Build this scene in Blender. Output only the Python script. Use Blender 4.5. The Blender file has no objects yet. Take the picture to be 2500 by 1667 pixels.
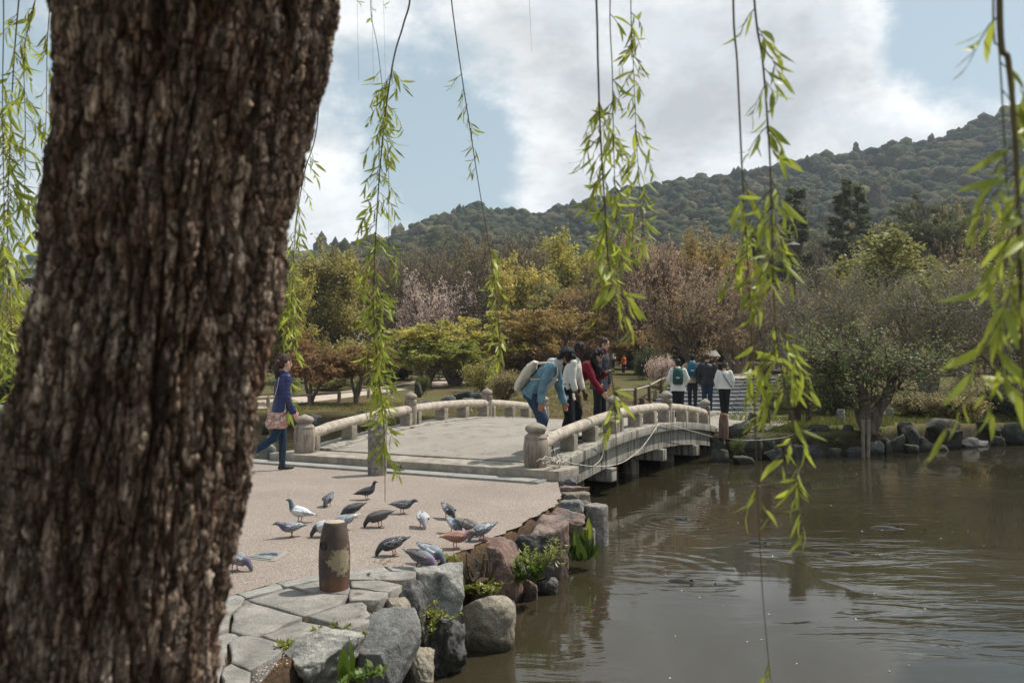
import bpy, bmesh, math, random
import numpy as np
from mathutils import Vector, Matrix

# ------------------------------------------------------------------ camera, sky, sun, exposure
sc = bpy.context.scene
COL = sc.collection
H, F, HY = 1.58, 2040.0, 895.0          # eye height, focal length and horizon row of a 2500 px wide frame
TILT = math.atan((HY - 833.5) / F)
cam_d = bpy.data.cameras.new('camera')
cam = bpy.data.objects.new('camera', cam_d); COL.objects.link(cam)
cam.location = (0, 0, H)
cam.rotation_euler = (math.pi / 2 + TILT, 0, 0)
cam_d.sensor_width = 36.0
cam_d.lens = F / 2500 * 36
cam_d.clip_start = 0.05
cam_d.clip_end = 5000
cam_d.dof.use_dof = True
cam_d.dof.focus_distance = 9.5
cam_d.dof.aperture_fstop = 3.4
sc.camera = cam

SUN_AZ, SUN_EL = math.radians(27), math.radians(56)   # azimuth from +X towards +Y
sun_dir = Vector((math.cos(SUN_AZ) * math.cos(SUN_EL), math.sin(SUN_AZ) * math.cos(SUN_EL), math.sin(SUN_EL)))
sun_d = bpy.data.lights.new('sun', 'SUN')
sun_d.energy = 4.6
sun_d.angle = math.radians(0.6)
sun_d.color = (1.0, 0.95, 0.87)
sun = bpy.data.objects.new('sun', sun_d); COL.objects.link(sun)
sun.rotation_euler = sun_dir.to_track_quat('Z', 'Y').to_euler()
sun.location = (20, 5, 30)

world = bpy.data.worlds.new('World'); sc.world = world
world.use_nodes = True


def build_sky():
    nt = world.node_tree; N = nt.nodes; L = nt.links
    bg = N['Background']
    sky = N.new('ShaderNodeTexSky'); sky.sky_type = 'NISHITA'; sky.sun_disc = False
    sky.sun_elevation = SUN_EL
    sky.sun_rotation = math.pi / 2 - SUN_AZ
    sky.air_density = 1.0; sky.dust_density = 1.6; sky.ozone_density = 1.2
    tc = N.new('ShaderNodeTexCoord')
    sep = N.new('ShaderNodeSeparateXYZ'); L.new(tc.outputs['Generated'], sep.inputs[0])

    def math_(op, a, b=None, clamp=False):
        m = N.new('ShaderNodeMath'); m.operation = op; m.use_clamp = clamp
        for i, v in enumerate((a, b)):
            if v is None: continue
            if isinstance(v, (int, float)): m.inputs[i].default_value = v
            else: L.new(v, m.inputs[i])
        return m.outputs[0]

    def noise(vec, scale, detail, rough, dist=0.0, seed=(0, 0, 0), stretch=(1, 1, 1)):
        mp = N.new('ShaderNodeMapping'); mp.inputs['Location'].default_value = seed; mp.inputs['Scale'].default_value = stretch
        L.new(vec, mp.inputs[0])
        n = N.new('ShaderNodeTexNoise'); n.inputs['Scale'].default_value = scale; n.inputs['Detail'].default_value = detail
        n.inputs['Roughness'].default_value = rough; n.inputs['Distortion'].default_value = dist
        L.new(mp.outputs[0], n.inputs['Vector'])
        return n.outputs['Fac']
    d = tc.outputs['Generated']
    base = noise(d, 3.0, 10, 0.60, 0.15, (0.7, 1.9, 0.2), (1, 1, 1.45))
    fine = noise(d, 11, 8, 0.62, 0.2, (3.1, 0.4, 1.2), (1, 1, 1.2))
    cov = math_('ADD', base, math_('MULTIPLY', math_('SUBTRACT', fine, 0.5), 0.42))
    # where the cloud banks and the blue openings lie, as directions in the sky
    def toward(px, py):
        v = Vector(((px - 1250) / F, 1.0, (HY - py) / F)); return v.normalized()
    for px, py, rad, amt in [(1085, 330, .17, -.20), (1010, 470, .13, -.14), (820, 240, .10, -.10), (2400, 60, .14, -.42), (1220, 410, .10, -.14),
                             (1010, 170, .12, -.10), (2290, 310, .05, -.05),
                             (1700, 230, .42, .30), (870, 90, .22, .12), (760, 520, .20, .14), (1330, 450, .09, .16), (60, 350, .25, .12), (2330, 350, .13, .22), (1900, 420, .3, .12)]:
        c = toward(px, py)
        vd = N.new('ShaderNodeVectorMath'); vd.operation = 'DISTANCE'; L.new(d, vd.inputs[0]); vd.inputs[1].default_value = c
        mr = N.new('ShaderNodeMapRange'); mr.interpolation_type = 'SMOOTHERSTEP'
        mr.inputs['From Min'].default_value = 0; mr.inputs['From Max'].default_value = rad * 1.25
        mr.inputs['To Min'].default_value = amt; mr.inputs['To Max'].default_value = 0
        L.new(vd.outputs['Value'], mr.inputs['Value'])
        cov = math_('ADD', cov, mr.outputs[0])
    mask = N.new('ShaderNodeMapRange'); mask.interpolation_type = 'SMOOTHSTEP'
    mask.inputs['From Min'].default_value = 0.45; mask.inputs['From Max'].default_value = 0.68
    L.new(cov, mask.inputs['Value'])
    # thick cloud is greyer underneath, thin edges are white
    thick = N.new('ShaderNodeMapRange'); thick.interpolation_type = 'SMOOTHSTEP'
    thick.inputs['From Min'].default_value = 0.55; thick.inputs['From Max'].default_value = 1.0
    L.new(math_('ADD', cov, math_('MULTIPLY', math_('SUBTRACT', noise(d, 5.5, 9, .62, .4, (5, 2, 8), (1, 1, 2.2)), 0.5), 1.0)), thick.inputs['Value'])
    cc = N.new('ShaderNodeMixRGB'); cc.inputs[1].default_value = (9.2, 9.35, 9.4, 1); cc.inputs[2].default_value = (6.0, 6.35, 6.7, 1)
    L.new(thick.outputs[0], cc.inputs[0])
    # each billow is brighter on the side turned to the sun
    so = (0.7 + .05 * sun_dir.x, 1.9 + .05 * sun_dir.y, .2 + .05 * sun_dir.z * 1.45)
    lit = math_('SUBTRACT', base, noise(d, 3.0, 10, 0.60, 0.15, so, (1, 1, 1.45)))
    lm_ = N.new('ShaderNodeMapRange'); lm_.inputs['From Min'].default_value = -.07; lm_.inputs['From Max'].default_value = .07; lm_.inputs['To Min'].default_value = .84; lm_.inputs['To Max'].default_value = 1.14
    L.new(lit, lm_.inputs['Value'])
    cl = N.new('ShaderNodeMixRGB'); cl.blend_type = 'MULTIPLY'; cl.inputs[0].default_value = 1.0; L.new(cc.outputs[0], cl.inputs[1]); L.new(lm_.outputs[0], cl.inputs[2]); cc = cl
    # soften the clear blue a little with high thin veil
    veil = N.new('ShaderNodeMixRGB'); veil.inputs[0].default_value = 0.55; veil.inputs[2].default_value = (5.2, 6.6, 6.8, 1)
    L.new(sky.outputs[0], veil.inputs[1])
    mix = N.new('ShaderNodeMixRGB')
    L.new(mask.outputs[0], mix.inputs[0]); L.new(veil.outputs[0], mix.inputs[1]); L.new(cc.outputs[0], mix.inputs[2])
    L.new(mix.outputs[0], bg.inputs['Color'])
    bg.inputs['Strength'].default_value = 0.1


build_sky()
sc.view_settings.view_transform = 'Standard'
sc.view_settings.look = 'None'
sc.view_settings.exposure = 0.13
sc.view_settings.gamma = 1.0
sc.view_settings.use_curve_mapping = False
sc.render.engine = 'CYCLES'
sc.cycles.max_bounces = 7
sc.cycles.diffuse_bounces = 3
sc.cycles.glossy_bounces = 3
sc.cycles.transmission_bounces = 4
sc.cycles.transparent_max_bounces = 6
sc.cycles.caustics_reflective = False
sc.cycles.caustics_refractive = False
sc.cycles.use_denoising = True
sc.cycles.sample_clamp_indirect = 6.0

# ------------------------------------------------------------------ helpers: layout
random.seed(5)
RNG = np.random.RandomState(11)


def ray(px, py):
    c, s = math.cos(TILT), math.sin(TILT)
    u, v = (px - 1250) / F, -(py - 833.5) / F
    return Vector((u, c - v * s, s + v * c))


def at(px, py, Y):
    """the point seen at a place of the photograph, at distance Y in front of the camera"""
    r = ray(px, py); return Vector((0, 0, H)) + r * (Y / r.y)


def on(px, py, z=0.0):
    """the point of the level z seen at a place of the photograph"""
    r = ray(px, py); return Vector((0, 0, H)) + r * ((z - H) / r.z)


def lin(r, g, b):
    f = lambda c: c / 12.92 if c <= 0.04045 else ((c + 0.055) / 1.055) ** 2.4
    return (f(r / 255), f(g / 255), f(b / 255))


# ------------------------------------------------------------------ helpers: noise
_pr = np.random.RandomState(3)
PERM = _pr.permutation(256)
PERM = np.concatenate([PERM, PERM, PERM])
_g = _pr.normal(size=(256, 3)); GRAD = _g / np.linalg.norm(_g, axis=1)[:, None]
CELLP = _pr.rand(256, 3)


def pn(p):
    p = np.asarray(p, float); i = np.floor(p).astype(int); f = p - i; i &= 255
    u = f * f * f * (f * (f * 6 - 15) + 10)
    out = 0
    for dx in (0, 1):
        wx = u[:, 0] if dx else 1 - u[:, 0]
        for dy in (0, 1):
            wy = u[:, 1] if dy else 1 - u[:, 1]
            for dz in (0, 1):
                wz = u[:, 2] if dz else 1 - u[:, 2]
                h = PERM[PERM[PERM[(i[:, 0] + dx) & 255] + ((i[:, 1] + dy) & 255)] + ((i[:, 2] + dz) & 255)] & 255
                g = GRAD[h]
                out = out + wx * wy * wz * (g[:, 0] * (f[:, 0] - dx) + g[:, 1] * (f[:, 1] - dy) + g[:, 2] * (f[:, 2] - dz))
    return out * 1.6


def fbm(p, o=4, gain=.5):
    a, s, t = 1.0, 0, 0; p = np.asarray(p, float)
    for k in range(o):
        s = s + a * pn(p * (2.03 ** k) + k * 17.3); t += a; a *= gain
    return s / t


def worley(p):
    p = np.asarray(p, float); i = np.floor(p).astype(int); f = p - i
    f1 = np.full(len(p), 9.0); f2 = np.full(len(p), 9.0); cid = np.zeros(len(p), int)
    for dx in (-1, 0, 1):
        for dy in (-1, 0, 1):
            for dz in (-1, 0, 1):
                h = PERM[PERM[PERM[(i[:, 0] + dx) & 255] + ((i[:, 1] + dy) & 255)] + ((i[:, 2] + dz) & 255)] & 255
                v = CELLP[h] + np.array([dx, dy, dz]) - f
                dd = np.sqrt((v * v).sum(1))
                m = dd < f1
                f2 = np.where(m, f1, np.minimum(f2, dd)); cid = np.where(m, h, cid); f1 = np.where(m, dd, f1)
    return f1, f2, cid


def smooth(t):
    t = np.clip(t, 0, 1); return t * t * (3 - 2 * t)


# ------------------------------------------------------------------ helpers: meshes and objects
def mesh_np(name, v, faces, attr=None, col=None, smooth_shade=True):
    """v (n,3); faces a list of (m,k) integer arrays; attr a dict of per-vertex floats; col per-vertex rgb"""
    me = bpy.data.meshes.new(name)
    v = np.asarray(v, np.float32)
    me.vertices.add(len(v)); me.vertices.foreach_set('co', v.ravel())
    if isinstance(faces, np.ndarray): faces = [faces]
    faces = [np.asarray(f, np.int32) for f in faces if len(f)]
    loops = np.concatenate([f.ravel() for f in faces])
    sizes = np.concatenate([np.full(len(f), f.shape[1], np.int32) for f in faces])
    starts = np.concatenate([[0], np.cumsum(sizes)[:-1]]).astype(np.int32)
    me.loops.add(len(loops)); me.loops.foreach_set('vertex_index', loops)
    me.polygons.add(len(sizes)); me.polygons.foreach_set('loop_start', starts); me.polygons.foreach_set('loop_total', sizes)
    if smooth_shade: me.polygons.foreach_set('use_smooth', np.ones(len(sizes), bool))
    me.update(calc_edges=True)
    for k, a in (attr or {}).items():
        at_ = me.attributes.new(k, 'FLOAT', 'POINT'); at_.data.foreach_set('value', np.asarray(a, np.float32))
    if col is not None:
        c = np.ones((len(v), 4), np.float32); c[:, :3] = col
        at_ = me.attributes.new('col', 'FLOAT_COLOR', 'POINT'); at_.data.foreach_set('color', c.ravel())
    return me


def grid_faces(nu, nv, wrap=False):
    """rows nv of nu vertices"""
    i = np.arange(nv - 1)[:, None] * nu
    j = np.arange(nu if wrap else nu - 1)[None, :]
    j2 = (j + 1) % nu
    return np.stack([i + j, i + j2, i + nu + j2, i + nu + j], -1).reshape(-1, 4)


def obj(name, me, mat=None, parent=None, loc=None, rot=None, scale=None):
    o = bpy.data.objects.new(name, me); COL.objects.link(o)
    if mat is not None and not me.materials: me.materials.append(mat)
    if parent is not None: o.parent = parent
    if loc is not None: o.location = loc
    if rot is not None: o.rotation_euler = rot
    if scale is not None: o.scale = scale
    return o


def tag(o, label=None, cat=None, group=None, kind=None):
    for k, v in (('label', label), ('category', cat), ('group', group), ('kind', kind)):
        if v: o[k] = v
    return o


def thing(name, label, cat, loc=(0, 0, 0), rz=0.0, group=None):
    o = bpy.data.objects.new(name, None); COL.objects.link(o)
    o.empty_display_size = .1
    o.location = loc; o.rotation_euler = (0, 0, rz)
    return tag(o, label, cat, group)


def copy_tree(o, parent=None):
    c = o.copy(); COL.objects.link(c); c.parent = parent
    for ch in [x for x in bpy.data.objects if x.parent == o]: copy_tree(ch, c)
    return c


class MB:
    """collects simple solids into one mesh"""
    def __init__(s): s.v = []; s.f = []

    def add(s, vs, fs):
        b = len(s.v); s.v += [tuple(x) for x in vs]; s.f += [tuple(i + b for i in f) for f in fs]; return s

    def box(s, c, size, rz=0.0, rx=0.0, taper=1.0):
        M = Matrix.Translation(c) @ Matrix.Rotation(rz, 4, 'Z') @ Matrix.Rotation(rx, 4, 'X')
        hx, hy, hz = [k / 2 for k in size]
        vs = [M @ Vector((x * hx * (taper if z > 0 else 1), y * hy * (taper if z > 0 else 1), z * hz)) for z in (-1, 1) for x, y in ((-1, -1), (1, -1), (1, 1), (-1, 1))]
        return s.add(vs, [(3, 2, 1, 0), (4, 5, 6, 7), (0, 1, 5, 4), (1, 2, 6, 5), (2, 3, 7, 6), (3, 0, 4, 7)])

    def prism(s, poly, z0, z1, top=None):
        n = len(poly); top = top or poly
        vs = [(x, y, z0) for x, y in poly] + [(x, y, z1) for x, y in top]
        return s.add(vs, [tuple(range(n - 1, -1, -1)), tuple(range(n, 2 * n))] + [(i, (i + 1) % n, n + (i + 1) % n, n + i) for i in range(n)])

    def lathe(s, prof, n=24, c=(0, 0, 0)):
        vs, fs = [], []
        for r, z in prof:
            for k in range(n):
                a = 2 * math.pi * k / n; vs.append((c[0] + r * math.cos(a), c[1] + r * math.sin(a), c[2] + z))
        for i in range(len(prof) - 1):
            for k in range(n):
                k2 = (k + 1) % n; fs.append((i * n + k, i * n + k2, (i + 1) * n + k2, (i + 1) * n + k))
        fs.append(tuple(range(n - 1, -1, -1))); m = (len(prof) - 1) * n; fs.append(tuple(range(m, m + n)))
        return s.add(vs, fs)

    def tube(s, pts, rad, n=8, flat=None):
        pts = [Vector(p) for p in pts]
        if isinstance(rad, (int, float)): rad = [rad] * len(pts)
        vs, fs = [], []; up = None
        for i, p in enumerate(pts):
            t = (pts[min(i + 1, len(pts) - 1)] - pts[max(i - 1, 0)])
            t = t.normalized() if t.length > 1e-9 else Vector((0, 0, 1))
            if up is None:
                up = Vector((0, 0, 1)) if abs(t.z) < .9 else Vector((1, 0, 0))
            a = t.cross(up).normalized(); b = a.cross(t).normalized(); up = b
            for k in range(n):
                w = 2 * math.pi * k / n; vs.append(p + a * (math.cos(w) * rad[i]) + b * (math.sin(w) * rad[i] * (flat or 1)))
        for i in range(len(pts) - 1):
            for k in range(n):
                k2 = (k + 1) % n; fs.append((i * n + k, i * n + k2, (i + 1) * n + k2, (i + 1) * n + k))
        fs.append(tuple(range(n - 1, -1, -1))); m = (len(pts) - 1) * n; fs.append(tuple(range(m, m + n)))
        return s.add(vs, fs)

    def mesh(s, name, bevel=0.0, seg=2, sharp=40, sm=True):
        me = bpy.data.meshes.new(name); me.from_pydata(s.v, [], s.f)
        bm = bmesh.new(); bm.from_mesh(me)
        bmesh.ops.recalc_face_normals(bm, faces=bm.faces)
        if bevel:
            es = [e for e in bm.edges if len(e.link_faces) == 2 and e.calc_face_angle(0) > math.radians(sharp)]
            bmesh.ops.bevel(bm, geom=es, offset=bevel, segments=seg, profile=.6, affect='EDGES', clamp_overlap=True)
        for f in bm.faces: f.smooth = sm
        if sm:
            for e in bm.edges:
                if len(e.link_faces) == 2 and e.calc_face_angle(0) > math.radians(sharp): e.smooth = False
        bm.to_mesh(me); bm.free()
        return me

    def build(s, name, mat, parent=None, bevel=0.0, loc=None, rot=None, **k):
        return obj(name, s.mesh(name, bevel, **k), mat, parent, loc, rot)


def rough_mesh(me, amp, scale, seed=0, cuts=0):
    """subdivide a mesh's edges and push its surface about, for hewn stone"""
    bm = bmesh.new(); bm.from_mesh(me)
    if cuts: bmesh.ops.subdivide_edges(bm, edges=bm.edges, cuts=cuts, use_grid_fill=True)
    bm.normal_update()
    co = np.array([v.co[:] for v in bm.verts]); nn = np.array([v.normal[:] for v in bm.verts])
    d = fbm(co * scale + seed * 7.7, 4) * amp
    for v, n, k in zip(bm.verts, nn, d): v.co += Vector(n * k)
    bm.to_mesh(me); bm.free(); me.update()
    return me


# ------------------------------------------------------------------ helpers: materials
def mk(name):
    m = bpy.data.materials.new(name); m.use_nodes = True
    nt = m.node_tree
    return m, nt, nt.nodes['Principled BSDF']


def nd(nt, typ, **kw):
    n = nt.nodes.new(typ)
    for k, v in kw.items():
        if k in n.inputs: n.inputs[k].default_value = v
        else: setattr(n, k, v)
    return n


def coords(nt, stretch=(1, 1, 1), world_=False, rnd=False):
    if world_:
        g = nd(nt, 'ShaderNodeNewGeometry'); out = g.outputs['Position']
    else:
        t = nd(nt, 'ShaderNodeTexCoord'); out = t.outputs['Object']
        if rnd:
            oi = nd(nt, 'ShaderNodeObjectInfo')
            ml = nd(nt, 'ShaderNodeVectorMath', operation='MULTIPLY_ADD'); nt.links.new(oi.outputs['Random'], ml.inputs[0])
            ml.inputs[1].default_value = (37, 51, 23); nt.links.new(out, ml.inputs[2]); out = ml.outputs[0]
    mp = nd(nt, 'ShaderNodeMapping'); mp.inputs['Scale'].default_value = stretch
    nt.links.new(out, mp.inputs[0]); return mp.outputs[0]


def tex(nt, vec, scale, detail=8, rough=.6, dist=0.0):
    n = nd(nt, 'ShaderNodeTexNoise', Scale=scale, Detail=detail, Roughness=rough, Distortion=dist)
    nt.links.new(vec, n.inputs['Vector']); return n.outputs['Fac']


def ramp(nt, fac, stops):
    r = nd(nt, 'ShaderNodeValToRGB'); cr = r.color_ramp
    while len(cr.elements) < len(stops): cr.elements.new(.5)
    for e, (p, c) in zip(cr.elements, stops):
        e.position = p; e.color = (*c, 1)
    nt.links.new(fac, r.inputs[0]); return r.outputs[0]


def mixc(nt, fac, a, b, mode='MIX'):
    m = nd(nt, 'ShaderNodeMixRGB', blend_type=mode)
    for k, v in ((0, fac), (1, a), (2, b)):
        if isinstance(v, (int, float)): m.inputs[k].default_value = v
        elif isinstance(v, tuple): m.inputs[k].default_value = (*v, 1)
        else: nt.links.new(v, m.inputs[k])
    return m.outputs[0]


def mrange(nt, v, a, b, c=0.0, d=1.0):
    m = nd(nt, 'ShaderNodeMapRange'); nt.links.new(v, m.inputs['Value'])
    for k, x in zip(('From Min', 'From Max', 'To Min', 'To Max'), (a, b, c, d)): m.inputs[k].default_value = x
    return m.outputs[0]


def bump(nt, bsdf, h, strength, dist, prev=None):
    b = nd(nt, 'ShaderNodeBump', Strength=strength, Distance=dist); nt.links.new(h, b.inputs['Height'])
    if prev is not None: nt.links.new(prev, b.inputs['Normal'])
    nt.links.new(b.outputs[0], bsdf.inputs['Normal']); return b.outputs[0]


def surf(name, cols, scale=3.0, rough=.85, bs=40.0, bst=.4, bd=.01, stretch=(1, 1, 1), world_=False, rnd=False, spots=None, detail=8, spec=.3, spot_scale=6.0, spot_at=(.58, .68), nr=.6, dist=0.0):
    """noise between a few colours, a second layer of spots, fine relief"""
    m, nt, b = mk(name)
    v = coords(nt, stretch, world_, rnd)
    k = len(cols)
    c = ramp(nt, tex(nt, v, scale, detail, nr, dist), [(.3 + .4 * i / max(k - 1, 1), x) for i, x in enumerate(cols)])
    if spots is not None:
        f = mrange(nt, tex(nt, v, spot_scale, 9, .65), *spot_at)
        c = mixc(nt, f, c, spots)
    fn = tex(nt, v, bs, 6, .65)
    c = mixc(nt, .5, c, ramp(nt, fn, [(.3, (.5,) * 3), (.7, (1.38,) * 3)]), 'MULTIPLY')
    c = mixc(nt, .5, c, ramp(nt, tex(nt, v, bs * 3.3, 3, .6), [(.34, (.5,) * 3), (.66, (1.45,) * 3)]), 'MULTIPLY')
    nt.links.new(c, b.inputs['Base Color'])
    b.inputs['Roughness'].default_value = rough
    b.inputs['Specular IOR Level'].default_value = spec
    if bst: bump(nt, b, fn, bst, bd)
    return m


def plain(name, c, rough=.7, bs=0, bst=.3, bd=.004, spec=.3, var=.25, vs=8.0, metal=0.0, stretch=(1, 1, 1)):
    m, nt, b = mk(name)
    v = coords(nt, stretch)
    f = tex(nt, v, vs, 5, .6)
    lo, hi = tuple(x * (1 - var) for x in c), tuple(min(1, x * (1 + var)) for x in c)
    nt.links.new(ramp(nt, f, [(.3, lo), (.7, hi)]), b.inputs['Base Color'])
    b.inputs['Roughness'].default_value = rough; b.inputs['Specular IOR Level'].default_value = spec; b.inputs['Metallic'].default_value = metal
    if bs: bump(nt, b, tex(nt, v, bs, 5, .6), bst, bd)
    return m


def leaf_mat(name, trans=.35, rough=.6, spec=.25, use_obj=True, c=(.1, .12, .03)):
    """leaf colour = the object's own colour, varied leaf by leaf through the attribute tint"""
    m, nt, b = mk(name)
    a = nd(nt, 'ShaderNodeAttribute', attribute_name='tint')
    if use_obj:
        oi = nd(nt, 'ShaderNodeObjectInfo'); base = oi.outputs['Color']
    else:
        rgb = nd(nt, 'ShaderNodeRGB'); rgb.outputs[0].default_value = (*c, 1); base = rgb.outputs[0]
    sc_ = ramp(nt, a.outputs['Fac'], [(0, (.55, .5, .5)), (.5, (1, 1, 1)), (1, (1.65, 1.5, 1.1))])
    colr = mixc(nt, 1.0, base, sc_, 'MULTIPLY')
    nt.links.new(colr, b.inputs['Base Color']); b.inputs['Roughness'].default_value = rough; b.inputs['Specular IOR Level'].default_value = spec
    tr = nd(nt, 'ShaderNodeBsdfTranslucent'); nt.links.new(colr, tr.inputs['Color'])
    mx = nd(nt, 'ShaderNodeMixShader'); mx.inputs[0].default_value = trans
    nt.links.new(b.outputs[0], mx.inputs[1]); nt.links.new(tr.outputs[0], mx.inputs[2])
    nt.links.new(mx.outputs[0], nt.nodes['Material Output'].inputs[0])
    return m


def col_mat(name, rough=.6, spec=.3, bs=0, bst=.3, bd=.003, sheen=0.0, grain=.0):
    """colour stored on the vertices (feathers, printed cloth)"""
    m, nt, b = mk(name)
    a = nd(nt, 'ShaderNodeAttribute', attribute_name='col')
    c = a.outputs['Color']
    if grain:
        c = mixc(nt, grain, c, ramp(nt, tex(nt, coords(nt), 120, 4), [(.3, (.6,) * 3), (.7, (1.35,) * 3)]), 'MULTIPLY')
    nt.links.new(c, b.inputs['Base Color']); b.inputs['Roughness'].default_value = rough; b.inputs['Specular IOR Level'].default_value = spec
    b.inputs['Sheen Weight'].default_value = sheen
    if bs: bump(nt, b, tex(nt, coords(nt), bs, 5, .6), bst, bd)
    return m

# ------------------------------------------------------------------ materials of the setting
def gravel_mat():
    m, nt, b = mk('exposed_aggregate')
    v = coords(nt, world_=True)
    vo = nd(nt, 'ShaderNodeTexVoronoi', Scale=95.0); nt.links.new(v, vo.inputs['Vector'])
    bw = nd(nt, 'ShaderNodeSeparateColor'); nt.links.new(vo.outputs['Color'], bw.inputs[0])
    c = ramp(nt, bw.outputs[0], [(0, lin(132, 123, 114)), (.25, lin(164, 153, 143)), (.5, lin(178, 169, 158)), (.75, lin(152, 144, 136)), (.95, lin(188, 178, 168))])
    big = tex(nt, v, .8, 5, .6)
    c = mixc(nt, .8, c, ramp(nt, big, [(.3, (.76, .73, .71)), (.7, (1.14, 1.12, 1.1))]), 'MULTIPLY')
    c = mixc(nt, mrange(nt, tex(nt, v, 2.3, 9, .75), .60, .72, 0, .35), c, lin(104, 94, 86))
    f = mrange(nt, vo.outputs['Distance'], .3, .75)
    c = mixc(nt, f, c, lin(118, 102, 92))
    nt.links.new(c, b.inputs['Base Color']); b.inputs['Roughness'].default_value = .9; b.inputs['Specular IOR Level'].default_value = .2
    inv = nd(nt, 'ShaderNodeMath', operation='MULTIPLY_ADD'); nt.links.new(vo.outputs['Distance'], inv.inputs[0]); inv.inputs[1].default_value = -1; inv.inputs[2].default_value = 1
    bump(nt, b, inv.outputs[0], .7, .006)
    return m


def ground_mat():
    m, nt, b = mk('park_earth')
    v = coords(nt, world_=True)
    n1 = tex(nt, v, .35, 8, .65, .3)
    earth = ramp(nt, tex(nt, v, 5, 9, .7), [(.3, lin(70, 60, 44)), (.55, lin(98, 82, 62)), (.75, lin(120, 102, 80))])
    grass = ramp(nt, tex(nt, v, 9, 9, .75), [(.3, lin(60, 64, 36)), (.5, lin(90, 88, 52)), (.72, lin(120, 108, 70))])
    c = mixc(nt, mrange(nt, n1, .38, .58), earth, grass)
    sp = nd(nt, 'ShaderNodeSeparateXYZ'); nt.links.new(nd(nt, 'ShaderNodeNewGeometry').outputs['Position'], sp.inputs[0])
    near = mrange(nt, sp.outputs['Y'], 14, 18)
    litter = ramp(nt, tex(nt, v, 38, 6, .75), [(.32, lin(56, 48, 38)), (.5, lin(88, 72, 56)), (.64, lin(116, 88, 66)), (.74, lin(92, 92, 58))])
    c = mixc(nt, near, litter, c)
    c = mixc(nt, mrange(nt, sp.outputs['Z'], -.02, -.14), c, ramp(nt, tex(nt, v, 7, 7, .7), [(.3, lin(40, 36, 28)), (.7, lin(72, 64, 48))]))
    nt.links.new(c, b.inputs['Base Color']); b.inputs['Roughness'].default_value = .95; b.inputs['Specular IOR Level'].default_value = .1
    bump(nt, b, tex(nt, v, 22, 8, .75), .8, .03)
    return m


def water_mat():
    m, nt, b = mk('pond_water')
    v = coords(nt, world_=True)
    c = ramp(nt, tex(nt, v, .25, 4, .5), [(.3, lin(47, 43, 31)), (.7, lin(57, 52, 38))])
    nt.links.new(c, b.inputs['Base Color'])
    b.inputs['Roughness'].default_value = .035; b.inputs['IOR'].default_value = 1.333; b.inputs['Specular IOR Level'].default_value = .5
    mp = nd(nt, 'ShaderNodeMapping'); mp.inputs['Scale'].default_value = (.55, 1.5, 1); nt.links.new(v, mp.inputs[0])
    w1 = tex(nt, mp.outputs[0], 2.4, 3, .5, .6)
    w2 = tex(nt, mp.outputs[0], 9.0, 3, .55, .4)
    calm = mrange(nt, tex(nt, v, .32, 3, .5), .46, .70, .04, 1.0)
    mu = nd(nt, 'ShaderNodeMath', operation='MULTIPLY'); nt.links.new(w1, mu.inputs[0]); nt.links.new(calm, mu.inputs[1])
    mu2 = nd(nt, 'ShaderNodeMath', operation='MULTIPLY'); nt.links.new(w2, mu2.inputs[0]); nt.links.new(calm, mu2.inputs[1])
    n = bump(nt, b, mu.outputs[0], .28, .10)
    n = bump(nt, b, mu2.outputs[0], .16, .02, n)
    # rings spreading from where fish break the surface
    for px, py, k in ((1660, 1270, 34), (1560, 1390, 26), (1700, 1150, 30)):
        p = on(px, py, -.55)
        wv = nd(nt, 'ShaderNodeVectorMath', operation='MULTIPLY_ADD'); nt.links.new(nd(nt, 'ShaderNodeTexNoise', Scale=1.4, Detail=2.0).outputs['Color'], wv.inputs[0]); wv.inputs[1].default_value = (.3, .3, 0); nt.links.new(v, wv.inputs[2])
        vd = nd(nt, 'ShaderNodeVectorMath', operation='DISTANCE'); nt.links.new(wv.outputs[0], vd.inputs[0]); vd.inputs[1].default_value = p + Vector((.15, .15, 0))
        si = nd(nt, 'ShaderNodeMath', operation='SINE'); ml = nd(nt, 'ShaderNodeMath', operation='MULTIPLY'); ml.inputs[1].default_value = k
        nt.links.new(vd.outputs['Value'], ml.inputs[0]); nt.links.new(ml.outputs[0], si.inputs[0])
        fall = mrange(nt, vd.outputs['Value'], .05, 1.3, 1, 0)
        m3 = nd(nt, 'ShaderNodeMath', operation='MULTIPLY'); nt.links.new(si.outputs[0], m3.inputs[0]); nt.links.new(fall, m3.inputs[1])
        n = bump(nt, b, m3.outputs[0], .16, .008, n)
    return m


M = {}
M['gravel'] = gravel_mat(); M['earth'] = ground_mat(); M['water'] = water_mat()
M['path'] = surf('pale_path', [lin(168, 150, 136), lin(190, 174, 158)], 2, .95, 60, .3, .006, world_=True)
M['granite'] = surf('granite', [lin(120, 111, 101), lin(152, 142, 129), lin(180, 169, 155)], 6, .9, 90, .5, .006, spots=lin(92, 84, 74), spot_scale=3.0, spot_at=(.55, .75), rnd=True)
M['granite_pale'] = surf('granite_pale', [lin(122, 113, 103), lin(150, 140, 128), lin(176, 166, 153)], 5, .88, 110, .4, .004, spots=lin(122, 112, 98), spot_scale=7.0, spot_at=(.56, .74), rnd=True)
M['deck'] = surf('bridge_deck', [lin(138, 130, 120), lin(162, 154, 143)], 1.1, .95, 60, .8, .008, spots=lin(100, 92, 84), spot_scale=2.6, spot_at=(.52, .72), nr=.75, world_=True)
M['slab'] = surf('paving_granite', [lin(104, 100, 94), lin(136, 131, 124), lin(162, 156, 147)], 4, .9, 60, .8, .008, spots=lin(94, 85, 74), spot_scale=5, rnd=True)
M['kerb'] = surf('kerb_granite', [lin(130, 128, 122), lin(158, 155, 148)], 5, .9, 80, .4, .004, spots=lin(136, 130, 120), rnd=True)
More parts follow.
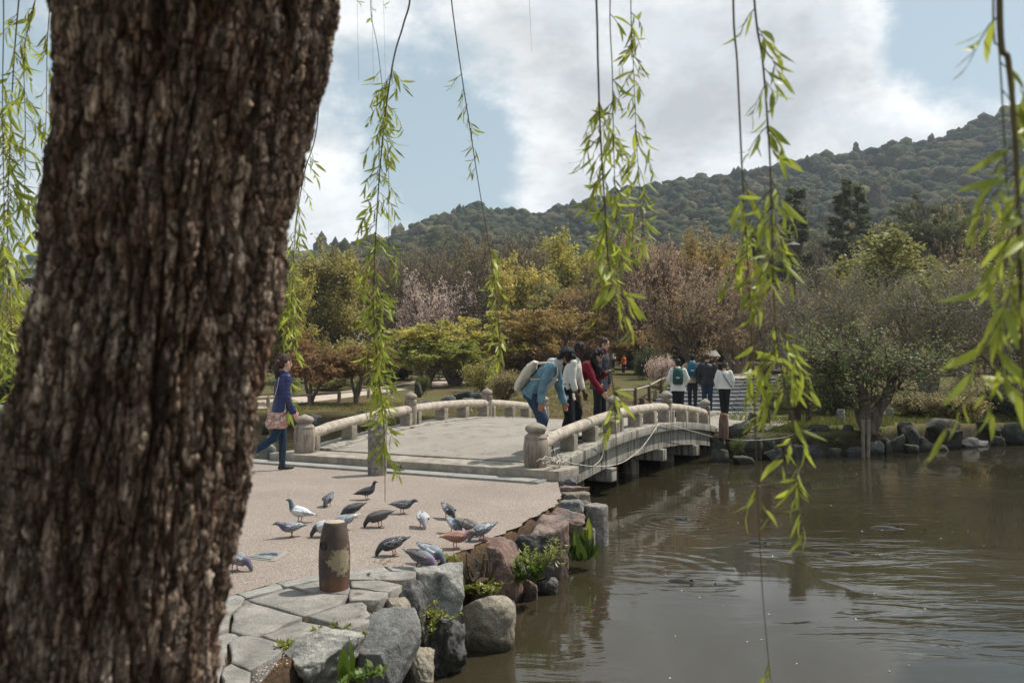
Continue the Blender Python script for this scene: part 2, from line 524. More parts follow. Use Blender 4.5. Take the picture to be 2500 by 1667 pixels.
M['step'] = surf('step_stone', [lin(92, 92, 92), lin(128, 128, 128), lin(156, 154, 152)], 5, .9, 30, .6, .02, rnd=True)


def stained(name, cols, stain, amount=(.5, .62)):
    """concrete or stone with dark streaks that run down it"""
    m, nt, b = mk(name)
    v = coords(nt, rnd=True); vs = coords(nt, (1, 1, .10), rnd=True)
    c = ramp(nt, tex(nt, v, 4, 8, .6), [(.3, cols[0]), (.7, cols[1])])
    f = mrange(nt, tex(nt, vs, 9, 6, .7), *amount)
    c = mixc(nt, f, c, stain)
    fn = tex(nt, v, 80, 6, .65)
    c = mixc(nt, .5, c, ramp(nt, fn, [(.3, (.6,) * 3), (.7, (1.25,) * 3)]), 'MULTIPLY')
    nt.links.new(c, b.inputs['Base Color']); b.inputs['Roughness'].default_value = .9; b.inputs['Specular IOR Level'].default_value = .25
    bump(nt, b, fn, .5, .005)
    return m


M['post'] = stained('post_granite', (lin(132, 120, 108), lin(168, 156, 142)), lin(64, 54, 46), (.48, .68))
M['rail'] = surf('rail_granite', [lin(146, 134, 121), lin(176, 164, 149), lin(200, 188, 172)], 7, .88, 90, .4, .004, spots=lin(116, 106, 94), spot_scale=10, spot_at=(.56, .72), rnd=True)
M['fascia'] = stained('fascia_concrete', (lin(140, 134, 124), lin(170, 164, 152)), lin(58, 50, 46), (.50, .64))
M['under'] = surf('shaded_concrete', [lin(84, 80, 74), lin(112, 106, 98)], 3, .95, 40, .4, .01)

# ------------------------------------------------------------------ ground, pond, plaza
POND = [(45, 2.6), (8, 3.0), (3, 3.3), (1, 3.6), (-.4, 3.6), (-1.1, 3.8), (-1.27, 4.15), (-1.22, 4.5), (-1.0, 4.82), (-.85, 5.05), (-.82, 5.6), (-.84, 6.0), (-.74, 6.4), (-.48, 6.95), (-.26, 7.4), (.02, 8.05), (.22, 8.7), (.48, 9.4),
        (.60, 10.1), (.66, 11.2), (.7, 12.2), (-3.3, 14.4), (-4.4, 14.2), (-7, 14.6), (-12, 15), (-25, 15), (-45, 16), (-45, 28), (-14, 28.5), (-8, 28.6), (-4, 28), (-1, 26.8),
        (.4, 24.6), (1.2, 21.7), (4.2, 20.2), (5.0, 19.9), (5.4, 19.3), (6.5, 19.6), (8.4, 20.6), (11, 22.1), (14, 23.7), (20, 26), (45, 32)]
PW = np.array(POND)


def pond_in(x, y):
    """distance inside the pond's outline, negative on land"""
    p = np.stack([np.ravel(x), np.ravel(y)], 1)
    d = np.full(len(p), 1e9); ins = np.zeros(len(p), bool)
    for i in range(len(PW)):
        a, b = PW[i], PW[(i + 1) % len(PW)]
        e = b - a; w = p - a
        t = np.clip((w @ e) / (e @ e), 0, 1)
        d = np.minimum(d, np.hypot(*(w - t[:, None] * e).T))
        c = (a[1] > p[:, 1]) != (b[1] > p[:, 1])
        with np.errstate(divide='ignore', invalid='ignore'):
            xi = a[0] + (p[:, 1] - a[1]) * e[0] / (e[1] if e[1] else 1e-9)
        ins ^= c & (p[:, 0] < xi)
    return np.where(ins, d, -d).reshape(np.shape(x))


def zland(x, y):
    x = np.asarray(x, float); y = np.asarray(y, float)
    A = .12 + .93 * smooth((x + 1) / 5)
    z = A * np.clip((y - 25.5) / 10, 0, 1) + .014 * np.clip(y - 36, 0, 80)
    # a low mound beside the bridge's far end, left of the steps
    z = z + .35 * np.exp(-(((x - 2.2) / 2.2) ** 2 + ((y - 29.5) / 3.5) ** 2))
    far = smooth((y - 16) / 6)
    z = z + far * .05 * np.sin(x * .9 + 1.3) * np.cos(y * .7)
    t = (y - 26.9) / 7.9                      # bed of the steps
    cor = smooth((2.6 - np.abs(x - 6.35 - 2.65 * t)) / .5) * smooth((y - 26) / .4) * smooth((36.3 - y) / .6)
    bed = np.clip(t - .12, 0, 1) * 1.0 - .13
    return np.where(cor > 0, z * (1 - cor) + np.minimum(z, bed) * cor, z)


def zter(x, y):
    d = pond_in(x, y); zl = zland(x, y)
    return zl * (1 - smooth((d + .05) / .4)) + (-1.2) * smooth((d + .05) / .4)


def ter(px, py, lift=0.0):
    """the point of the land seen at a place of the photograph"""
    r = ray(px, py); Y = np.concatenate([np.arange(3, 60, .05), np.arange(60, 140, .2)])
    X = r.x / r.y * Y; Z = H + r.z / r.y * Y
    k = np.argmax(Z <= zland(X, Y) + lift)
    return Vector((X[k], Y[k], float(zland(X[k], Y[k])) + lift))


def zat(x, y): return float(zland(x, y))


gx = np.concatenate([-np.geomspace(420, 9, 46), np.arange(-8.8, 14.01, .2), np.geomspace(14.3, 420, 48)])
gy = np.concatenate([np.linspace(-60, 2, 10), np.arange(2.2, 33, .2), np.geomspace(33.3, 900, 60)])
GX, GY = np.meshgrid(gx, gy)
GZ = zter(GX, GY)
me = mesh_np('ground', np.stack([GX, GY, GZ], -1).reshape(-1, 3), grid_faces(len(gx), len(gy)))
tag(obj('ground', me, M['earth']), 'dry grass and bare earth of the park', kind='structure')

wx = [(-60, -6), (60, -6), (60, 40), (-60, 40)]
me = mesh_np('pond', [(x, y, -.55) for x, y in wx], np.array([[0, 1, 2, 3]]))
tag(obj('pond', me, M['water']), 'murky brown green pond', kind='structure')

gp = [(-30, -3)] + [(-30, 13.9), (-4, 13.9), (-3.5, 13.75), (.3, 11.9), (.63, 11.5), (.60, 10.7), (.56, 9.95), (.43, 9.35), (.17, 8.62), (-.03, 8.08), (-.30, 7.43), (-.52, 6.99)]
for zx, zy in [(1290, 326), (1215, 322), (1035, 316), (655, 363), (410, 410), (185, 472), (-150, 600), (-700, 860), (-1500, 1300)]:
    p = on(zx / 2.352 + 500, zy / 2.352 + 1250); gp.append((p.x, p.y))
bm = bmesh.new()
gp2 = []
for i, (a, b) in enumerate(zip(gp, gp[1:] + gp[:1])):
    L_ = math.hypot(b[0] - a[0], b[1] - a[1]); k = max(1, int(L_ / .12)) if 5 < i < 12 else 1
    for j in range(k): gp2.append((a[0] + (b[0] - a[0]) * j / k + (random.uniform(-.035, .035) if k > 1 else 0), a[1] + (b[1] - a[1]) * j / k))
f = bm.faces.new([bm.verts.new((x, y, .006)) for x, y in gp2]); bmesh.ops.triangulate(bm, faces=[f]); bmesh.ops.recalc_face_normals(bm, faces=bm.faces)
me = bpy.data.meshes.new('plaza'); bm.to_mesh(me); bm.free()
tag(obj('plaza', me, M['gravel']), 'pinkish exposed aggregate plaza beside the pond', kind='structure')


def drape(name, pairs, mat, label, n=8, lift=.03):
    """a strip over the land between two rows of places in the photograph"""
    vs = []
    for a, b in pairs:
        A, B = ter(*a), ter(*b)
        for k in range(n + 1):
            p = A.lerp(B, k / n); vs.append((p.x, p.y, zat(p.x, p.y) + lift))
    me = mesh_np(name, vs, grid_faces(n + 1, len(pairs)))
    return tag(obj(name, me, mat), label, kind='structure')


drape('path', [((-350, 1040), (-350, 1012)), ((300, 1014), (300, 993)), ((646, 999), (646, 978)), ((760, 983), (760, 965)), ((894, 966), (894, 950)), ((960, 956), (960, 940)), ((1010, 951), (1020, 929)), ((1080, 944), (1090, 923)), ((1160, 936), (1170, 919)), ((1240, 928), (1250, 914))],
      M['path'], 'pale path curving along the far left bank')
# landing between the bridge's far end and the steps
lp = [(1.6, 21.6), (4.5, 20.15), (5.4, 19.9), (6.3, 20.6), (8.2, 24.3), (8.6, 27.2), (3.9, 27.6), (2.4, 24.5)]
lc = Vector((5.0, 23.6)); vs = []
for k in range(7):
    for x, y in lp:
        q = lc.lerp(Vector((x, y)), k / 6); vs.append((q.x, q.y, max(zat(q.x, q.y), -.02) + .03))
me = mesh_np('landing', vs, grid_faces(len(lp), 7, True))
tag(obj('landing', me, M['deck']), 'grey stone landing at the far end of the bridge', kind='structure')
# path above the steps
drape('upper_path', [((1690, 925), (1920, 928)), ((1730, 919), (1930, 920)), ((1790, 913), (1960, 911)), ((1880, 907), (2010, 904))], M['path'], 'path climbing away above the steps', 8, .05)

# ------------------------------------------------------------------ the broad steps
st = thing('stairs', 'broad grey stone steps climbing behind the bridge', 'stairs', (0, 0, 0)); st['kind'] = 'structure'
NS = 10
rowp = (.985, -.17)
for i in range(NS):
    t = i / (NS - 1)
    cx_, cy_ = 6.35 + 2.65 * t, 26.9 + 7.9 * t
    z1 = .07 + 1.0 * t + .03
    w = 4.1
    for j, (a, b) in enumerate(((-.5, -.17), (-.165, .19), (.195, .5))):
        mb = MB().box((0, 0, 0), (w * (b - a), 1.0, .2))
        me = rough_mesh(mb.mesh('step', .02), .012, 5, i * 3 + j, 1)
        mid = (a + b) / 2 * w
        o = obj('step', me, M['step'], st, (cx_ + rowp[0] * mid, cy_ + .5 + rowp[1] * mid, z1 - .1 + .012 * ((i * 3 + j) % 3 - 1)), (0, 0, math.atan2(rowp[1], rowp[0])))

# ------------------------------------------------------------------ paving slabs and their pale kerb
pav = thing('pavement', 'irregular granite paving along the pond edge', 'pavement'); pav['kind'] = 'structure'
Z2 = lambda pts: [on(x / 2.352 + 500, y / 2.352 + 1250, .03) for x, y in pts]
KERBS = [[(185, 466), (408, 403), (450, 428), (240, 488)], [(412, 402), (655, 356), (690, 379), (462, 424)], [(666, 354), (1033, 308), (1066, 331), (700, 376)], [(1042, 307), (1212, 311), (1216, 330), (1074, 331)],
         [(1220, 311), (1420, 318), (1420, 336), (1224, 330)], [(-120, 575), (178, 469), (232, 490), (-60, 600)], [(-520, 770), (-128, 580), (-68, 606), (-430, 800)]]
SLABS = [[(244, 499), (476, 432), (590, 462), (700, 470), (826, 478), (770, 530), (575, 597)], [(160, 590), (236, 506), (300, 534), (562, 602), (535, 616), (312, 712), (214, 706), (150, 690)],
         [(588, 604), (770, 540), (905, 522), (953, 592), (948, 640), (880, 668), (806, 690), (735, 655)], [(330, 708), (548, 626), (724, 656), (462, 750)],
         [(136, 752), (208, 716), (318, 720), (452, 758), (436, 806), (264, 910), (150, 872)], [(112, 900), (150, 884), (266, 926), (268, 1040), (90, 1060)],
         [(500, 424), (700, 384), (826, 394), (826, 470), (704, 462), (604, 456)], [(838, 398), (1006, 396), (1136, 418), (1062, 460), (842, 436)],
         [(834, 444), (1056, 468), (1008, 514), (834, 516)], [(944, 344), (1216, 334), (1200, 380), (1142, 388), (990, 384), (938, 366)], [(720, 379), (930, 348), (926, 366), (980, 388), (834, 392)],
         [(-160, 690), (-40, 610), (176, 496), (228, 510), (152, 588), (140, 670), (-60, 760)], [(-300, 900), (-70, 768), (130, 690), (200, 712), (128, 756), (120, 870), (-200, 990)],
         [(-420, 830), (-80, 618), (-50, 622), (-170, 694), (-310, 890)], [(-240, 1010), (105, 885), (80, 1070), (-100, 1180)], [(-100, 1200), (84, 1085), (262, 1060), (300, 1200), (60, 1330)],
         [(-330, 920), (-250, 1000), (-110, 1200), (-500, 1450), (-800, 1200)]]


def slab(name, pts, z0, z1, mat, seed, bev):
    P = Z2(pts); c = sum((Vector((p.x, p.y)) for p in P), Vector((0, 0))) / len(P)
    rs = random.Random(seed); poly = []
    for i, p in enumerate(P):
        q = P[(i + 1) % len(P)]
        a, b = Vector((p.x, p.y)) - c, Vector((q.x, q.y)) - c
        n = max(2, int((b - a).length / .09)); nn = Vector(((b - a).y, -(b - a).x)).normalized()
        for k in range(n):
            poly.append(a.lerp(b, k / n) + nn * (rs.uniform(-.013, .013) if k else 0))
    poly = [p * (1 - .003 / max(p.length, .1)) for p in poly]
    # a lid of rings shrinking to the centre, so the top can be uneven
    vs, n = [], len(poly)
    rings = [(1.0, z0), (1.0, z1 - bev), (1 - .004 / max(.15, max(p.length for p in poly)), z1)] + [(k, z1) for k in (.86, .7, .5, .28, .1)]
    for s_, z in rings:
        for p in poly: vs.append((p.x * s_, p.y * s_, z))
    vs = np.array(vs)
    top = vs[:, 2] >= z1 - 1e-6
    tilt = (rs.uniform(-.012, .012), rs.uniform(-.012, .012))
    vs[:, 2] += np.where(vs[:, 2] > z0 + 1e-6, fbm(np.c_[vs[:, :2] * 5 + seed * 3.1, vs[:, 2] * 0], 4) * .010 * np.where(top, 1, .6) + vs[:, 0] * tilt[0] + vs[:, 1] * tilt[1], 0)
    fs = [grid_faces(n, len(rings), True)]
    cap = np.array([[(len(rings) - 1) * n + i for i in range(n)]])
    me = mesh_np(name, vs, fs + [cap], smooth_shade=False)
    bmx = bmesh.new(); bmx.from_mesh(me); bmesh.ops.recalc_face_normals(bmx, faces=bmx.faces); bmx.to_mesh(me); bmx.free()
    return obj(name, me, mat, pav, (c.x, c.y, 0))


for i, s in enumerate(KERBS): slab('kerb_stone', s, -.12, .026, M['kerb'], 40 + i, .006)
for i, s in enumerate(SLABS): slab('paving_slab', s, -.12, .030 + .005 * (i % 3), M['slab'], i, .004)

# ------------------------------------------------------------------ boulders
ROCKM = {
    'grey': surf('rock_grey', [lin(84, 84, 84), lin(118, 117, 114), lin(152, 150, 144)], 3.2, .85, 26, 1.0, .02, spots=lin(172, 168, 158), spot_scale=4.5, spot_at=(.58, .7), rnd=True, dist=.4),
    'dark': surf('rock_dark', [lin(54, 53, 52), lin(86, 84, 82), lin(122, 119, 115)], 3.2, .8, 24, 1.0, .02, spots=lin(150, 146, 140), spot_scale=5, spot_at=(.62, .74), rnd=True, dist=.5),
    'brown': surf('rock_brown', [lin(92, 76, 68), lin(126, 106, 96), lin(150, 134, 124)], 2.8, .85, 24, 1.0, .02, spots=lin(90, 88, 88), spot_scale=3.5, spot_at=(.52, .7), rnd=True, dist=.4),
    'red': surf('rock_red', [lin(94, 74, 66), lin(126, 102, 92), lin(148, 128, 118)], 2.8, .85, 24, 1.0, .02, spots=lin(104, 96, 94), spot_scale=4, spot_at=(.52, .66), rnd=True, dist=.5),
    'tan': surf('rock_tan', [lin(108, 100, 88), lin(140, 130, 114), lin(172, 162, 146)], 3, .85, 26, 1.0, .02, spots=lin(98, 90, 80), spot_scale=6, spot_at=(.56, .7), rnd=True),
    'pale': surf('rock_pale', [lin(116, 114, 108), lin(150, 147, 140), lin(182, 178, 168)], 3, .85, 24, 1.0, .022, spots=lin(92, 88, 84), spot_scale=4.5, spot_at=(.54, .68), rnd=True, dist=.3),
    'mossy': surf('rock_mossy_shaded', [lin(46, 45, 40), lin(70, 68, 61), lin(96, 93, 84)], 3, .9, 22, 1.0, .03, spots=lin(58, 62, 38), spot_scale=3.5, spot_at=(.56, .7), rnd=True),  # moss-green spots; the base tones are darkened to carry the far bank's shade
}
for m_ in ROCKM.values():      # stones are stained dark where the water laps them
    nt_ = m_.node_tree; b_ = nt_.nodes['Principled BSDF']; src = b_.inputs['Base Color'].links[0].from_socket
    sp_ = nd(nt_, 'ShaderNodeSeparateXYZ'); g_ = nd(nt_, 'ShaderNodeNewGeometry'); nt_.links.new(g_.outputs['Position'], sp_.inputs[0])
    ad_ = nd(nt_, 'ShaderNodeMath', operation='MULTIPLY_ADD'); nt_.links.new(tex(nt_, g_.outputs['Position'], 9, 5, .6), ad_.inputs[0]); ad_.inputs[1].default_value = .14; nt_.links.new(sp_.outputs['Z'], ad_.inputs[2])
    nt_.links.new(mixc(nt_, mrange(nt_, ad_.outputs[0], -.36, -.43), src, mixc(nt_, .62, src, lin(40, 36, 28))), b_.inputs['Base Color'])
ICO = {}


def ico(sub):
    if sub not in ICO:
        b = bmesh.new(); bmesh.ops.create_icosphere(b, subdivisions=sub, radius=1)
        ICO[sub] = (np.array([v.co[:] for v in b.verts]), np.array([[v.index for v in f.verts] for f in b.faces])); b.free()
    return ICO[sub]


def rock_mesh(size, seed, sub=4, boxy=.5, cuts=9, flaky=0.0, amp=.05, topflat=None):
    v, f = ico(sub); p = v.copy(); rs = np.random.RandomState(seed)
    k = 2 + boxy * 6
    p = p / (np.abs(p) ** k).sum(1)[:, None] ** (1 / k)
    p += fbm(p * .9 + seed * 3.3, 3)[:, None] * v * .22
    for _ in range(cuts):
        n = rs.normal(size=3); n /= np.linalg.norm(n); o = rs.uniform(.55, .88)
        dd = p @ n - o; p -= np.maximum(dd, 0)[:, None] * n * .9
    if topflat is not None:
        n = np.array([topflat[0], topflat[1], 1.0]); n /= np.linalg.norm(n); dd = p @ n - topflat[2]; p -= np.maximum(dd, 0)[:, None] * n * .93
    lo, hi = p.min(0), p.max(0)
    p = ((p - (lo + hi) / 2) / ((hi - lo) / 2)) * (np.array(size) / 2)
    m = min(size)
    nrm = v
    d = fbm(p / m * 2.2 + seed * 9.1, 6, .6) * amp * m * 2.4
    d += np.abs(fbm(p / m * 4.5 + seed * 5.3, 4, .6)) * -amp * m * 1.5
    w1, w2, _ = worley(p / m * 3.1 + seed * 2.7)
    d += (np.clip((w2 - w1) / .25, 0, 1) - 1) * amp * m * .45
    if flaky:
        w = p[:, 2] * 38 + p[:, 0] * 9 + 5 * fbm(p * 4 + seed, 3)
        d += flaky * (np.abs((w / 6.28) % 1 - .5) - .25)
    p = p + nrm * d[:, None]
    p[:, 2] += size[2] / 2
    return mesh_np('boulder', p, f)


def rock(label, x0, y0, x1, y1, Y, kind='grey', seed=1, deep=.8, sub=4, rz=0.0, group=None, sink=.12, **k):
    """a boulder that fills this box of the photograph at distance Y"""
    a, b = at(x0, y1, Y), at(x1, y0, Y)
    w, h = b.x - a.x, b.z - a.z + sink
    me = rock_mesh((w * 1.04, max(w, h * .8) * deep, h), seed, sub, **k)
    o = obj('boulder', me, ROCKM[kind], None, ((a.x + b.x) / 2, Y + max(w, h * .8) * deep * .25, a.z - sink), (0, 0, rz))
    return tag(o, label, 'rock', group or 'boulders edging the pond')


q2 = lambda x0, y0, x1, y1: (x0 / 2.352 + 500, y0 / 2.352 + 1250, x1 / 2.352 + 500, y1 / 2.352 + 1250)
q1 = lambda x0, y0, x1, y1: (x0 / 2.613 + 550, y0 / 2.613 + 850, x1 / 2.613 + 550, y1 / 2.613 + 850)
q3 = lambda x0, y0, x1, y1: (x0 / 2.94 + 1200, y0 / 2.94 + 800, x1 / 2.94 + 1200, y1 / 2.94 + 800)
q4 = lambda x0, y0, x1, y1: (x0 / 2.94 + 1700, y0 / 2.94 + 600, x1 / 2.94 + 1700, y1 / 2.94 + 600)
rock('grey flaky layered rock beside the paving at the bottom of the view', *q2(425, 705, 862, 1060), 4.62, 'pale', 11, 1.0, 5, flaky=.028, topflat=(-.1, -.6, .55), boxy=.5, sink=.05, cuts=12)
rock('big smooth dark boulder with a pale flat top nearest the camera', *q2(862, 622, 1216, 1050), 4.95, 'grey', 23, .95, 5, topflat=(-.05, -.3, .60), boxy=.55, cuts=6, amp=.02)
rock('small rounded tan rock between the paving and the dark upright rock', *q2(985, 505, 1178, 660), 5.6, 'tan', 31, .9, 5, boxy=.15, cuts=3)
rock('dark upright rounded rock left of the blocky pale boulder', *q2(1092, 404, 1292, 740), 5.85, 'dark', 47, .8, 5, boxy=.1, cuts=5)
rock('large blocky pale grey boulder with a flat top by the weeds', *q2(1142, 314, 1482, 660), 6.35, 'pale', 52, .8, 5, topflat=(0, -.12, .72), boxy=.8, cuts=7, amp=.035)
rock('craggy black and white rock standing at the waterline', *q2(1248, 628, 1494, 900), 5.85, 'dark', 64, .85, 5, boxy=.1, cuts=12, flaky=.02, amp=.07)
rock('large rounded tan boulder sloping into the water', *q2(1440, 478, 1786, 772), 6.35, 'tan', 71, .75, 5, boxy=.15, cuts=4, amp=.025)
rock('tan boulder half hidden below the big smooth one', *q2(1120, 785, 1308, 1060), 5.25, 'tan', 83, .8, 5, boxy=.2, cuts=4)
rock('reddish brown square boulder behind the rounded tan one', *q2(1553, 172, 1842, 540), 7.45, 'red', 97, .8, 5, topflat=(.05, -.15, .8), boxy=.5, cuts=9)
rock('small grey rock beside the cut root stump', *q2(1424, 238, 1592, 345), 7.3, 'dark', 101, .8, 5, boxy=.2, cuts=5)
rock('dark blue grey rock between the red and the brown boulders', *q2(1773, 128, 2002, 330), 7.95, 'dark', 113, .8, 5, boxy=.3, cuts=8)
rock('large brown boulder with a flat top above the leafy plant', *q2(1826, 34, 2098, 398), 8.4, 'brown', 127, .75, 5, topflat=(0, -.2, .68), boxy=.5, cuts=8)
rock('smooth brown boulder beside the stone post in the water', *q1(2062, 1024, 2302, 1215), 9.35, 'brown', 131, .75, 5, topflat=(.2, -.35, .6), boxy=.3, cuts=5)
rock('wet dark rock at the waterline below the blue grey rock', *q2(1898, 376, 2030, 490), 7.9, 'dark', 139, .8, 5, boxy=.2, cuts=8)
rock('brown rock at the waterline beside the spiky weeds', *q2(1786, 385, 1914, 512), 7.7, 'brown', 149, .8, 5, boxy=.2, cuts=6)
rock('small dark rock peeping out behind the rounded tan boulder', *q2(1740, 520, 1788, 630), 6.7, 'dark', 151, .9, 3, boxy=.2)
rock('flat grey slab stone just above the stone post', *q1(2068, 974, 2292, 1046), 9.95, 'grey', 157, .6, 5, topflat=(0, 0, .5), boxy=.6, sink=.3)
rock('pale tan flat stone, third from the bridge along the shore', *q1(2108, 924, 2334, 1000), 10.4, 'tan', 163, .55, 5, topflat=(0, 0, .5), boxy=.5, sink=.3)
rock('rosy tan flat stone, second from the bridge along the shore', *q1(2110, 880, 2322, 950), 10.9, 'brown', 167, .55, 5, topflat=(0, 0, .55), boxy=.5, sink=.3)
rock('dark slate stone tucked against the near corner of the bridge', *q1(2062, 818, 2242, 892), 11.5, 'dark', 173, .6, 5, topflat=(-.2, 0, .5), boxy=.3, sink=.3)
# rocks that prop the bank under the near end of the bridge and behind the first row
rock('dark stone in the bank under the near bridge corner', *q1(2200, 880, 2330, 1010), 11.9, 'dark', 179, .7, 3, boxy=.5)
# far bank, from the bridge to the right
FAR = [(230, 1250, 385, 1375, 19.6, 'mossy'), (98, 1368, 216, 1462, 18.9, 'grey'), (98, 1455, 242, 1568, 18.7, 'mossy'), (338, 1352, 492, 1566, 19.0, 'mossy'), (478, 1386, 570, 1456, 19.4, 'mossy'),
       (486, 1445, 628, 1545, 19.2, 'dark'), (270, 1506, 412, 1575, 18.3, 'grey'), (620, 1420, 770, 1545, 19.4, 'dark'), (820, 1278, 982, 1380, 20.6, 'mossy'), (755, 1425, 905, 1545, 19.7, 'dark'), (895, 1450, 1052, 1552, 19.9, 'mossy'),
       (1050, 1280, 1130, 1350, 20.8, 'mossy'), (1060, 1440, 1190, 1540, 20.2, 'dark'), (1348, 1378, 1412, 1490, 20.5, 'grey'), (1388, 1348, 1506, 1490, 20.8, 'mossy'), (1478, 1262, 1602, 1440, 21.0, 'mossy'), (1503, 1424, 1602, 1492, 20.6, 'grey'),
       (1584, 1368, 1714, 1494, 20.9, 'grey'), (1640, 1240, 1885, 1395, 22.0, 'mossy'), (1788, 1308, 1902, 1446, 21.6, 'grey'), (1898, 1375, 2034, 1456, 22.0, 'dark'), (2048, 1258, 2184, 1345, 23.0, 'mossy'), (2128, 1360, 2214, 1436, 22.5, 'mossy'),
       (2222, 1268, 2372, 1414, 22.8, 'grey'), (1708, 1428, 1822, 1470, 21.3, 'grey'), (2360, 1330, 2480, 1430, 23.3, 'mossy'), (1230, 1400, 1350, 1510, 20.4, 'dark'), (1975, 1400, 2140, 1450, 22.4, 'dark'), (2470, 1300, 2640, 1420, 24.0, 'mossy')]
ORD = ['first', 'second', 'third', 'fourth', 'fifth', 'sixth', 'seventh', 'eighth', 'ninth', 'tenth', 'eleventh', 'twelfth', 'thirteenth', 'fourteenth', 'fifteenth', 'sixteenth', 'seventeenth', 'eighteenth', 'nineteenth', 'twentieth',
       'twenty-first', 'twenty-second', 'twenty-third', 'twenty-fourth', 'twenty-fifth', 'twenty-sixth', 'twenty-seventh', 'twenty-eighth', 'twenty-ninth', 'thirtieth']
for i, r in enumerate(sorted(FAR, key=lambda r: r[0] + r[2])):
    r = (*r[:5], 'mossy' if r[5] == 'grey' else r[5]); size = 'low' if r[3] - r[1] < 80 else 'tall' if r[3] - r[1] > 150 else 'squat'  # grey stones here also take the mossy tones with shade painted in
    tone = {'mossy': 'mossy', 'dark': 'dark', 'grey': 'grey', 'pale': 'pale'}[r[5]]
    rock(f'{size} {tone} rock on the shaded far right bank, {ORD[i]} from the bridge', *q4(*r[:4]), r[4], r[5], 200 + i * 7, .8, 4 if r[2] - r[0] > 110 else 3, boxy=.35 if i % 3 else .75, cuts=8, group='rocks along the far right bank')
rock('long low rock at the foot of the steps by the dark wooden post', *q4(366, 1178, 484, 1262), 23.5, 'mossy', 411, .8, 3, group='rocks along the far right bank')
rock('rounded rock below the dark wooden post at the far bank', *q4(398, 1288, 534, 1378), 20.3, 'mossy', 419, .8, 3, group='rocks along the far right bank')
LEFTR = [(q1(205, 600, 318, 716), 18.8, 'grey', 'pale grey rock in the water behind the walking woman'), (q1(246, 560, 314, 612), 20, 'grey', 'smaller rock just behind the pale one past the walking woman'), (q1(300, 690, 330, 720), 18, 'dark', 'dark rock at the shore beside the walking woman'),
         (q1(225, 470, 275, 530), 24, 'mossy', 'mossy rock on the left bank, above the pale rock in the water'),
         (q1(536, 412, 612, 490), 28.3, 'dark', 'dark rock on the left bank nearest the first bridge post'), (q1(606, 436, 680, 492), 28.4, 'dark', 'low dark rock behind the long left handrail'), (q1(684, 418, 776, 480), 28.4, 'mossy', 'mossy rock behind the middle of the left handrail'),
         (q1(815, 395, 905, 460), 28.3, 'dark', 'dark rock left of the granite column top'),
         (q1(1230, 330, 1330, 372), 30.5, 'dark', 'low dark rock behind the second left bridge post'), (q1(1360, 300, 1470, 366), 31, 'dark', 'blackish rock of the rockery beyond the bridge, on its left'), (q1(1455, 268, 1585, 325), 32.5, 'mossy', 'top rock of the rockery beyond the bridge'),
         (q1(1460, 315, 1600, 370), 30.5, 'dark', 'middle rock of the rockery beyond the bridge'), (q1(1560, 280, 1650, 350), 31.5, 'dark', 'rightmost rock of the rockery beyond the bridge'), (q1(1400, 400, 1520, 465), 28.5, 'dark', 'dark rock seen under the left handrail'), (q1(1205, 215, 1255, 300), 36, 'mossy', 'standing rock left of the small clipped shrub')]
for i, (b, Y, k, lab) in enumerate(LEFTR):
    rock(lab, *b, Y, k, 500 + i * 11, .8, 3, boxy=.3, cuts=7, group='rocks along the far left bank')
rock('pale rock on the bank beyond the tree trunk at the left edge', -40, 985, 22, 1040, 19, 'grey', 633, .8, 3, group='rocks along the far left bank')
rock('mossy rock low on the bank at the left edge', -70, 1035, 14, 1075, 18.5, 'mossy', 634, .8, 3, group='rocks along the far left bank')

# ------------------------------------------------------------------ the stone bridge
BR = Vector((.34, 12.0)); EX = Vector((.885, -.465)); EY = Vector((.465, .885)); BW, BL = 4.3, 9.3
BC = BR - EX * (BW / 2); BROT = math.atan2(EX.y, EX.x)
bridge = thing('stone_bridge', 'low arched stone footbridge with round granite handrails over the pond', 'bridge', (BC.x, BC.y, 0), BROT)


def bz(y):
    t = y / BL; return .125 + .31 * (1 - (2 * t - 1) ** 2)


def bworld(x, y, z=0.0):
    p = BC + EX * x + EY * y; return Vector((p.x, p.y, z))


def arch(x0, x1, up, down, y0=0.0, y1=BL, n=28):
    """a bar that follows the arch: from x0 to x1 across, from down to up above the deck line"""
    vs = []
    for k in range(n + 1):
        y = y0 + (y1 - y0) * k / n; z = bz(y)
        vs += [(x0, y, z + down), (x1, y, z + down), (x1, y, z + up), (x0, y, z + up)]
    fs = [(k * 4 + a, k * 4 + b, k * 4 + 4 + b, k * 4 + 4 + a) for k in range(n) for a, b in ((0, 1), (1, 2), (2, 3), (3, 0))]
    return MB().add(vs, fs + [(3, 2, 1, 0), tuple(n * 4 + i for i in range(4))])


arch(-1.86, 1.86, 0, -.14, .36).build('deck', M['deck'], bridge)
for s in (-1, 1):
    for y0, y1 in ((.36, 3.18), (3.19, 6.22), (6.23, BL)):
        a, b = sorted((s * 1.865, s * 2.42))
        arch(a, b, .025, -.125, y0, y1, 14).build('edge_beam', M['fascia'], bridge, .012)
    a, b = sorted((s * 1.95, s * 2.33))
    arch(a, b, -.128, -.46, .1, BL - .05).build('girder', M['fascia'], bridge)
for y in (2.4, 5.2, 7.6):
    MB().box((0, y, bz(y) - .58), (4.86, .24, .22)).build('cross_beam', M['fascia'], bridge, .01)
    for s in (-1, 1):
        MB().lathe([(.17, -1.3), (.165, -.6), (.155, bz(y) - .69)], 20).build('pier', M['post'], bridge, 0, (s * 1.72, y, 0))
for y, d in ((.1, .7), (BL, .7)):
    MB().box((0, y, -.55), (4.5, d, 1.2)).build('abutment', M['under'], bridge, .03)
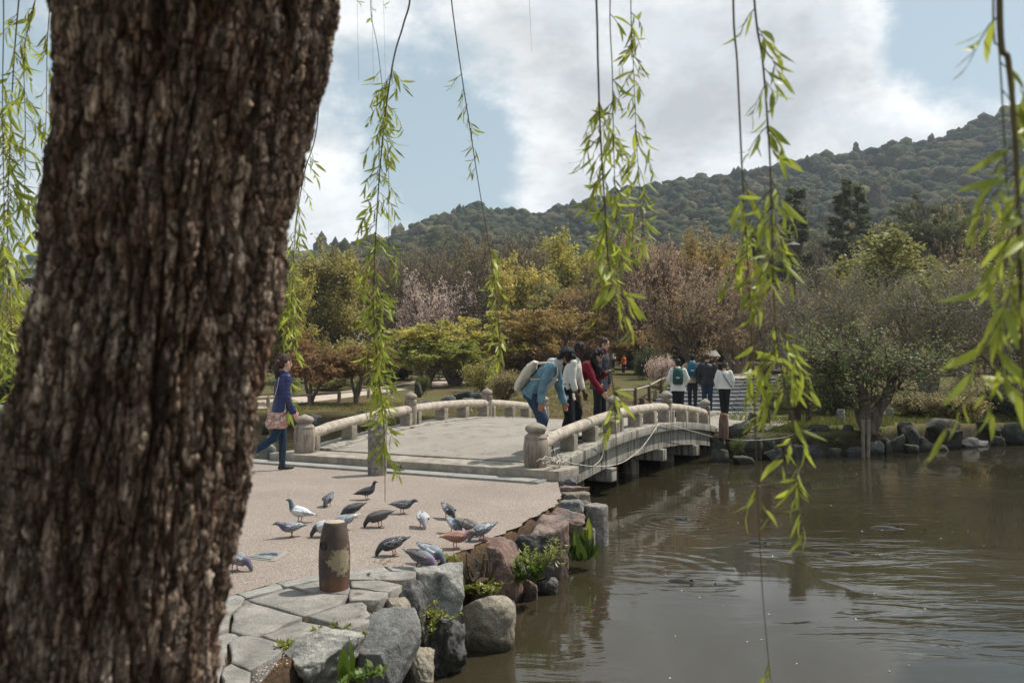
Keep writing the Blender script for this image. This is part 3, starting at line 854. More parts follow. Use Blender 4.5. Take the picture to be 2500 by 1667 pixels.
# threshold slabs at the near end, with a thin flat strip in front, and the far threshold
for x0, x1 in ((-2.62, .02), (.035, 2.66)):
    me = MB().box(((x0 + x1) / 2, .03, .075), (x1 - x0, .70, .15)).mesh('approach_step', .018)
    obj('approach_step', rough_mesh(me, .005, 6, 3, 2), M['granite_pale'], bridge)
for x0, x1 in ((-3.15, -.9), (-.89, 1.05), (1.06, 2.5)):
    MB().box(((x0 + x1) / 2, -.50, .008), (x1 - x0, .33, .06)).build('threshold_strip', M['kerb'], bridge, .008)
MB().box((0, BL + .2, .03), (4.9, .5, .18)).build('approach_step', M['granite_pale'], bridge, .015)

END = [(.155, 0), (.172, .05), (.182, .16), (.180, .28), (.168, .385), (.160, .395), (.166, .405), (.166, .425), (.160, .432), (.150, .45), (.118, .472), (.112, .49)]
ENDK = [(.105, .485), (.140, .505), (.155, .535), (.152, .56), (.125, .59), (.075, .612), (.03, .63), (.008, .637)]
MID = [(.115, 0), (.122, .1), (.120, .38), (.112, .40), (.124, .412), (.124, .438), (.112, .446), (.112, .455), (.122, .465), (.116, .485), (.088, .50), (.085, .52)]
MIDK = [(.08, .515), (.112, .53), (.126, .555), (.122, .585), (.095, .612), (.05, .64), (.018, .66), (.004, .668)]
me_p = {k: (MB().lathe(a, 28).mesh('newel_post', sharp=50), MB().lathe(b, 28).mesh('cap', sharp=60)) for k, a, b in (('e', END, ENDK), ('m', MID, MIDK))}
for s in (-1, 1):
    for i in range(4):
        y = (0.0, BL / 3, BL * 2 / 3, BL)[i]
        k = 'e' if i == 0 else 'm'
        z = .15 if i == 0 else bz(y) + (.02 if i < 3 else .02)
        p = obj('newel_post', me_p[k][0], M['post'], bridge, (s * 2.15, y, z), (0, 0, i + s))
        obj('cap', me_p[k][1], M['granite'], p)
    for i in range(3):
        y0, y1 = BL / 3 * i + (.14 if i == 0 else .09), BL / 3 * (i + 1) - .09
        pts = [(s * 2.15, y0 + (y1 - y0) * j / 12, bz(y0 + (y1 - y0) * j / 12) + .325 - .02 * (i == 0 and j < 2)) for j in range(13)]
        MB().tube(pts, .092, 20).build('handrail', M['rail'], bridge)
        L_ = y1 - y0
        for yy, d in ((y0 + .07, .10), (y0 + L_ * .36, .15), (y0 + L_ * .66, .15), (y1 - .07, .10)):
            z0, z1 = bz(yy) + .02, bz(yy) + .27
            MB().box((s * 2.15, yy, (z0 + z1) / 2), (.24, d, z1 - z0)).build('baluster', M['granite'], bridge, .008)

# ------------------------------------------------------------------ bollards, column, posts in the water
def wear_mat():
    m, nt, b = mk('weathered_bollard')
    v = coords(nt)
    c = ramp(nt, tex(nt, v, 7, 8, .65), [(.3, lin(58, 50, 46)), (.5, lin(82, 70, 64)), (.68, lin(104, 84, 72))])
    sp = nd(nt, 'ShaderNodeSeparateXYZ'); nt.links.new(v, sp.inputs[0])
    rust = mrange(nt, tex(nt, v, 5, 7, .7), .45, .6)
    low = mrange(nt, sp.outputs['Z'], .2, .02)
    ml = nd(nt, 'ShaderNodeMath', operation='MULTIPLY'); nt.links.new(rust, ml.inputs[0]); nt.links.new(low, ml.inputs[1])
    c = mixc(nt, ml.outputs[0], c, lin(122, 84, 64))
    # the patch where the coating has peeled, a torn shape on the side away from the walker
    px_ = nd(nt, 'ShaderNodeVectorMath', operation='DISTANCE'); nt.links.new(v, px_.inputs[0]); px_.inputs[1].default_value = (.07, -.09, .21)
    tn = tex(nt, v, 14, 8, .75)
    ad = nd(nt, 'ShaderNodeMath', operation='MULTIPLY_ADD'); nt.links.new(tn, ad.inputs[0]); ad.inputs[1].default_value = .34; nt.links.new(px_.outputs['Value'], ad.inputs[2])
    patch = mrange(nt, ad.outputs[0], .262, .25)
    c = mixc(nt, patch, c, ramp(nt, tex(nt, v, 40, 5), [(.3, lin(136, 122, 98)), (.7, lin(164, 150, 124))]))
    top = mrange(nt, sp.outputs['Z'], .462, .466)
    c = mixc(nt, top, c, lin(176, 158, 138))
    nt.links.new(c, b.inputs['Base Color']); b.inputs['Roughness'].default_value = .75; b.inputs['Specular IOR Level'].default_value = .3
    pb = nd(nt, 'ShaderNodeMath', operation='MULTIPLY_ADD'); nt.links.new(patch, pb.inputs[0]); pb.inputs[1].default_value = -.8; nt.links.new(tex(nt, v, 60, 6, .7), pb.inputs[2])
    bump(nt, b, pb.outputs[0], .6, .006)
    return m


M['bollard'] = wear_mat()
M['iron'] = plain('dark_iron', lin(58, 52, 50), .5, 60, .4, .002, .5, metal=.6)
M['rough'] = surf('rough_granite', [lin(98, 92, 88), lin(132, 126, 120), lin(164, 158, 150)], 11, .92, 34, 1.0, .014, spots=lin(86, 78, 72), spot_scale=14, spot_at=(.52, .66))
M['wood'] = surf('dark_wood', [lin(52, 42, 36), lin(78, 64, 54), lin(98, 82, 70)], 4, .85, 18, .5, .008, (6, 6, .7), rnd=True)
M['greywood'] = surf('grey_wood', [lin(96, 84, 72), lin(126, 112, 98), lin(150, 136, 120)], 5, .85, 22, .5, .006, (5, 5, .8), rnd=True)
M['palewood'] = surf('pale_pole', [lin(150, 140, 126), lin(182, 172, 156)], 5, .8, 20, .3, .004, (3, 3, .8), rnd=True)
M['rope'] = plain('pale_rope', lin(182, 176, 164), .8, 90, .4, .003)
M['redlog'] = surf('red_brown_log', [lin(86, 62, 54), lin(116, 88, 76), lin(134, 108, 96)], 6, .85, 24, .5, .006, (4, 4, .6), rnd=True)

BOLL = [(.098, -.03), (.104, .04), (.109, .14), (.109, .24), (.103, .32), (.092, .39), (.078, .445), (.072, .463), (.066, .467)]
p = on(816, 1446)
bo = thing('log_bollard', 'weathered brown bollard with a peeling pale patch on the paving', 'bollard', (p.x, p.y, .03))
MB().lathe(BOLL, 40).build('post', M['bollard'], bo, sharp=60)
ring = []
for k in range(17):
    a = 2 * math.pi * k / 16; ring.append((.026 * math.cos(a), 0, .026 * math.sin(a)))
ey = MB().tube([(0, .03, 0), (0, 0, 0)], [.022, .022], 12); ey.tube(ring, .006, 8)
ey.build('ring_bolt', M['iron'], bo, 0, (-.062, -.090, .315), (0, 0, -.6))
p = on(1767, 1066)
bo2 = thing('log_bollard', 'red brown bollard at the far end of the bridge beside a pointed rock', 'bollard', (p.x, p.y, .0))
MB().lathe([(r * 1.02, z * 1.12) for r, z in BOLL], 24).build('post', M['redlog'], bo2, sharp=60)

p = on(921, 1160)
me = MB().lathe([(.135, -.05), (.138, .1), (.136, .4), (.137, .7), (.134, .80), (.126, .812)], 40).mesh('c', sharp=50)
col_ = obj('granite_column', rough_mesh(me, .010, 16, 2, 1), M['rough'], None, (p.x, p.y, 0))
tag(col_, 'rough round granite column standing in front of the bridge', 'bollard')
p = at(1457, 1330, 10.0)
me = MB().lathe([(.15, -.5), (.15, 0), (.147, .3), (.148, .44), (.136, .458)], 36).mesh('c', sharp=50)
tag(obj('stone_post', rough_mesh(me, .012, 12, 5, 1), M['rough'], None, (p.x, p.y + .1, p.z)), 'thick rough stone post standing in the water by the shore', 'stone post')
p = at(1437, 1322, 9.7)
me = MB().lathe([(.075, -.3), (.075, .13), (.068, .15)], 24).mesh('c', sharp=50)
tag(obj('stone_post', rough_mesh(me, .008, 12, 6, 1), M['rough'], None, (p.x, p.y, p.z)), 'short stone stub left of the thick post in the water', 'stone post')

# ------------------------------------------------------------------ rope along the bridge side
def on_side(px, py, out=.32):
    r = ray(px, py); n = Vector((EX.x, EX.y, 0)); q = Vector((BR.x, BR.y, 0)) + n * out
    t = (q - Vector((0, 0, H))).dot(n) / r.dot(n); return Vector((0, 0, H)) + r * t


def spline(pts, m=6):
    out = []
    for i in range(len(pts) - 1):
        p0, p1, p2, p3 = pts[max(i - 1, 0)], pts[i], pts[i + 1], pts[min(i + 2, len(pts) - 1)]
        for k in range(m):
            t = k / m
            out.append(.5 * ((2 * p1) + (p2 - p0) * t + (2 * p0 - 5 * p1 + 4 * p2 - p3) * t * t + (3 * p1 - p0 - 3 * p2 + p3) * t ** 3))
    return out + [pts[-1]]


z3 = lambda x, y: (x / 2.94 + 1200, y / 2.94 + 800)
rope = thing('rope', 'thin pale rope strung along the bridge side to the far bank', 'rope', (0, 0, 0))
main = [on_side(*z3(x, y)) for x, y in ((452, 880), (470, 930), (560, 968), (650, 985), (730, 994), (860, 988), (950, 960), (1020, 912), (1080, 858), (1150, 765), (1205, 684))]
MB().tube(spline(main), .008, 6).build('strand', M['rope'], rope)
side2 = [on_side(*z3(x, y), .30) for x, y in ((1205, 684), (1300, 704), (1430, 738), (1560, 775))]
far = [at(*z3(x, y), Y) for x, y, Y in ((1640, 790, 19.2), (1760, 803, 18.6), (1900, 806, 18.6), (2080, 790, 19.2), (2180, 762, 19.8), (2290, 730, 20.4))]
MB().tube(spline(side2 + far), .007, 6).build('strand', M['rope'], rope)
loop = [on_side(*z3(x, y), .33) for x, y in ((730, 994), (780, 950), (802, 890), (800, 830), (785, 806), (765, 800))]
MB().tube(spline(loop), .007, 6).build('strand', M['rope'], rope)
rs = random.Random(4)
for k in range(7):
    x, y = 500 + rs.uniform(-40, 25), 930 + rs.uniform(-30, 25); pts = []
    a = rs.uniform(0, 6)
    for j in range(8):
        pts.append(on_side(*z3(x, y), .31 + rs.uniform(0, .1))); a += rs.uniform(-.9, .9); x += 26 * math.cos(a); y += 26 * abs(math.sin(a)) * rs.choice((1, 1, -.6))
    MB().tube(spline(pts, 4), .006, 5).build('tangle', M['rope'], rope)
wire = [on_side(*z3(x, y), .02) for x, y in ((398, 770), (430, 800), (438, 860), (446, 900))]
MB().tube(spline(wire), .008, 6).build('tie', M['iron'], rope)

# ------------------------------------------------------------------ fences, posts, sign, lamp
def fence(name, label, bases, hgt, mat, rmat, pr=.05, rr=.03, rail_z=None, sag=0.0):
    """posts stand at these places of the photograph, a rail or rope joins their tops"""
    B = [ter(*b) for b in bases]
    f = thing(name, label, 'fence', B[0])
    for b in B:
        MB().lathe([(pr, -.2), (pr, hgt - .02), (pr * .8, hgt)], 10).build('post', mat, f, 0, b - B[0])
    pts = []
    for i in range(len(B) - 1):
        for k in range(6):
            t = k / 6; q = B[i].lerp(B[i + 1], t) - B[0]; q.z += (rail_z or hgt * .9) - sag * 4 * t * (1 - t); pts.append(q)
    q = B[-1] - B[0]; q.z += (rail_z or hgt * .9); pts.append(q)
    MB().tube(pts, rr, 8).build('rail', rmat, f)
    return f


fence('rail_fence', 'low log rail fence on short posts beside the left bank path', [(250, 1022), (420, 1012), (560, 1003), (655, 996), (755, 989), (828, 982), (900, 972), (958, 962)], .44, M['greywood'], M['palewood'], .075, .045)
fence('rope_fence', 'pale rope fence on stakes climbing left of the steps', [(1505, 996), (1551, 993), (1585, 980), (1614, 962), (1650, 945), (1686, 930), (1716, 920)], .62, M['wood'], M['palewood'], .06, .032)
fence('rope_fence', 'rope fence on stout posts behind the top of the steps', [(1748, 916), (1786, 913), (1838, 910), (1900, 908), (1965, 905)], .70, M['greywood'], M['palewood'], .12, .035, .62, .05)
fence('rail_fence', 'dark wooden fence at the back of the path beyond the maple', [(900, 936), (960, 930), (1030, 927), (1092, 922), (1150, 919), (1210, 915)], .9, M['wood'], M['wood'], .09, .05)


def stump(label, x0, y0, x1, y1, mat, name='wooden_stump', cat='post', group='short posts along the far bank', lean=0.0):
    b = ter((x0 + x1) / 2, y1); s = F / b.y
    r = (x1 - x0) / 2 / s; h = (y1 - y0) / s
    o = MB().lathe([(r * 1.03, -.2), (r, h * .5), (r * .97, h - r * .3), (r * .82, h)], 14).build(name, mat, None, 0, b, (lean, 0, 0), sharp=50)
    return tag(o, label, cat, group)


for b, lab, mt in [((1160, 452, 1196, 542), 'pale stump post left of the steps', 'greywood'), ((1060, 508, 1100, 568), 'dark short post between the bridge and the rope fence', 'wood')]:
    stump(lab, *q3(*b), M[mt])
for i, (b, lab) in enumerate([((1008, 1175, 1066, 1272), 'grey stone stump left of the forked tree on the far bank'), ((1364, 1165, 1412, 1236), 'stone stump just past the forked tree on the far bank'), ((1544, 1130, 1598, 1222), 'dark stump standing alone on the grass past the forked tree'),
                              ((1298, 1108, 1338, 1160), 'small stump in the grass behind the forked tree'), ((662, 1195, 704, 1262), 'short dark stump by the thin dark posts')]):
    stump(lab, *q4(*b), M['rough'] if i in (0, 1) else M['wood'])
for b, lab in [((788, 1050, 826, 1275), 'thin dark post right of the wooden frame on the far bank'), ((716, 905, 750, 1172), 'slim dark post behind the wooden frame on the far bank')]:
    stump(lab, *q4(*b), M['wood'], 'wooden_post')
# frame of dark timbers beside the steps
b = ter(1869, 1038); s = F / b.y
fr = thing('timber_frame', 'dark timber frame of stout posts and a brace beside the steps', 'frame', b)
for dx, dy, w, h in ((0, 0, .21, 1.66), (1.05, .55, .19, 1.62)):
    MB().box((dx, dy, h / 2 - .1), (w, w, h + .2)).build('post', M['wood'], fr, .015)
MB().tube([(-.2, -.1, 1.50), (1.25, .65, 1.46)], .07, 10).build('beam', M['wood'], fr)
MB().tube([(.05, .03, .62), (1.0, .52, 1.12)], .055, 8).build('brace', M['wood'], fr)
MB().tube([(-.1, -.05, .45), (1.15, .6, .45)], .045, 8).build('beam', M['wood'], fr)
# two pale props in the water under the forked tree
for dx, lab in ((2108, 'pale prop pole in the water, the left of two under the forked tree'), (2119, 'pale prop pole in the water, the right of two under the forked tree')):
    a, c = at(dx, 1120, 19.75), at(dx + (dx - 2113) * .3, 1024, 19.9)
    tag(MB().tube([a + Vector((0, 0, -.4)), a, c], .045, 10).build('prop_pole', M['greywood'], None), lab, 'pole', 'prop poles under the forked tree')
# the roofed notice board
b = ter(1737, 915); s = F / b.y
sg = thing('notice_board', 'small roofed wooden notice board above the steps', 'sign', b, .25)
for dx in (-.2, .2): MB().box((dx, 0, .5), (.09, .12, 1.0)).build('post', M['greywood'], sg, .01)
MB().box((0, 0, .72), (.5, .16, .56)).build('panel', M['greywood'], sg, .01)
MB().box((0, -.09, .62), (.36, .02, .34)).build('notice', M['wood'], sg)
MB().box((0, -.02, 1.15), (.82, .62, .05), 0, .55).build('roof', M['kerb'], sg, .008)
# park lamp
b = Vector(((1940 - 1250) / F * 33.5, 33.5, zat((1940 - 1250) / F * 33.5, 33.5))); zt = at(1940, 640, b.y).z - b.z
lm = thing('park_lamp', 'tall dark park lamp with a flared lantern rising among the trees', 'lamp post', b)
MB().lathe([(.12, 0), (.09, .4), (.075, zt)], 12).build('post', M['wood'], lm)
MB().lathe([(.10, zt), (.12, zt + .05), (.34, zt + .62), (.36, zt + .66), (.30, zt + .70), (.05, zt + .82)], 6).build('lantern', plain('smoked_lantern', lin(84, 78, 70), .35), lm, sm=False)
for k in range(6):
    a = k * math.pi / 3
    MB().tube([(.12 * math.cos(a), .12 * math.sin(a), zt + .05), (.35 * math.cos(a), .35 * math.sin(a), zt + .64)], .018, 5).build('lantern_bar', M['wood'], lm)

# ------------------------------------------------------------------ inspection cover in the plaza
P = [on(x, y) for x, y in ((604, 1365), (646, 1346), (706, 1349), (672, 1373))]
c = sum(P, Vector()) / 4
dc = thing('inspection_cover', 'square grey metal cover set in a concrete frame in the plaza', 'cover', (c.x, c.y, 0))
loc = [(p - c) for p in P]
MB().prism([(p.x, p.y) for p in loc], -.05, .012).build('frame', M['deck'], dc, .004)
MB().prism([(p.x * .78 - .02, p.y * .8) for p in loc], 0, .018).build('plate', plain('cover_metal', lin(120, 122, 122), .6, 30, .3, .002, .4), dc, .003)
blk = plain('cover_inlay', lin(58, 58, 64), .5)
for dx, dy, r in ((-.05, .0, .035), (.02, .012, .045), (.055, -.03, .025)):
    MB().lathe([(r, .0175), (r * .98, .0195)], 16).build('inlay', blk, dc, 0, (dx, dy, 0))

# ------------------------------------------------------------------ the willow in front: trunk, limbs, hanging branches
def bark_mat():
    m, nt, b = mk('willow_bark')
    h = nd(nt, 'ShaderNodeAttribute', attribute_name='h').outputs['Fac']
    ce = nd(nt, 'ShaderNodeAttribute', attribute_name='cell').outputs['Fac']
    v = coords(nt, (1, 1, .3)); v2 = coords(nt)
    outer = ramp(nt, tex(nt, v, 16, 8, .7), [(.3, lin(96, 80, 67)), (.5, lin(138, 119, 103)), (.7, lin(208, 190, 172))])
    inner = ramp(nt, tex(nt, v, 12, 6, .6), [(.3, lin(76, 57, 45)), (.7, lin(116, 82, 61))])
    hn = nd(nt, 'ShaderNodeMath', operation='MULTIPLY_ADD'); nt.links.new(tex(nt, v, 30, 6, .7), hn.inputs[0]); hn.inputs[1].default_value = .5; nt.links.new(h, hn.inputs[2])
    c = mixc(nt, mrange(nt, hn.outputs[0], .42, .85), inner, outer)
    c = mixc(nt, .85, c, ramp(nt, ce, [(.1, (.5, .46, .44)), (.5, (1, 1, 1)), (.9, (1.5, 1.47, 1.45))]), 'MULTIPLY')
    red = mrange(nt, tex(nt, v, 4.2, 6, .65), .60, .70)
    c = mixc(nt, red, c, lin(128, 86, 64))
    # plates and flakes with narrow cracks between them
    wv = nd(nt, 'ShaderNodeVectorMath', operation='MULTIPLY_ADD'); nz = nd(nt, 'ShaderNodeTexNoise', Scale=28.0, Detail=3.0); nt.links.new(v2, nz.inputs['Vector'])
    nt.links.new(nz.outputs['Color'], wv.inputs[0]); wv.inputs[1].default_value = (.02, .02, .02); nt.links.new(v2, wv.inputs[2])
    hs = None
    for st, amt, w_ in (((38, 38, 5.5), .85, .09), ((90, 90, 20), .6, .11)):
        mp = nd(nt, 'ShaderNodeMapping'); mp.inputs['Scale'].default_value = st; nt.links.new(wv.outputs[0], mp.inputs[0])
        ed = nd(nt, 'ShaderNodeTexVoronoi', feature='DISTANCE_TO_EDGE', Scale=1.0); nt.links.new(mp.outputs[0], ed.inputs['Vector'])
        ce2 = nd(nt, 'ShaderNodeTexVoronoi', Scale=1.0); nt.links.new(mp.outputs[0], ce2.inputs['Vector']); sc2 = nd(nt, 'ShaderNodeSeparateColor'); nt.links.new(ce2.outputs['Color'], sc2.inputs[0])
        crack = mrange(nt, ed.outputs['Distance'], 0, w_)
        c = mixc(nt, amt, c, ramp(nt, sc2.outputs[0], [(.05, (.55, .52, .50)), (.6, (1, 1, 1)), (.95, (1.5, 1.49, 1.47))]), 'MULTIPLY')
        iv = nd(nt, 'ShaderNodeMath', operation='MULTIPLY_ADD'); nt.links.new(crack, iv.inputs[0]); iv.inputs[1].default_value = -.65; iv.inputs[2].default_value = .65
        c = mixc(nt, iv.outputs[0], c, lin(56, 43, 35))
        hh = nd(nt, 'ShaderNodeMath', operation='MULTIPLY_ADD'); nt.links.new(sc2.outputs[1], hh.inputs[0]); hh.inputs[1].default_value = .6; nt.links.new(crack, hh.inputs[2])
        if hs is None: hs = hh.outputs[0]
        else:
            a2 = nd(nt, 'ShaderNodeMath', operation='MULTIPLY_ADD'); nt.links.new(hh.outputs[0], a2.inputs[0]); a2.inputs[1].default_value = .4; nt.links.new(hs, a2.inputs[2]); hs = a2.outputs[0]
    moss = mrange(nt, tex(nt, v2, 5.5, 8, .7), .62, .74)
    c = mixc(nt, moss, c, lin(92, 90, 58))
    nt.links.new(c, b.inputs['Base Color']); b.inputs['Roughness'].default_value = .88; b.inputs['Specular IOR Level'].default_value = .25
    n_ = bump(nt, b, hs, .9, .014)
    bump(nt, b, tex(nt, coords(nt, (1, 1, .35)), 110, 8, .7), .7, .006, n_)
    return m


M['bark'] = bark_mat()
TY = 1.80
EDGE = [(-900, 60, 880), (-500, 92, 868), (-250, 108, 862), (0, 119, 826), (48, 117, 806), (95, 116, 812), (175, 118, 796), (275, 125, 766), (344, 121, 746), (450, 110, 725), (556, 101, 707), (635, 99, 706), (730, 86, 688), (830, 62, 673), (969, 34, 649), (1097, 10, 633), (1204, -10, 617), (1337, -28, 595),
        (1470, -44, 577), (1577, -58, 558), (1667, -70, 549), (1900, -110, 535), (2300, -230, 560), (2750, -420, 640)]


def trunk():
    DT = 1.93                               # from the eye to the trunk's axis
    row = np.array(EDGE, float)[::-1]; row[:, 1] -= 20
    a0, a1 = np.arctan((row[:, 1] - 1250) / F), np.arctan((row[:, 2] - 1250) / F)
    am, dl = (a0 + a1) / 2, (a1 - a0) / 2
    ez = np.array([at(0, r_, DT * math.cos(m_) - .08).z for r_, m_ in zip(row[:, 0], am)])
    ec, ey_, er = DT * np.sin(am), DT * np.cos(am), DT * np.sin(dl)
    zz = np.concatenate([np.linspace(-.12, .8, 60)[:-1], np.linspace(.8, 2.5, 430), np.linspace(2.5, 3.25, 60)[1:]])
    th = np.concatenate([np.linspace(-math.pi - .35, .45, 350)[:-1], np.linspace(.45, math.pi - .35, 70)[:-1]])
    A, Zg = np.meshgrid(th, zz)
    k5 = np.ones(9) / 9
    sm = lambda q: np.convolve(np.pad(np.interp(zz, ez, q), 4, 'edge'), k5, 'valid')
    cxx, cyy, rr = sm(ec), sm(ey_), sm(er) - .017
    p = np.stack([np.cos(A) * .30, np.sin(A) * .30, Zg], -1).reshape(-1, 3)
    w = np.stack([fbm(p * np.array([7, 7, 4.]) + 5, 3), fbm(p * np.array([7, 7, 4.]) + 31, 3)], 1)
    q = p.copy(); q[:, :2] += w * .016
    ang = .16 * p[:, 2] + .05 * pn(p * 1.5); ca, sa = np.cos(ang), np.sin(ang)
    q = np.stack([q[:, 0] * ca - q[:, 1] * sa, q[:, 0] * sa + q[:, 1] * ca, q[:, 2]], 1)
    q[:, :2] += np.stack([pn(p * np.array([34, 34, 16.])), pn(p * np.array([34, 34, 16.]) + 9)], 1) * .004
    f1, f2, cid = worley(q * np.array([1 / .046, 1 / .046, 1 / .30]))                 # long flat ridges between narrow fissures
    r1 = np.clip((f2 - f1) / .17, 0, 1)
    g1, g2, gid = worley(q * np.array([1 / .021, 1 / .021, 1 / .085]) + 40)           # broken plates
    plate = np.clip((g2 - g1) / .12, 0, 1)
    k1, k2, kid = worley(q * np.array([1 / .010, 1 / .010, 1 / .026]) + 80)           # flakes
    flake = np.clip((k2 - k1) / .16, 0, 1)
    fine = fbm(p * np.array([130, 130, 60.]), 3)
    rnd, rnd2, rnd3 = CELLP[cid & 255, 0], CELLP[gid & 255, 1], CELLP[kid & 255, 2]
    hgt = .34 * r1 * (.8 + .3 * rnd) + .26 * plate * (.2 + 1.1 * rnd2) + .13 * flake * (.2 + 1.0 * rnd3) + .08 * fine + .14 * fbm(q * np.array([15, 15, 4.]), 2)
    lump = .008 * fbm(p * np.array([4.5, 4.5, 3.0]) + 11, 3)
    disp = (hgt - .45) * .050 + lump
    R = np.repeat(rr, len(th)) + disp
    vs = np.stack([np.repeat(cxx, len(th)) + R * np.cos(A).ravel(), np.repeat(cyy, len(th)) + R * np.sin(A).ravel(), Zg.ravel()], 1)
    me = mesh_np('trunk', vs, grid_faces(len(th), len(zz), True), {'h': np.clip(hgt, 0, 1), 'cell': .25 * rnd + .45 * rnd2 + .3 * rnd3})
    return me, Vector((cxx[-1], cyy[-1], 3.2)), rr[-1]


tm, ttop, trad = trunk()
willow = thing('willow_tree', 'weeping willow with a thick furrowed trunk close in front of the camera', 'tree', (0, 0, 0))
obj('trunk', tm, M['bark'], willow)
M['limb'] = surf('willow_limb', [lin(84, 72, 62), lin(112, 98, 86)], 6, .9, 30, .6, .01, (3, 3, .6))
M['twig'] = plain('willow_twig', lin(96, 84, 52), .6, 0, var=.3, vs=12)
M['wleaf'] = leaf_mat('willow_leaf', .42, .45, .35, False, lin(162, 174, 76))


def limb(pts, r0, r1, n=14):
    sp = spline([Vector(p) for p in pts], 6)
    rad = [r0 + (r1 - r0) * i / (len(sp) - 1) for i in range(len(sp))]
    return MB().tube(sp, rad, n)


LIMBS = [[ttop + Vector((0, 0, -.15)), ttop + Vector((.35, .2, .7)), ttop + Vector((.9, .9, 1.25)), (1.0, 2.8, 4.75), (1.5, 3.3, 4.7)],
         [ttop + Vector((.05, -.05, -.1)), ttop + Vector((.2, -.5, .75)), (.3, .9, 4.4), (1.1, .8, 4.7), (1.9, 1.0, 4.6)],
         [ttop + Vector((0, .1, -.1)), ttop + Vector((.05, .5, .8)), (-.5, 3.2, 4.6), (-.45, 4.3, 4.9), (-.3, 5.2, 4.8)],
         [ttop + Vector((-.1, 0, -.1)), ttop + Vector((-.45, .2, .8)), (-1.8, 2.5, 4.4), (-2.3, 3.4, 4.5)]]
for L in LIMBS: limb(L, trad * .55, .035).build('limb', M['limb'], willow)


def leaf_shape(L=1.0, w=.17, bend=.25, fold=.22):
    rows = [(.0, 0), (.22, .78), (.5, 1.0), (.78, .62), (1.0, 0)]
    vs, idx = [], []
    for t, k in rows:
        z = -bend * t * t
        if k == 0: idx.append([len(vs)]); vs.append((t, 0, z))
        else:
            idx.append([len(vs), len(vs) + 1, len(vs) + 2])
            vs += [(t, -w / 2 * k, z + fold * w / 2 * k), (t, 0, z), (t, w / 2 * k, z + fold * w / 2 * k)]
    tri = [(0, 1, 2), (0, 2, 3), (10, 8, 7), (10, 9, 8)]
    quad = [(1, 4, 5, 2), (2, 5, 6, 3), (4, 7, 8, 5), (5, 8, 9, 6)]
    return np.array(vs), np.array(tri), np.array(quad)


LV, LT, LQ = leaf_shape()
LEAFV = [leaf_shape(1, .125 + .03 * k, .05 + .17 * k, .22)[0] for k in range(4)]
LEAFM = []
for k in range(8):
    LEAFM.append(mesh_np('leaf', LEAFV[k % 4], [LT, LQ], {'tint': np.full(len(LV), .22 + .085 * k)}))
    LEAFM[-1].materials.append(M['wleaf'])


def frame_from(d, roll):
    d = d.normalized(); a = d.cross(Vector((0, 0, 1)))
    if a.length < 1e-3: a = Vector((1, 0, 0))
    a.normalize(); b = a.cross(d)
    y = a * math.cos(roll) + b * math.sin(roll); z = d.cross(y)
    return Matrix((d, y, z)).transposed()


ALL_LEAVES = []        # (apparent size, strand, position, matrix, length, variant)
rs = random.Random(21)


def strand(pts, Y, r, ranges, leaf=.085, top=None, yj=0.0):
    """one hanging branch: its course in the photograph at distance Y, with leafy stretches (from row, to row, sprays per metre, spray length)"""
    P = [at(x, y, Y + yj * i) for i, (x, y) in enumerate(pts)]
    up = P[0] - P[1]
    head = P[0] + Vector((rs.uniform(-.08, .08), rs.uniform(-.05, .1), 4.3 - P[0].z)) if top is None else Vector(top)
    C = spline([head, P[0].lerp(head, .45) + Vector((0, 0, .0))] + P, 8)
    rad = [r * (.85 - .6 * i / (len(C) - 1)) for i in range(len(C))]
    o = MB().tube(C, rad, 6).build('hanging_branch', M['twig'], willow)
    tw = MB()
    for (y0, y1, dens, sl) in ranges:
        z0, z1 = at(0, y0, Y).z, at(0, y1, Y).z
        seg = [c for c in C if z1 <= c.z <= z0]
        n = max(1, int(abs(z0 - z1) * dens * 1.75))
        for k in range(n):
            zt = z0 + (z1 - z0) * (k + rs.random()) / n
            i = min(range(len(C)), key=lambda j: abs(C[j].z - zt)); j = min(i + 1, len(C) - 1)
            base = C[i].lerp(C[j], rs.random()); base.z = zt if abs(base.z - zt) < .06 else base.z
            a = rs.uniform(0, 2 * math.pi); L = sl * rs.uniform(.4, 1.25)
            d = Vector((math.cos(a), math.sin(a) * .8, -.6)).normalized()
            q = [base]
            for _ in range(4): d = (d + Vector((rs.uniform(-.1, .1), rs.uniform(-.1, .1), -.30))).normalized(); q.append(q[-1] + d * L / 4)
            tw.tube(q, [.0016, .0014, .0012, .001, .0007], 4)
            m = max(3, int(L / .017)); s_ = 1
            for e in range(m):
                t = (e + .6) / m; f = t * 4; i0 = min(int(f), 3); pos = q[i0].lerp(q[i0 + 1], f - i0)
                td = (q[i0 + 1] - q[i0]).normalized()
                side = td.cross(Vector((rs.uniform(-1, 1), rs.uniform(-1, 1), .3))).normalized() * s_; s_ = -s_
                ld = (td * .95 + side * rs.uniform(.2, 1.1) + Vector((rs.uniform(-.2, .2), rs.uniform(-.2, .2), rs.uniform(-.45, .1)))).normalized()
                ll = leaf * rs.uniform(.45, 1.15) * (1 - .35 * abs(t - .45))
                ALL_LEAVES.append((ll / Y, o, pos, frame_from(ld, rs.uniform(0, 6.28)), ll, rs.randrange(8)))
    if tw.v: tw.build("spray", M["twig"], o)["kind"] = "stuff"
    return o


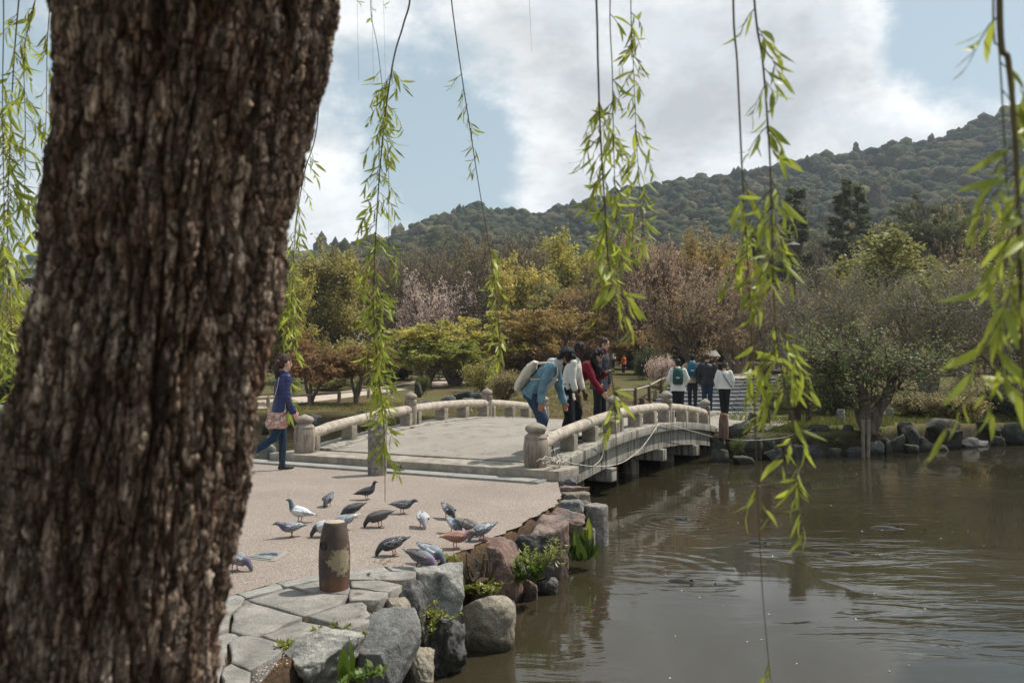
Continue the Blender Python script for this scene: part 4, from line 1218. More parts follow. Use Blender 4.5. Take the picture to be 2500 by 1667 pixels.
strand([(1002, -20), (985, 60), (960, 150), (935, 330), (918, 560), (912, 760), (925, 930), (938, 1060), (940, 1225)], 4.0, .0065, [(150, 420, 28, .14), (420, 700, 22, .17), (690, 840, 30, .15), (820, 1000, 40, .16), (1000, 1130, 24, .12)], .085, yj=.01)
strand([(905, 10), (925, 140), (948, 400), (945, 760), (930, 1000)], 4.1, .003, [(20, 40, 8, .05), (160, 460, 14, .10), (560, 900, 10, .09)], .08)
strand([(1100, -20), (1122, 150), (1150, 330), (1170, 460), (1200, 640), (1218, 800), (1222, 908)], 4.3, .0055, [(170, 420, 12, .08), (590, 740, 22, .11), (760, 880, 24, .11)], .085)
strand([(1455, -20), (1460, 160), (1466, 330), (1480, 560), (1490, 760), (1492, 900), (1500, 980), (1508, 1180), (1512, 1350)], 2.75, .0055, [(230, 520, 24, .12), (500, 730, 26, .14), (940, 1030, 22, .10)], .088)
strand([(1490, -20), (1495, 180), (1500, 420), (1512, 640), (1524, 760)], 2.85, .0036, [(30, 60, 26, .08), (180, 480, 20, .10), (500, 650, 22, .12)], .085)
strand([(1540, -20), (1546, 150), (1552, 300), (1562, 480), (1570, 560)], 2.9, .003, [(30, 200, 26, .10), (200, 560, 18, .10)], .08)
strand([(1790, -20), (1800, 160), (1812, 420), (1825, 640), (1838, 900), (1850, 1200), (1862, 1450), (1884, 1690)], 2.35, .0045, [(425, 680, 24, .12), (830, 930, 26, .13), (1170, 1240, 22, .07), (1600, 1660, 24, .06)], .085)
strand([(1840, -20), (1862, 150), (1878, 360), (1884, 520), (1888, 700), (1900, 860), (1930, 1000), (1950, 1150), (1946, 1270)], 2.3, .0045, [(10, 230, 16, .13), (260, 360, 20, .11), (430, 640, 24, .14), (650, 780, 12, .10), (790, 960, 30, .14), (1000, 1100, 18, .12), (1110, 1230, 24, .10)], .088)
strand([(2440, -20), (2462, 150), (2476, 300), (2486, 520), (2494, 760), (2502, 960), (2506, 1120)], 1.55, .0085, [(0, 60, 16, .10), (270, 640, 30, .15), (620, 760, 18, .14)], .088)
strand([(2425, -20), (2440, 130), (2455, 400), (2462, 560), (2430, 800), (2385, 900)], 1.6, .003, [(60, 250, 9, .10), (820, 960, 26, .13)], .09)
strand([(48, -20), (34, 150), (26, 320), (18, 560), (26, 760), (34, 920)], 3.4, .0045, [(20, 330, 14, .13), (300, 620, 24, .13), (560, 920, 26, .15)], .09)
strand([(88, -20), (60, 120), (62, 330), (58, 520), (44, 700)], 3.5, .0035, [(0, 130, 22, .10), (180, 640, 14, .13)], .085)
strand([(8, -20), (6, 250), (10, 560), (4, 850)], 3.3, .004, [(180, 860, 18, .13)], .085)
strand([(118, 60), (112, 300), (100, 520), (92, 700)], 3.7, .003, [(60, 330, 12, .10), (420, 640, 10, .10)], .085)
strand([(775, 300), (744, 420), (722, 560), (712, 740), (710, 860), (707, 980), (692, 1080), (684, 1150)], 4.4, .004, [(360, 560, 18, .09), (560, 800, 24, .12), (780, 850, 16, .09), (930, 1010, 12, .05)], .085)
strand([(735, 400), (715, 600), (700, 780), (694, 830)], 4.6, .003, [(560, 780, 20, .12)], .08)
for x, Y in ((870, 4.2), (906, 4.4), (935, 4.6), (1292, 4.4)):
    strand([(x, -30), (x + 3, 60), (x + 6, 130 if x > 1000 else 200)], Y, .0016, [(0, 25, 18, .03)] if x < 1000 else [], .04)
# more of the crown, above and beside the frame
CROWN = []
for k in range(170):
    b = Vector((rs.uniform(-4.2, .75), rs.uniform(-2.6, 3.0), rs.uniform(4.0, 5.4)))
    lo = max(2.95, H + .47 * b.y + .3)
    C = [b, b + Vector((rs.uniform(-.2, .2), rs.uniform(-.2, .2), -.5)), Vector((b.x + rs.uniform(-.2, .2), b.y + rs.uniform(-.1, .1), max(lo, b.z - rs.uniform(.8, 1.7))))]
    for e in range(70):
        t = rs.random(); p = C[0].lerp(C[2], t) + Vector((rs.gauss(0, .12), rs.gauss(0, .12), 0))
        ALL_LEAVES.append((0, None, p, frame_from(Vector((rs.uniform(-.6, .6), rs.uniform(-.6, .6), -1)), rs.uniform(0, 6)), .10, rs.randrange(8)))
    CROWN.append(C)
cb = MB()
for C in CROWN: cb.tube(C, [.01, .006, .002], 4)
cb.build('hanging_branch', M['twig'], willow)['kind'] = 'stuff'

ALL_LEAVES.sort(key=lambda e: -e[0])
for s_, o, pos, mtx, ll, var in ALL_LEAVES[:300]:
    c = bpy.data.objects.new('leaf', LEAFM[var]); COL.objects.link(c); c.parent = o
    c.matrix_local = Matrix.Translation(pos) @ mtx.to_4x4() @ Matrix.Scale(ll, 4)
rest = {}
for e in ALL_LEAVES[300:]: rest.setdefault(0, []).append(e)
vs, ft, fq, ti = [], [], [], []; nb = 0
for nm, es in rest.items():
    for s_, o, pos, mtx, ll, var in es:
        vs.append((LEAFV[var % 4] * ll) @ np.array(mtx).T + np.array(pos)); ft.append(LT + nb); fq.append(LQ + nb); nb += len(LV)
        ti.append(np.full(len(LV), .22 + .085 * var))
me = mesh_np('foliage', np.concatenate(vs), [np.concatenate(ft), np.concatenate(fq)], {'tint': np.concatenate(ti)})
o = obj('foliage', me, M['wleaf'], willow); o['kind'] = 'stuff'

# ------------------------------------------------------------------ trees of the park
def tube_batch(P, R, sides):
    B, n, _ = P.shape
    T = np.empty_like(P); T[:, 1:-1] = P[:, 2:] - P[:, :-2]; T[:, 0] = P[:, 1] - P[:, 0]; T[:, -1] = P[:, -1] - P[:, -2]
    T /= np.linalg.norm(T, axis=2)[..., None] + 1e-9
    mean = T.mean(1); ref = np.where(np.abs(mean[:, 2:3]) < .8, np.array([[0, 0, 1.]]), np.array([[1., 0, 0]]))[:, None, :]
    A = np.cross(T, np.broadcast_to(ref, T.shape)); A /= np.linalg.norm(A, axis=2)[..., None] + 1e-9
    Bv = np.cross(A, T)
    w = np.arange(sides) * 2 * np.pi / sides
    V = P[:, :, None, :] + R[:, :, None, None] * (np.cos(w)[None, None, :, None] * A[:, :, None, :] + np.sin(w)[None, None, :, None] * Bv[:, :, None, :])
    f = grid_faces(sides, n, True)
    return V.reshape(-1, 3), (f[None] + (np.arange(B) * n * sides)[:, None, None]).reshape(-1, 4)


def grow(rg, P, R, levels):
    out = [(P, R, 8)]
    for L in levels:
        B, n, _ = P.shape; k = L['n']
        t = (L.get('t0', .3) + (1 - L.get('t0', .3)) * (np.arange(k) + rg.rand(B, k)) / k)
        f = np.clip(t * (n - 1), 0, n - 1.001); i = f.astype(int); fr = (f - i)[..., None]
        bi = np.arange(B)[:, None]
        pos = P[bi, i] * (1 - fr) + P[bi, i + 1] * fr; d = P[bi, i + 1] - P[bi, i]; rad = R[bi, i]
        pos, d, rad, t = pos.reshape(-1, 3), d.reshape(-1, 3), rad.ravel(), t.ravel()
        d = d / (np.linalg.norm(d, axis=1)[:, None] + 1e-9)
        rnd = rg.normal(size=d.shape); perp = rnd - (rnd * d).sum(1)[:, None] * d; perp /= np.linalg.norm(perp, axis=1)[:, None]
        a = np.radians(L['ang'] + rg.normal(size=len(d)) * L.get('av', 10))[:, None]
        d = np.cos(a) * d + np.sin(a) * perp
        d[:, 2] = d[:, 2] * L.get('flat', 1) + L.get('up', 0); d /= np.linalg.norm(d, axis=1)[:, None]
        ln = L['len'] * (1 - L.get('sh', .35) * t) * rg.uniform(.6, 1.25, len(d))
        m = L.get('seg', 4); Q = np.empty((len(d), m + 1, 3)); Q[:, 0] = pos
        for s in range(m):
            Q[:, s + 1] = Q[:, s] + d * (ln / m)[:, None]
            d = d + rg.normal(size=d.shape) * L.get('wan', .18); d[:, 2] += L.get('trop', 0); d /= np.linalg.norm(d, axis=1)[:, None]
        r0 = np.minimum(rad * .75, L['r'] * rg.uniform(.75, 1.2, len(d)))
        R2 = r0[:, None] * np.linspace(1, L.get('tip', .45), m + 1)[None]
        out.append((Q, R2, L.get('sides', 4)))
        P, R = Q, R2
    return out


def merge(parts):
    vs, fs, nb = [], [], 0
    for P, R, s in parts:
        v, f = tube_batch(P, R, s); vs.append(v); fs.append(f + nb); nb += len(v)
    return np.concatenate(vs), np.concatenate(fs)


def leaves(rg, Q, N, size, spread, upb=.6, aspect=.6, flat=1.0, clump=1.0):
    """N leaf-sized faces spread about the twigs Q"""
    B, n, _ = Q.shape
    b = rg.randint(0, B, N); t = rg.rand(N) ** .6 * (n - 1.001); i = t.astype(int); fr = (t - i)[:, None]
    c = Q[b, i] * (1 - fr) + Q[b, i + 1] * fr + rg.normal(size=(N, 3)) * spread * np.array([1, 1, flat])
    nrm = rg.normal(size=(N, 3)); nrm[:, 2] = np.abs(nrm[:, 2]) * .6 + upb; nrm /= np.linalg.norm(nrm, axis=1)[:, None]
    a = np.cross(nrm, rg.normal(size=(N, 3))); a /= np.linalg.norm(a, axis=1)[:, None]; bb = np.cross(nrm, a)
    s = (size * rg.uniform(.55, 1.3, N))[:, None]
    V = np.stack([c - a * s, c + bb * s * aspect, c + a * s, c - bb * s * aspect], 1).reshape(-1, 3)
    tint = np.clip(.5 + .16 * rg.normal(size=N) + .22 * (CELLP[b & 255, 0] - .5) + .6 * fbm(c * 1.1 + 3, 3) * clump, 0, 1)
    return V, np.arange(4 * N).reshape(-1, 4), np.repeat(tint, 4)


def trunk_paths(rg, h, r, n=1, lean=.1, spread=0.0, seg=8, wob=.05):
    P = np.zeros((n, seg + 1, 3)); 
    for k in range(n):
        a = rg.uniform(0, 6.28) if n == 1 else 2 * math.pi * k / n + rg.uniform(-.5, .5)
        d = np.array([math.cos(a), math.sin(a), 0]) * (lean + spread)
        for s in range(seg): P[k, s + 1] = P[k, s] + np.array([0, 0, h / seg]) + d * h / seg * (1 + .5 * s / seg) + rg.normal(size=3) * wob * h / seg * np.array([3, 3, .3])
    R = np.linspace(r, r * .35, seg + 1)[None].repeat(n, 0); R[:, 0] *= 1.35
    return P, R


PROTO = {}


def proto(key, seed):
    if (key, seed) in PROTO: return PROTO[key, seed]
    rg = np.random.RandomState(seed * 13 + len(key))
    if key == 'maple':
        P, R = trunk_paths(rg, 2.7, .17, 3, .05, .34)
        sk = grow(rg, P, R, [dict(n=7, ang=52, len=2.5, r=.07, up=.28, flat=.55, t0=.55, seg=5, wan=.2, sides=6), dict(n=7, ang=45, len=1.15, r=.025, up=.05, flat=.45, t0=.25, wan=.25), dict(n=5, ang=42, len=.55, r=.010, flat=.35, t0=.2, wan=.25, sides=3)])
        lf = leaves(rg, sk[-1][0], 17000, .066, .10, 1.1, .75, .35)
    elif key == 'round':
        P, R = trunk_paths(rg, 3.4, .2, 2, .05, .14)
        sk = grow(rg, P, R, [dict(n=9, ang=45, len=2.4, r=.07, up=.35, t0=.35, seg=5, sides=6), dict(n=7, ang=45, len=1.2, r=.025, up=.2, t0=.25), dict(n=5, ang=45, len=.6, r=.01, up=.1, t0=.2, sides=3)])
        lf = leaves(rg, sk[-1][0], 17000, .085, .16, .7, .65)
    elif key == 'cherry':
        P, R = trunk_paths(rg, 2.6, .2, 4, .05, .42, wob=.1)
        sk = grow(rg, P, R, [dict(n=7, ang=42, len=2.6, r=.07, up=.25, t0=.3, seg=6, wan=.18, sides=6), dict(n=8, ang=40, len=1.3, r=.022, up=.2, t0=.2, wan=.2), dict(n=6, ang=38, len=.65, r=.009, up=.15, t0=.15, wan=.2, sides=3)])
        lf = leaves(rg, sk[-1][0], 9000, .05, .07, .4, .8)
    elif key == 'bare':
        P, R = trunk_paths(rg, 2.4, .16, 3, .05, .4, wob=.14)
        sk = grow(rg, P, R, [dict(n=7, ang=48, len=2.3, r=.06, up=.2, flat=.8, t0=.25, seg=7, wan=.3, sides=6), dict(n=8, ang=46, len=1.35, r=.02, up=.12, t0=.15, wan=.32, seg=5), dict(n=7, ang=44, len=.75, r=.012, up=.05, t0=.1, wan=.3, sides=3), dict(n=2, ang=40, len=.35, r=.008, t0=.2, wan=.3, sides=3, seg=2)])
        lf = leaves(rg, sk[-2][0], 7000, .040, .11, .9, .7)
    elif key == 'wild':       # upright, fine and brushy
        P, R = trunk_paths(rg, 3.6, .15, 3, .03, .13)
        sk = grow(rg, P, R, [dict(n=10, ang=36, len=2.2, r=.05, up=.5, t0=.15, seg=5, sides=5), dict(n=8, ang=34, len=1.1, r=.02, up=.4, t0=.15, wan=.15), dict(n=6, ang=30, len=.6, r=.008, up=.3, t0=.1, sides=3)])
        lf = leaves(rg, sk[-1][0], 20000, .055, .10, .5, .6)
    elif key == 'bank':       # the forked evergreen on the far bank
        P = np.zeros((3, 7, 3)); R = np.zeros((3, 7))
        for k, (dx, dy) in enumerate(((-.16, .1), (.40, .05), (-.55, .35))):
            for s in range(7): P[k, s] = (dx * s / 6 * (1 + .5 * s / 6) * 1.2 + rg.normal() * .03, dy * s / 6, 1.7 * s / 6)
            R[k] = np.linspace(.17 if k < 2 else .07, .07 if k < 2 else .03, 7)
        sk = grow(rg, P, R, [dict(n=8, ang=55, av=22, len=1.7, r=.04, up=.16, flat=.8, t0=.35, seg=6, wan=.32, sides=6), dict(n=9, ang=48, len=.8, r=.016, up=.12, t0=.15, wan=.28), dict(n=7, ang=45, len=.42, r=.007, t0=.1, wan=.25, sides=3)])
        lf = leaves(rg, sk[-1][0], 6500, .036, .09, .8, .6)
    elif key == 'shrub':
        P, R = trunk_paths(rg, .5, .04, 6, .1, .6)
        sk = grow(rg, P, R, [dict(n=6, ang=42, len=.6, r=.02, up=.25, t0=.1, sides=5), dict(n=6, ang=45, len=.35, r=.009, up=.15, t0=.1), dict(n=4, ang=45, len=.18, r=.005, t0=.1, sides=3)])
        lf = leaves(rg, sk[-1][0], 7000, .030, .06, .7, .65)
    elif key == 'conifer':
        P = np.zeros((1, 15, 3)); P[0, :, 2] = np.linspace(0, 9, 15); P[0, :, :2] += rg.normal(size=(15, 2)) * .03
        R = np.linspace(.2, .02, 15)[None]
        sk = grow(rg, P, R, [dict(n=62, ang=82, av=8, len=2.5, sh=.93, r=.035, flat=.6, up=-.02, t0=.14, seg=5, wan=.08, trop=.03, sides=4), dict(n=11, ang=48, len=.55, r=.01, flat=.3, t0=.1, sides=3, seg=3, trop=-.05)])
        lf = leaves(rg, sk[-1][0], 20000, .11, .07, 1.2, .35, .4)
    elif key == 'pine':       # a leaning trunk and wide flat pads of needles
        P, R = trunk_paths(rg, 4.3, .2, 2, .05, .2, wob=.12)
        tips = []
        for k in range(22):
            a = k * 2.4; d_ = 3.3 * math.sqrt((k + .5) / 22); tips.append((d_ * math.cos(a), d_ * math.sin(a), 4.9 - .13 * d_ * d_ * rg.uniform(.7, 1.2) + rg.uniform(-.25, .25)))
        tips = np.array(tips); st_p = P[rg.randint(0, 2, 22), rg.randint(5, 8, 22)]
        tt_ = np.linspace(0, 1, 6)[None, :, None]; Q = st_p[:, None] * (1 - tt_) + tips[:, None] * tt_; Q[:, 1:-1] += rg.normal(size=Q[:, 1:-1].shape) * .10; Q[:, 1:-1, 2] -= .12
        sk = [(P, R, 8), (Q, np.linspace(.09, .025, 6)[None].repeat(22, 0), 6)]
        sk += grow(rg, Q, np.linspace(.05, .02, 6)[None].repeat(22, 0), [dict(n=9, ang=60, len=.8, r=.02, flat=.25, up=.08, t0=.45, seg=3, wan=.2, sides=4), dict(n=6, ang=45, len=.35, r=.008, flat=.4, up=.25, t0=.2, sides=3, seg=2)])[1:]
        lf = leaves(rg, sk[-1][0], 22000, .085, .06, .6, .25, .5)
    v, f = merge(sk)
    lo, hi = lf[0].min(0), lf[0].max(0)
    tr = mesh_np('trunk', v, f); cr = mesh_np('crown', lf[0], lf[1], {'tint': lf[2]}, smooth_shade=False)
    PROTO[key, seed] = (tr, cr, np.percentile(lf[0][:, 2], 99.3), (hi[0] - lo[0] + hi[1] - lo[1]) / 2)
    return PROTO[key, seed]


M['tbark'] = surf('tree_bark', [lin(70, 58, 50), lin(98, 84, 74), lin(124, 110, 100)], 5, .9, 24, .6, .015, (2, 2, .5), rnd=True)
M['gbark'] = surf('grey_bark', [lin(104, 95, 86), lin(138, 128, 118), lin(168, 158, 147)], 5, .9, 24, .6, .01, (2, 2, .5), rnd=True)
M['leaf'] = leaf_mat('tree_leaf', .35)


def tree(name, label, key, seed, px, Y, ytop, width_px, colr, rz=0.0, cat='tree', group=None, grey=False, base=None, z=None):
    """base at column px and distance Y; the crown reaches row ytop and spans width_px"""
    tr, cr, hh, ww = proto(key, seed)
    X = (px - 1250) / F * Y; zb = zat(X, Y) if z is None else z
    hgt = at(px, ytop, Y).z - zb; wid = width_px / F * Y
    t = thing(name, label, cat, (X, Y, zb - .05), rz, group)
    s = (wid / ww, wid / ww, hgt / hh)
    a = obj('trunk', tr, M['tbark'], t, scale=s)
    if grey:
        a.material_slots[0].link = 'OBJECT'; a.material_slots[0].material = M['gbark']
    b = obj('crown', cr, M['leaf'], t, scale=s); b.color = (*colr, 1)
    return t


Cc = dict(olive=lin(164, 156, 92), rust=lin(152, 128, 84), redrust=lin(146, 114, 80), pink=lin(206, 186, 176), dkpink=lin(178, 154, 134), brown=lin(152, 138, 98), yellow=lin(190, 176, 96), ygreen=lin(176, 168, 88), lime=lin(152, 158, 76),
          orange=lin(164, 142, 88), green=lin(108, 114, 66), dgreen=lin(78, 88, 58), pine=lin(106, 110, 76), conifer=lin(102, 108, 76), sage=lin(138, 138, 84), grey=lin(146, 138, 98), mauve=lin(152, 132, 104), bgreen=lin(116, 130, 76))
tree('maple_tree', 'fresh yellow green maple with a forked trunk across the pond', 'maple', 1, 1110, 54, 762, 410, Cc['ygreen'], .3)
tree('maple_tree', 'lime green young maple below the yellow green one', 'maple', 2, 1045, 50, 800, 260, Cc['lime'], 1.2)
tree('maple_tree', 'rust orange maple behind the people on the bridge', 'maple', 3, 1350, 46, 742, 300, Cc['orange'], 2.0)
tree('maple_tree', 'second rust maple, right of the man in grey', 'maple', 1, 1560, 44, 800, 240, Cc['rust'], 4.0)
tree('brush_tree', 'tall olive brown brushy tree right of the willow trunk', 'wild', 1, 800, 62, 612, 230, Cc['olive'], .5)
tree('brush_tree', 'olive tree half hidden by the willow trunk', 'wild', 2, 690, 56, 680, 200, Cc['ygreen'], 1.4)
tree('maple_tree', 'low russet maple with a thin leaning stem', 'maple', 2, 760, 33, 822, 190, Cc['redrust'], 2.4)
tree('maple_tree', 'low russet maple with a straight grey stem', 'maple', 3, 870, 33.5, 830, 190, Cc['rust'], .8)
tree('maple_tree', 'dark russet maple at the back of the pale path', 'maple', 1, 955, 58, 848, 200, Cc['redrust'], 3.1)
tree('cherry_tree', 'pale pink cherry tree behind the green maple', 'cherry', 1, 1050, 72, 680, 240, Cc['pink'], .2)
tree('bare_tree', 'brown leafless tree below the ridge, left of the yellow tree', 'bare', 1, 1130, 88, 570, 300, Cc['brown'], .7)
tree('bare_tree', 'brown leafless tree above the pink cherry', 'bare', 2, 980, 84, 612, 240, Cc['brown'], 1.9)
tree('bare_tree', 'leafless tree between the brown one and the yellow crowns', 'bare', 3, 1260, 92, 578, 230, Cc['brown'], 2.9)
tree('broadleaf_tree', 'golden yellow round tree above the rust maple', 'round', 1, 1270, 74, 640, 190, Cc['yellow'], .4)
tree('broadleaf_tree', 'tall yellow green tree behind the first willow strands', 'round', 2, 1390, 80, 588, 230, Cc['ygreen'], 1.3)
tree('broadleaf_tree', 'sage green drooping tree between the yellow ones', 'wild', 1, 1330, 68, 690, 170, Cc['sage'], 2.1)
tree('cherry_tree', 'big cherry with pink blossom and bronze leaves behind the steps', 'cherry', 2, 1590, 46, 545, 290, Cc['dkpink'], .9)
tree('cherry_tree', 'bronze cherry left of the big pink one', 'cherry', 3, 1490, 52, 640, 220, Cc['mauve'], 1.7)
tree('cherry_tree', 'old cherry with a crooked forked trunk beside the notice board', 'cherry', 1, 1688, 39, 690, 300, Cc['mauve'], 2.6)
tree('cherry_tree', 'greyish cherry right of the notice board', 'cherry', 2, 1800, 43, 660, 260, Cc['mauve'], 3.3, grey=True)
tree('broadleaf_tree', 'orange brown round tree above the cherries', 'round', 1, 1690, 76, 588, 170, Cc['orange'], 2.2)
tree('broadleaf_tree', 'smaller orange tree left of the dark cedar', 'round', 2, 1800, 78, 620, 150, Cc['orange'], .3)
tree('broadleaf_tree', 'olive tree crown above the pink cherry top', 'round', 1, 1560, 82, 585, 130, Cc['olive'], 1.1)
tree('cedar_tree', 'tall dark cedar with sparse tiers behind the second willow strand', 'conifer', 1, 1945, 84, 462, 185, Cc['conifer'], .4)
tree('cedar_tree', 'dark pointed cedar left of the umbrella pine', 'conifer', 2, 2062, 86, 446, 175, Cc['conifer'], 1.0)
tree('cedar_tree', 'second tip of the dark cedars left of the umbrella pine', 'conifer', 1, 2100, 88, 456, 160, Cc['conifer'], 2.0)
tree('cedar_tree', 'small dark fir between the cherry and the cedars', 'conifer', 2, 1850, 96, 560, 90, Cc['dgreen'], 3.0)
tree('pine_tree', 'wide umbrella pine with layered dark branches', 'pine', 1, 2250, 80, 492, 330, Cc['pine'], .8)
tree('maple_tree', 'bright green maple crown behind the bare grey trees', 'round', 2, 2160, 47, 588, 400, Cc['sage'], 1.6)
tree('maple_tree', 'green maple low behind the bare trees near the right edge', 'round', 1, 2340, 44, 660, 360, Cc['sage'], 2.8)
tree('cherry_tree', 'cherry with last white blossom behind the forked tree', 'cherry', 3, 2080, 40, 740, 260, Cc['pink'], 2.2, grey=True)
tree('evergreen_tree', 'small leaved forked tree leaning over the far bank', 'bank', 1, 2120, 20.7, 785, 440, Cc['bgreen'], 0, z=-.02)
tree('bare_tree', 'crooked bare grey tree behind the forked tree', 'bare', 1, 2010, 30, 640, 330, Cc['sage'], 1.0, grey=True)
tree('bare_tree', 'twisted bare grey tree in the middle of the right bank', 'bare', 2, 2260, 31, 650, 400, Cc['sage'], .2, grey=True)
tree('bare_tree', 'bare spreading tree at the right edge of the bank', 'bare', 3, 2450, 28, 660, 380, Cc['grey'], 1.5, grey=True)
tree('bare_tree', 'bare tree beyond the right edge of the bank', 'bare', 1, 2640, 27, 640, 380, Cc['sage'], 2.5, grey=True)
tree('bare_tree', 'grey leafless tree just left of the park lamp', 'bare', 3, 1890, 41, 690, 240, Cc['mauve'], 3.5, grey=True)
# crowns at the foot of the hill
rg = random.Random(77)
FOOT = [(700, 100, 660, 'brown', 'wild'), (780, 108, 655, 'olive', 'round'), (870, 112, 640, 'brown', 'bare'), (930, 96, 655, 'rust', 'round'), (1060, 118, 600, 'brown', 'bare'), (1190, 110, 610, 'brown', 'wild'), (1330, 120, 590, 'brown', 'round'), (1480, 104, 600, 'olive', 'round'), (1590, 112, 590, 'brown', 'bare'),
        (1720, 110, 575, 'brown', 'wild'), (1880, 112, 560, 'brown', 'bare'), (2000, 108, 565, 'grey', 'bare'), (2130, 104, 560, 'brown', 'wild'), (2210, 62, 620, 'brown', 'bare'), (2350, 66, 590, 'mauve', 'cherry'), (2420, 98, 540, 'olive', 'round'), (2500, 70, 600, 'brown', 'bare'), (2560, 104, 530, 'green', 'round'),
        (2620, 60, 620, 'brown', 'bare'), (2290, 90, 548, 'olive', 'round'), (2450, 76, 575, 'green', 'round'), (2380, 110, 515, 'brown', 'round'), (2720, 90, 560, 'olive', 'round'), (60, 60, 690, 'pink', 'cherry'), (-30, 56, 700, 'dkpink', 'cherry'), (10, 45, 760, 'olive', 'wild'), (90, 48, 820, 'green', 'round'), (-80, 40, 800, 'green', 'round'), (30, 30, 870, 'bgreen', 'shrub'), (300, 70, 680, 'olive', 'wild'), (450, 90, 670, 'brown', 'round'), (560, 60, 700, 'green', 'round'),
        (1970, 58, 690, 'mauve', 'cherry'), (1760, 60, 650, 'dkpink', 'cherry'), (1430, 62, 700, 'rust', 'round'), (1640, 58, 720, 'redrust', 'maple')]
cols_ = {'brown': 'brown', 'olive': 'olive green', 'rust': 'rust coloured', 'grey': 'grey', 'mauve': 'mauve', 'green': 'green', 'pink': 'pale pink', 'dkpink': 'dusky pink', 'bgreen': 'deep green', 'redrust': 'russet'}
kinds_ = {'wild': 'brushy tree', 'round': 'round crowned tree', 'bare': 'leafless tree', 'cherry': 'cherry tree', 'shrub': 'bush', 'maple': 'maple'}
FOOT.sort(); side_n = {}
for i, (px, Y, yt, ck, key) in enumerate(FOOT):
    zone = 'at the left edge' if px < 640 else 'below the hill' if px < 1900 else 'below the hill at right'
    k = (cols_[ck], kinds_[key], zone); side_n[k] = side_n.get(k, 0) + 1
    lab = f'{k[0]} {k[1]} {zone}' + (f', {ORD[side_n[k] - 1]} from left' if side_n[k] > 1 or sum((cols_[c], kinds_[q]) == k[:2] for _, _, _, c, q in FOOT) > 1 else '')
    tree(kinds_[key].replace(' ', '_').replace('round_crowned', 'broadleaf').replace('leafless', 'bare'), lab, key, 1 + i % (2 if key in ('wild', 'round') else 1 if key in ('shrub',) else 3), px, Y, yt, rg.uniform(170, 250) * (1.5 if Y < 62 else 1), Cc[ck], rg.uniform(0, 6), group='trees at the foot of the hill', cat='tree')
# shrubs
for lab, px, Y, yt, w, ck in [('dark round azalea beside the denim jacket', 1232, 33, 905, 130, 'brown'), ('small clipped shrub on the grass by the pale path', 1032, 41, 915, 50, 'green'), ('low green hedge behind the walking woman', 700, 42, 918, 110, 'bgreen'), ('low hedge right of the leaning stem', 815, 47, 922, 150, 'green'),
                              ('pale flowering bush left of the hooded walker', 1612, 33, 868, 90, 'pink'), ('dark leafy bush behind the flowering bush', 1585, 36, 850, 110, 'dgreen'), ('dark dry bush on the right bank', 2330, 24.5, 958, 190, 'brown'), ('dark bush at the right end of the far bank', 2470, 25, 945, 200, 'dgreen'),
                              ('low brown bush between the forked tree and the right bank', 2235, 26, 955, 150, 'grey'), ('shady bush behind the timber frame', 1960, 27, 900, 150, 'bgreen'), ('bush right of the timber frame by the thin posts', 2040, 26, 930, 150, 'dgreen'), ('weedy bush hanging over the far bank rocks', 1798, 18.9, 1065, 46, 'bgreen'),
                              ('russet thicket under the rust maple', 1400, 54, 830, 260, 'redrust'), ('brown thicket behind the people at the rail', 1290, 60, 820, 260, 'rust'), ('shady thicket under the old cherry', 1650, 60, 800, 280, 'brown'), ('olive thicket right of the notice board', 1820, 58, 800, 280, 'olive'),
                              ('brown thicket behind the pale path', 980, 66, 850, 240, 'rust'), ('olive thicket at the back of the left bank', 840, 60, 830, 260, 'olive'), ('russet thicket past the willow trunk', 700, 58, 820, 240, 'redrust'), ('green thicket behind the yellow green maple', 1120, 64, 830, 260, 'green'), ('dull thicket under the big pink cherry', 1540, 62, 810, 260, 'mauve'),
                              ('grey thicket beneath the bare trees', 2090, 52, 780, 320, 'grey'), ('olive thicket beneath the bare trees at the right', 2330, 50, 790, 320, 'olive'), ('brown thicket at the far right under the bare trees', 2540, 46, 780, 320, 'brown'), ('sage thicket behind the forked tree', 2200, 40, 850, 260, 'sage'), ('green bush low on the far bank under the forked tree', 2030, 20.4, 1062, 70, 'bgreen'), ('olive bush at the right end of the pale path', 1180, 42, 880, 120, 'olive'), ('bush behind the rope fence', 1460, 34, 890, 90, 'green')]:
    w = w * 1.0; z = -.35 if 'far bank rocks' in lab or 'low on the far bank' in lab else None
    tree('shrub', lab, 'shrub', 1 + (px % 2), px, Y, yt, w, Cc[ck], px * .1, 'bush', 'shrubs around the pond', z=z)

# ------------------------------------------------------------------ the wooded hill
RIDGE = [(-2500, 700), (-900, 690), (0, 668), (500, 650), (700, 640), (760, 632), (870, 605), (960, 588), (1050, 548), (1160, 528), (1300, 534), (1400, 512), (1600, 462), (1800, 432), (2000, 398), (2130, 378), (2250, 356), (2330, 332), (2420, 292), (2500, 262), (2700, 215), (3000, 180), (3600, 150), (5200, 200)]
RY = 420.0
rx = np.array([(p - 1250) / F * RY for p, _ in RIDGE]); rz_ = np.array([H + (HY - y) / F * RY + 1.6 for _, y in RIDGE])


def hillz(x, y):
    x = np.asarray(x, float); y = np.asarray(y, float)
    r = np.interp(x, rx, rz_)
    t = (y - 125) / (RY - 125)
    prof = np.where(t < 1, np.clip(t, 0, 1) ** 1.08, 1 - .5 * (t - 1))
    q = np.stack([x.ravel() / 75, y.ravel() / 75, np.zeros(x.size)], 1)
    sp = fbm(q, 3).reshape(x.shape)
    return r * prof + sp * 15 * np.clip(t, 0, 1) * np.clip(1.05 - t, 0, 1) * 2 - 3


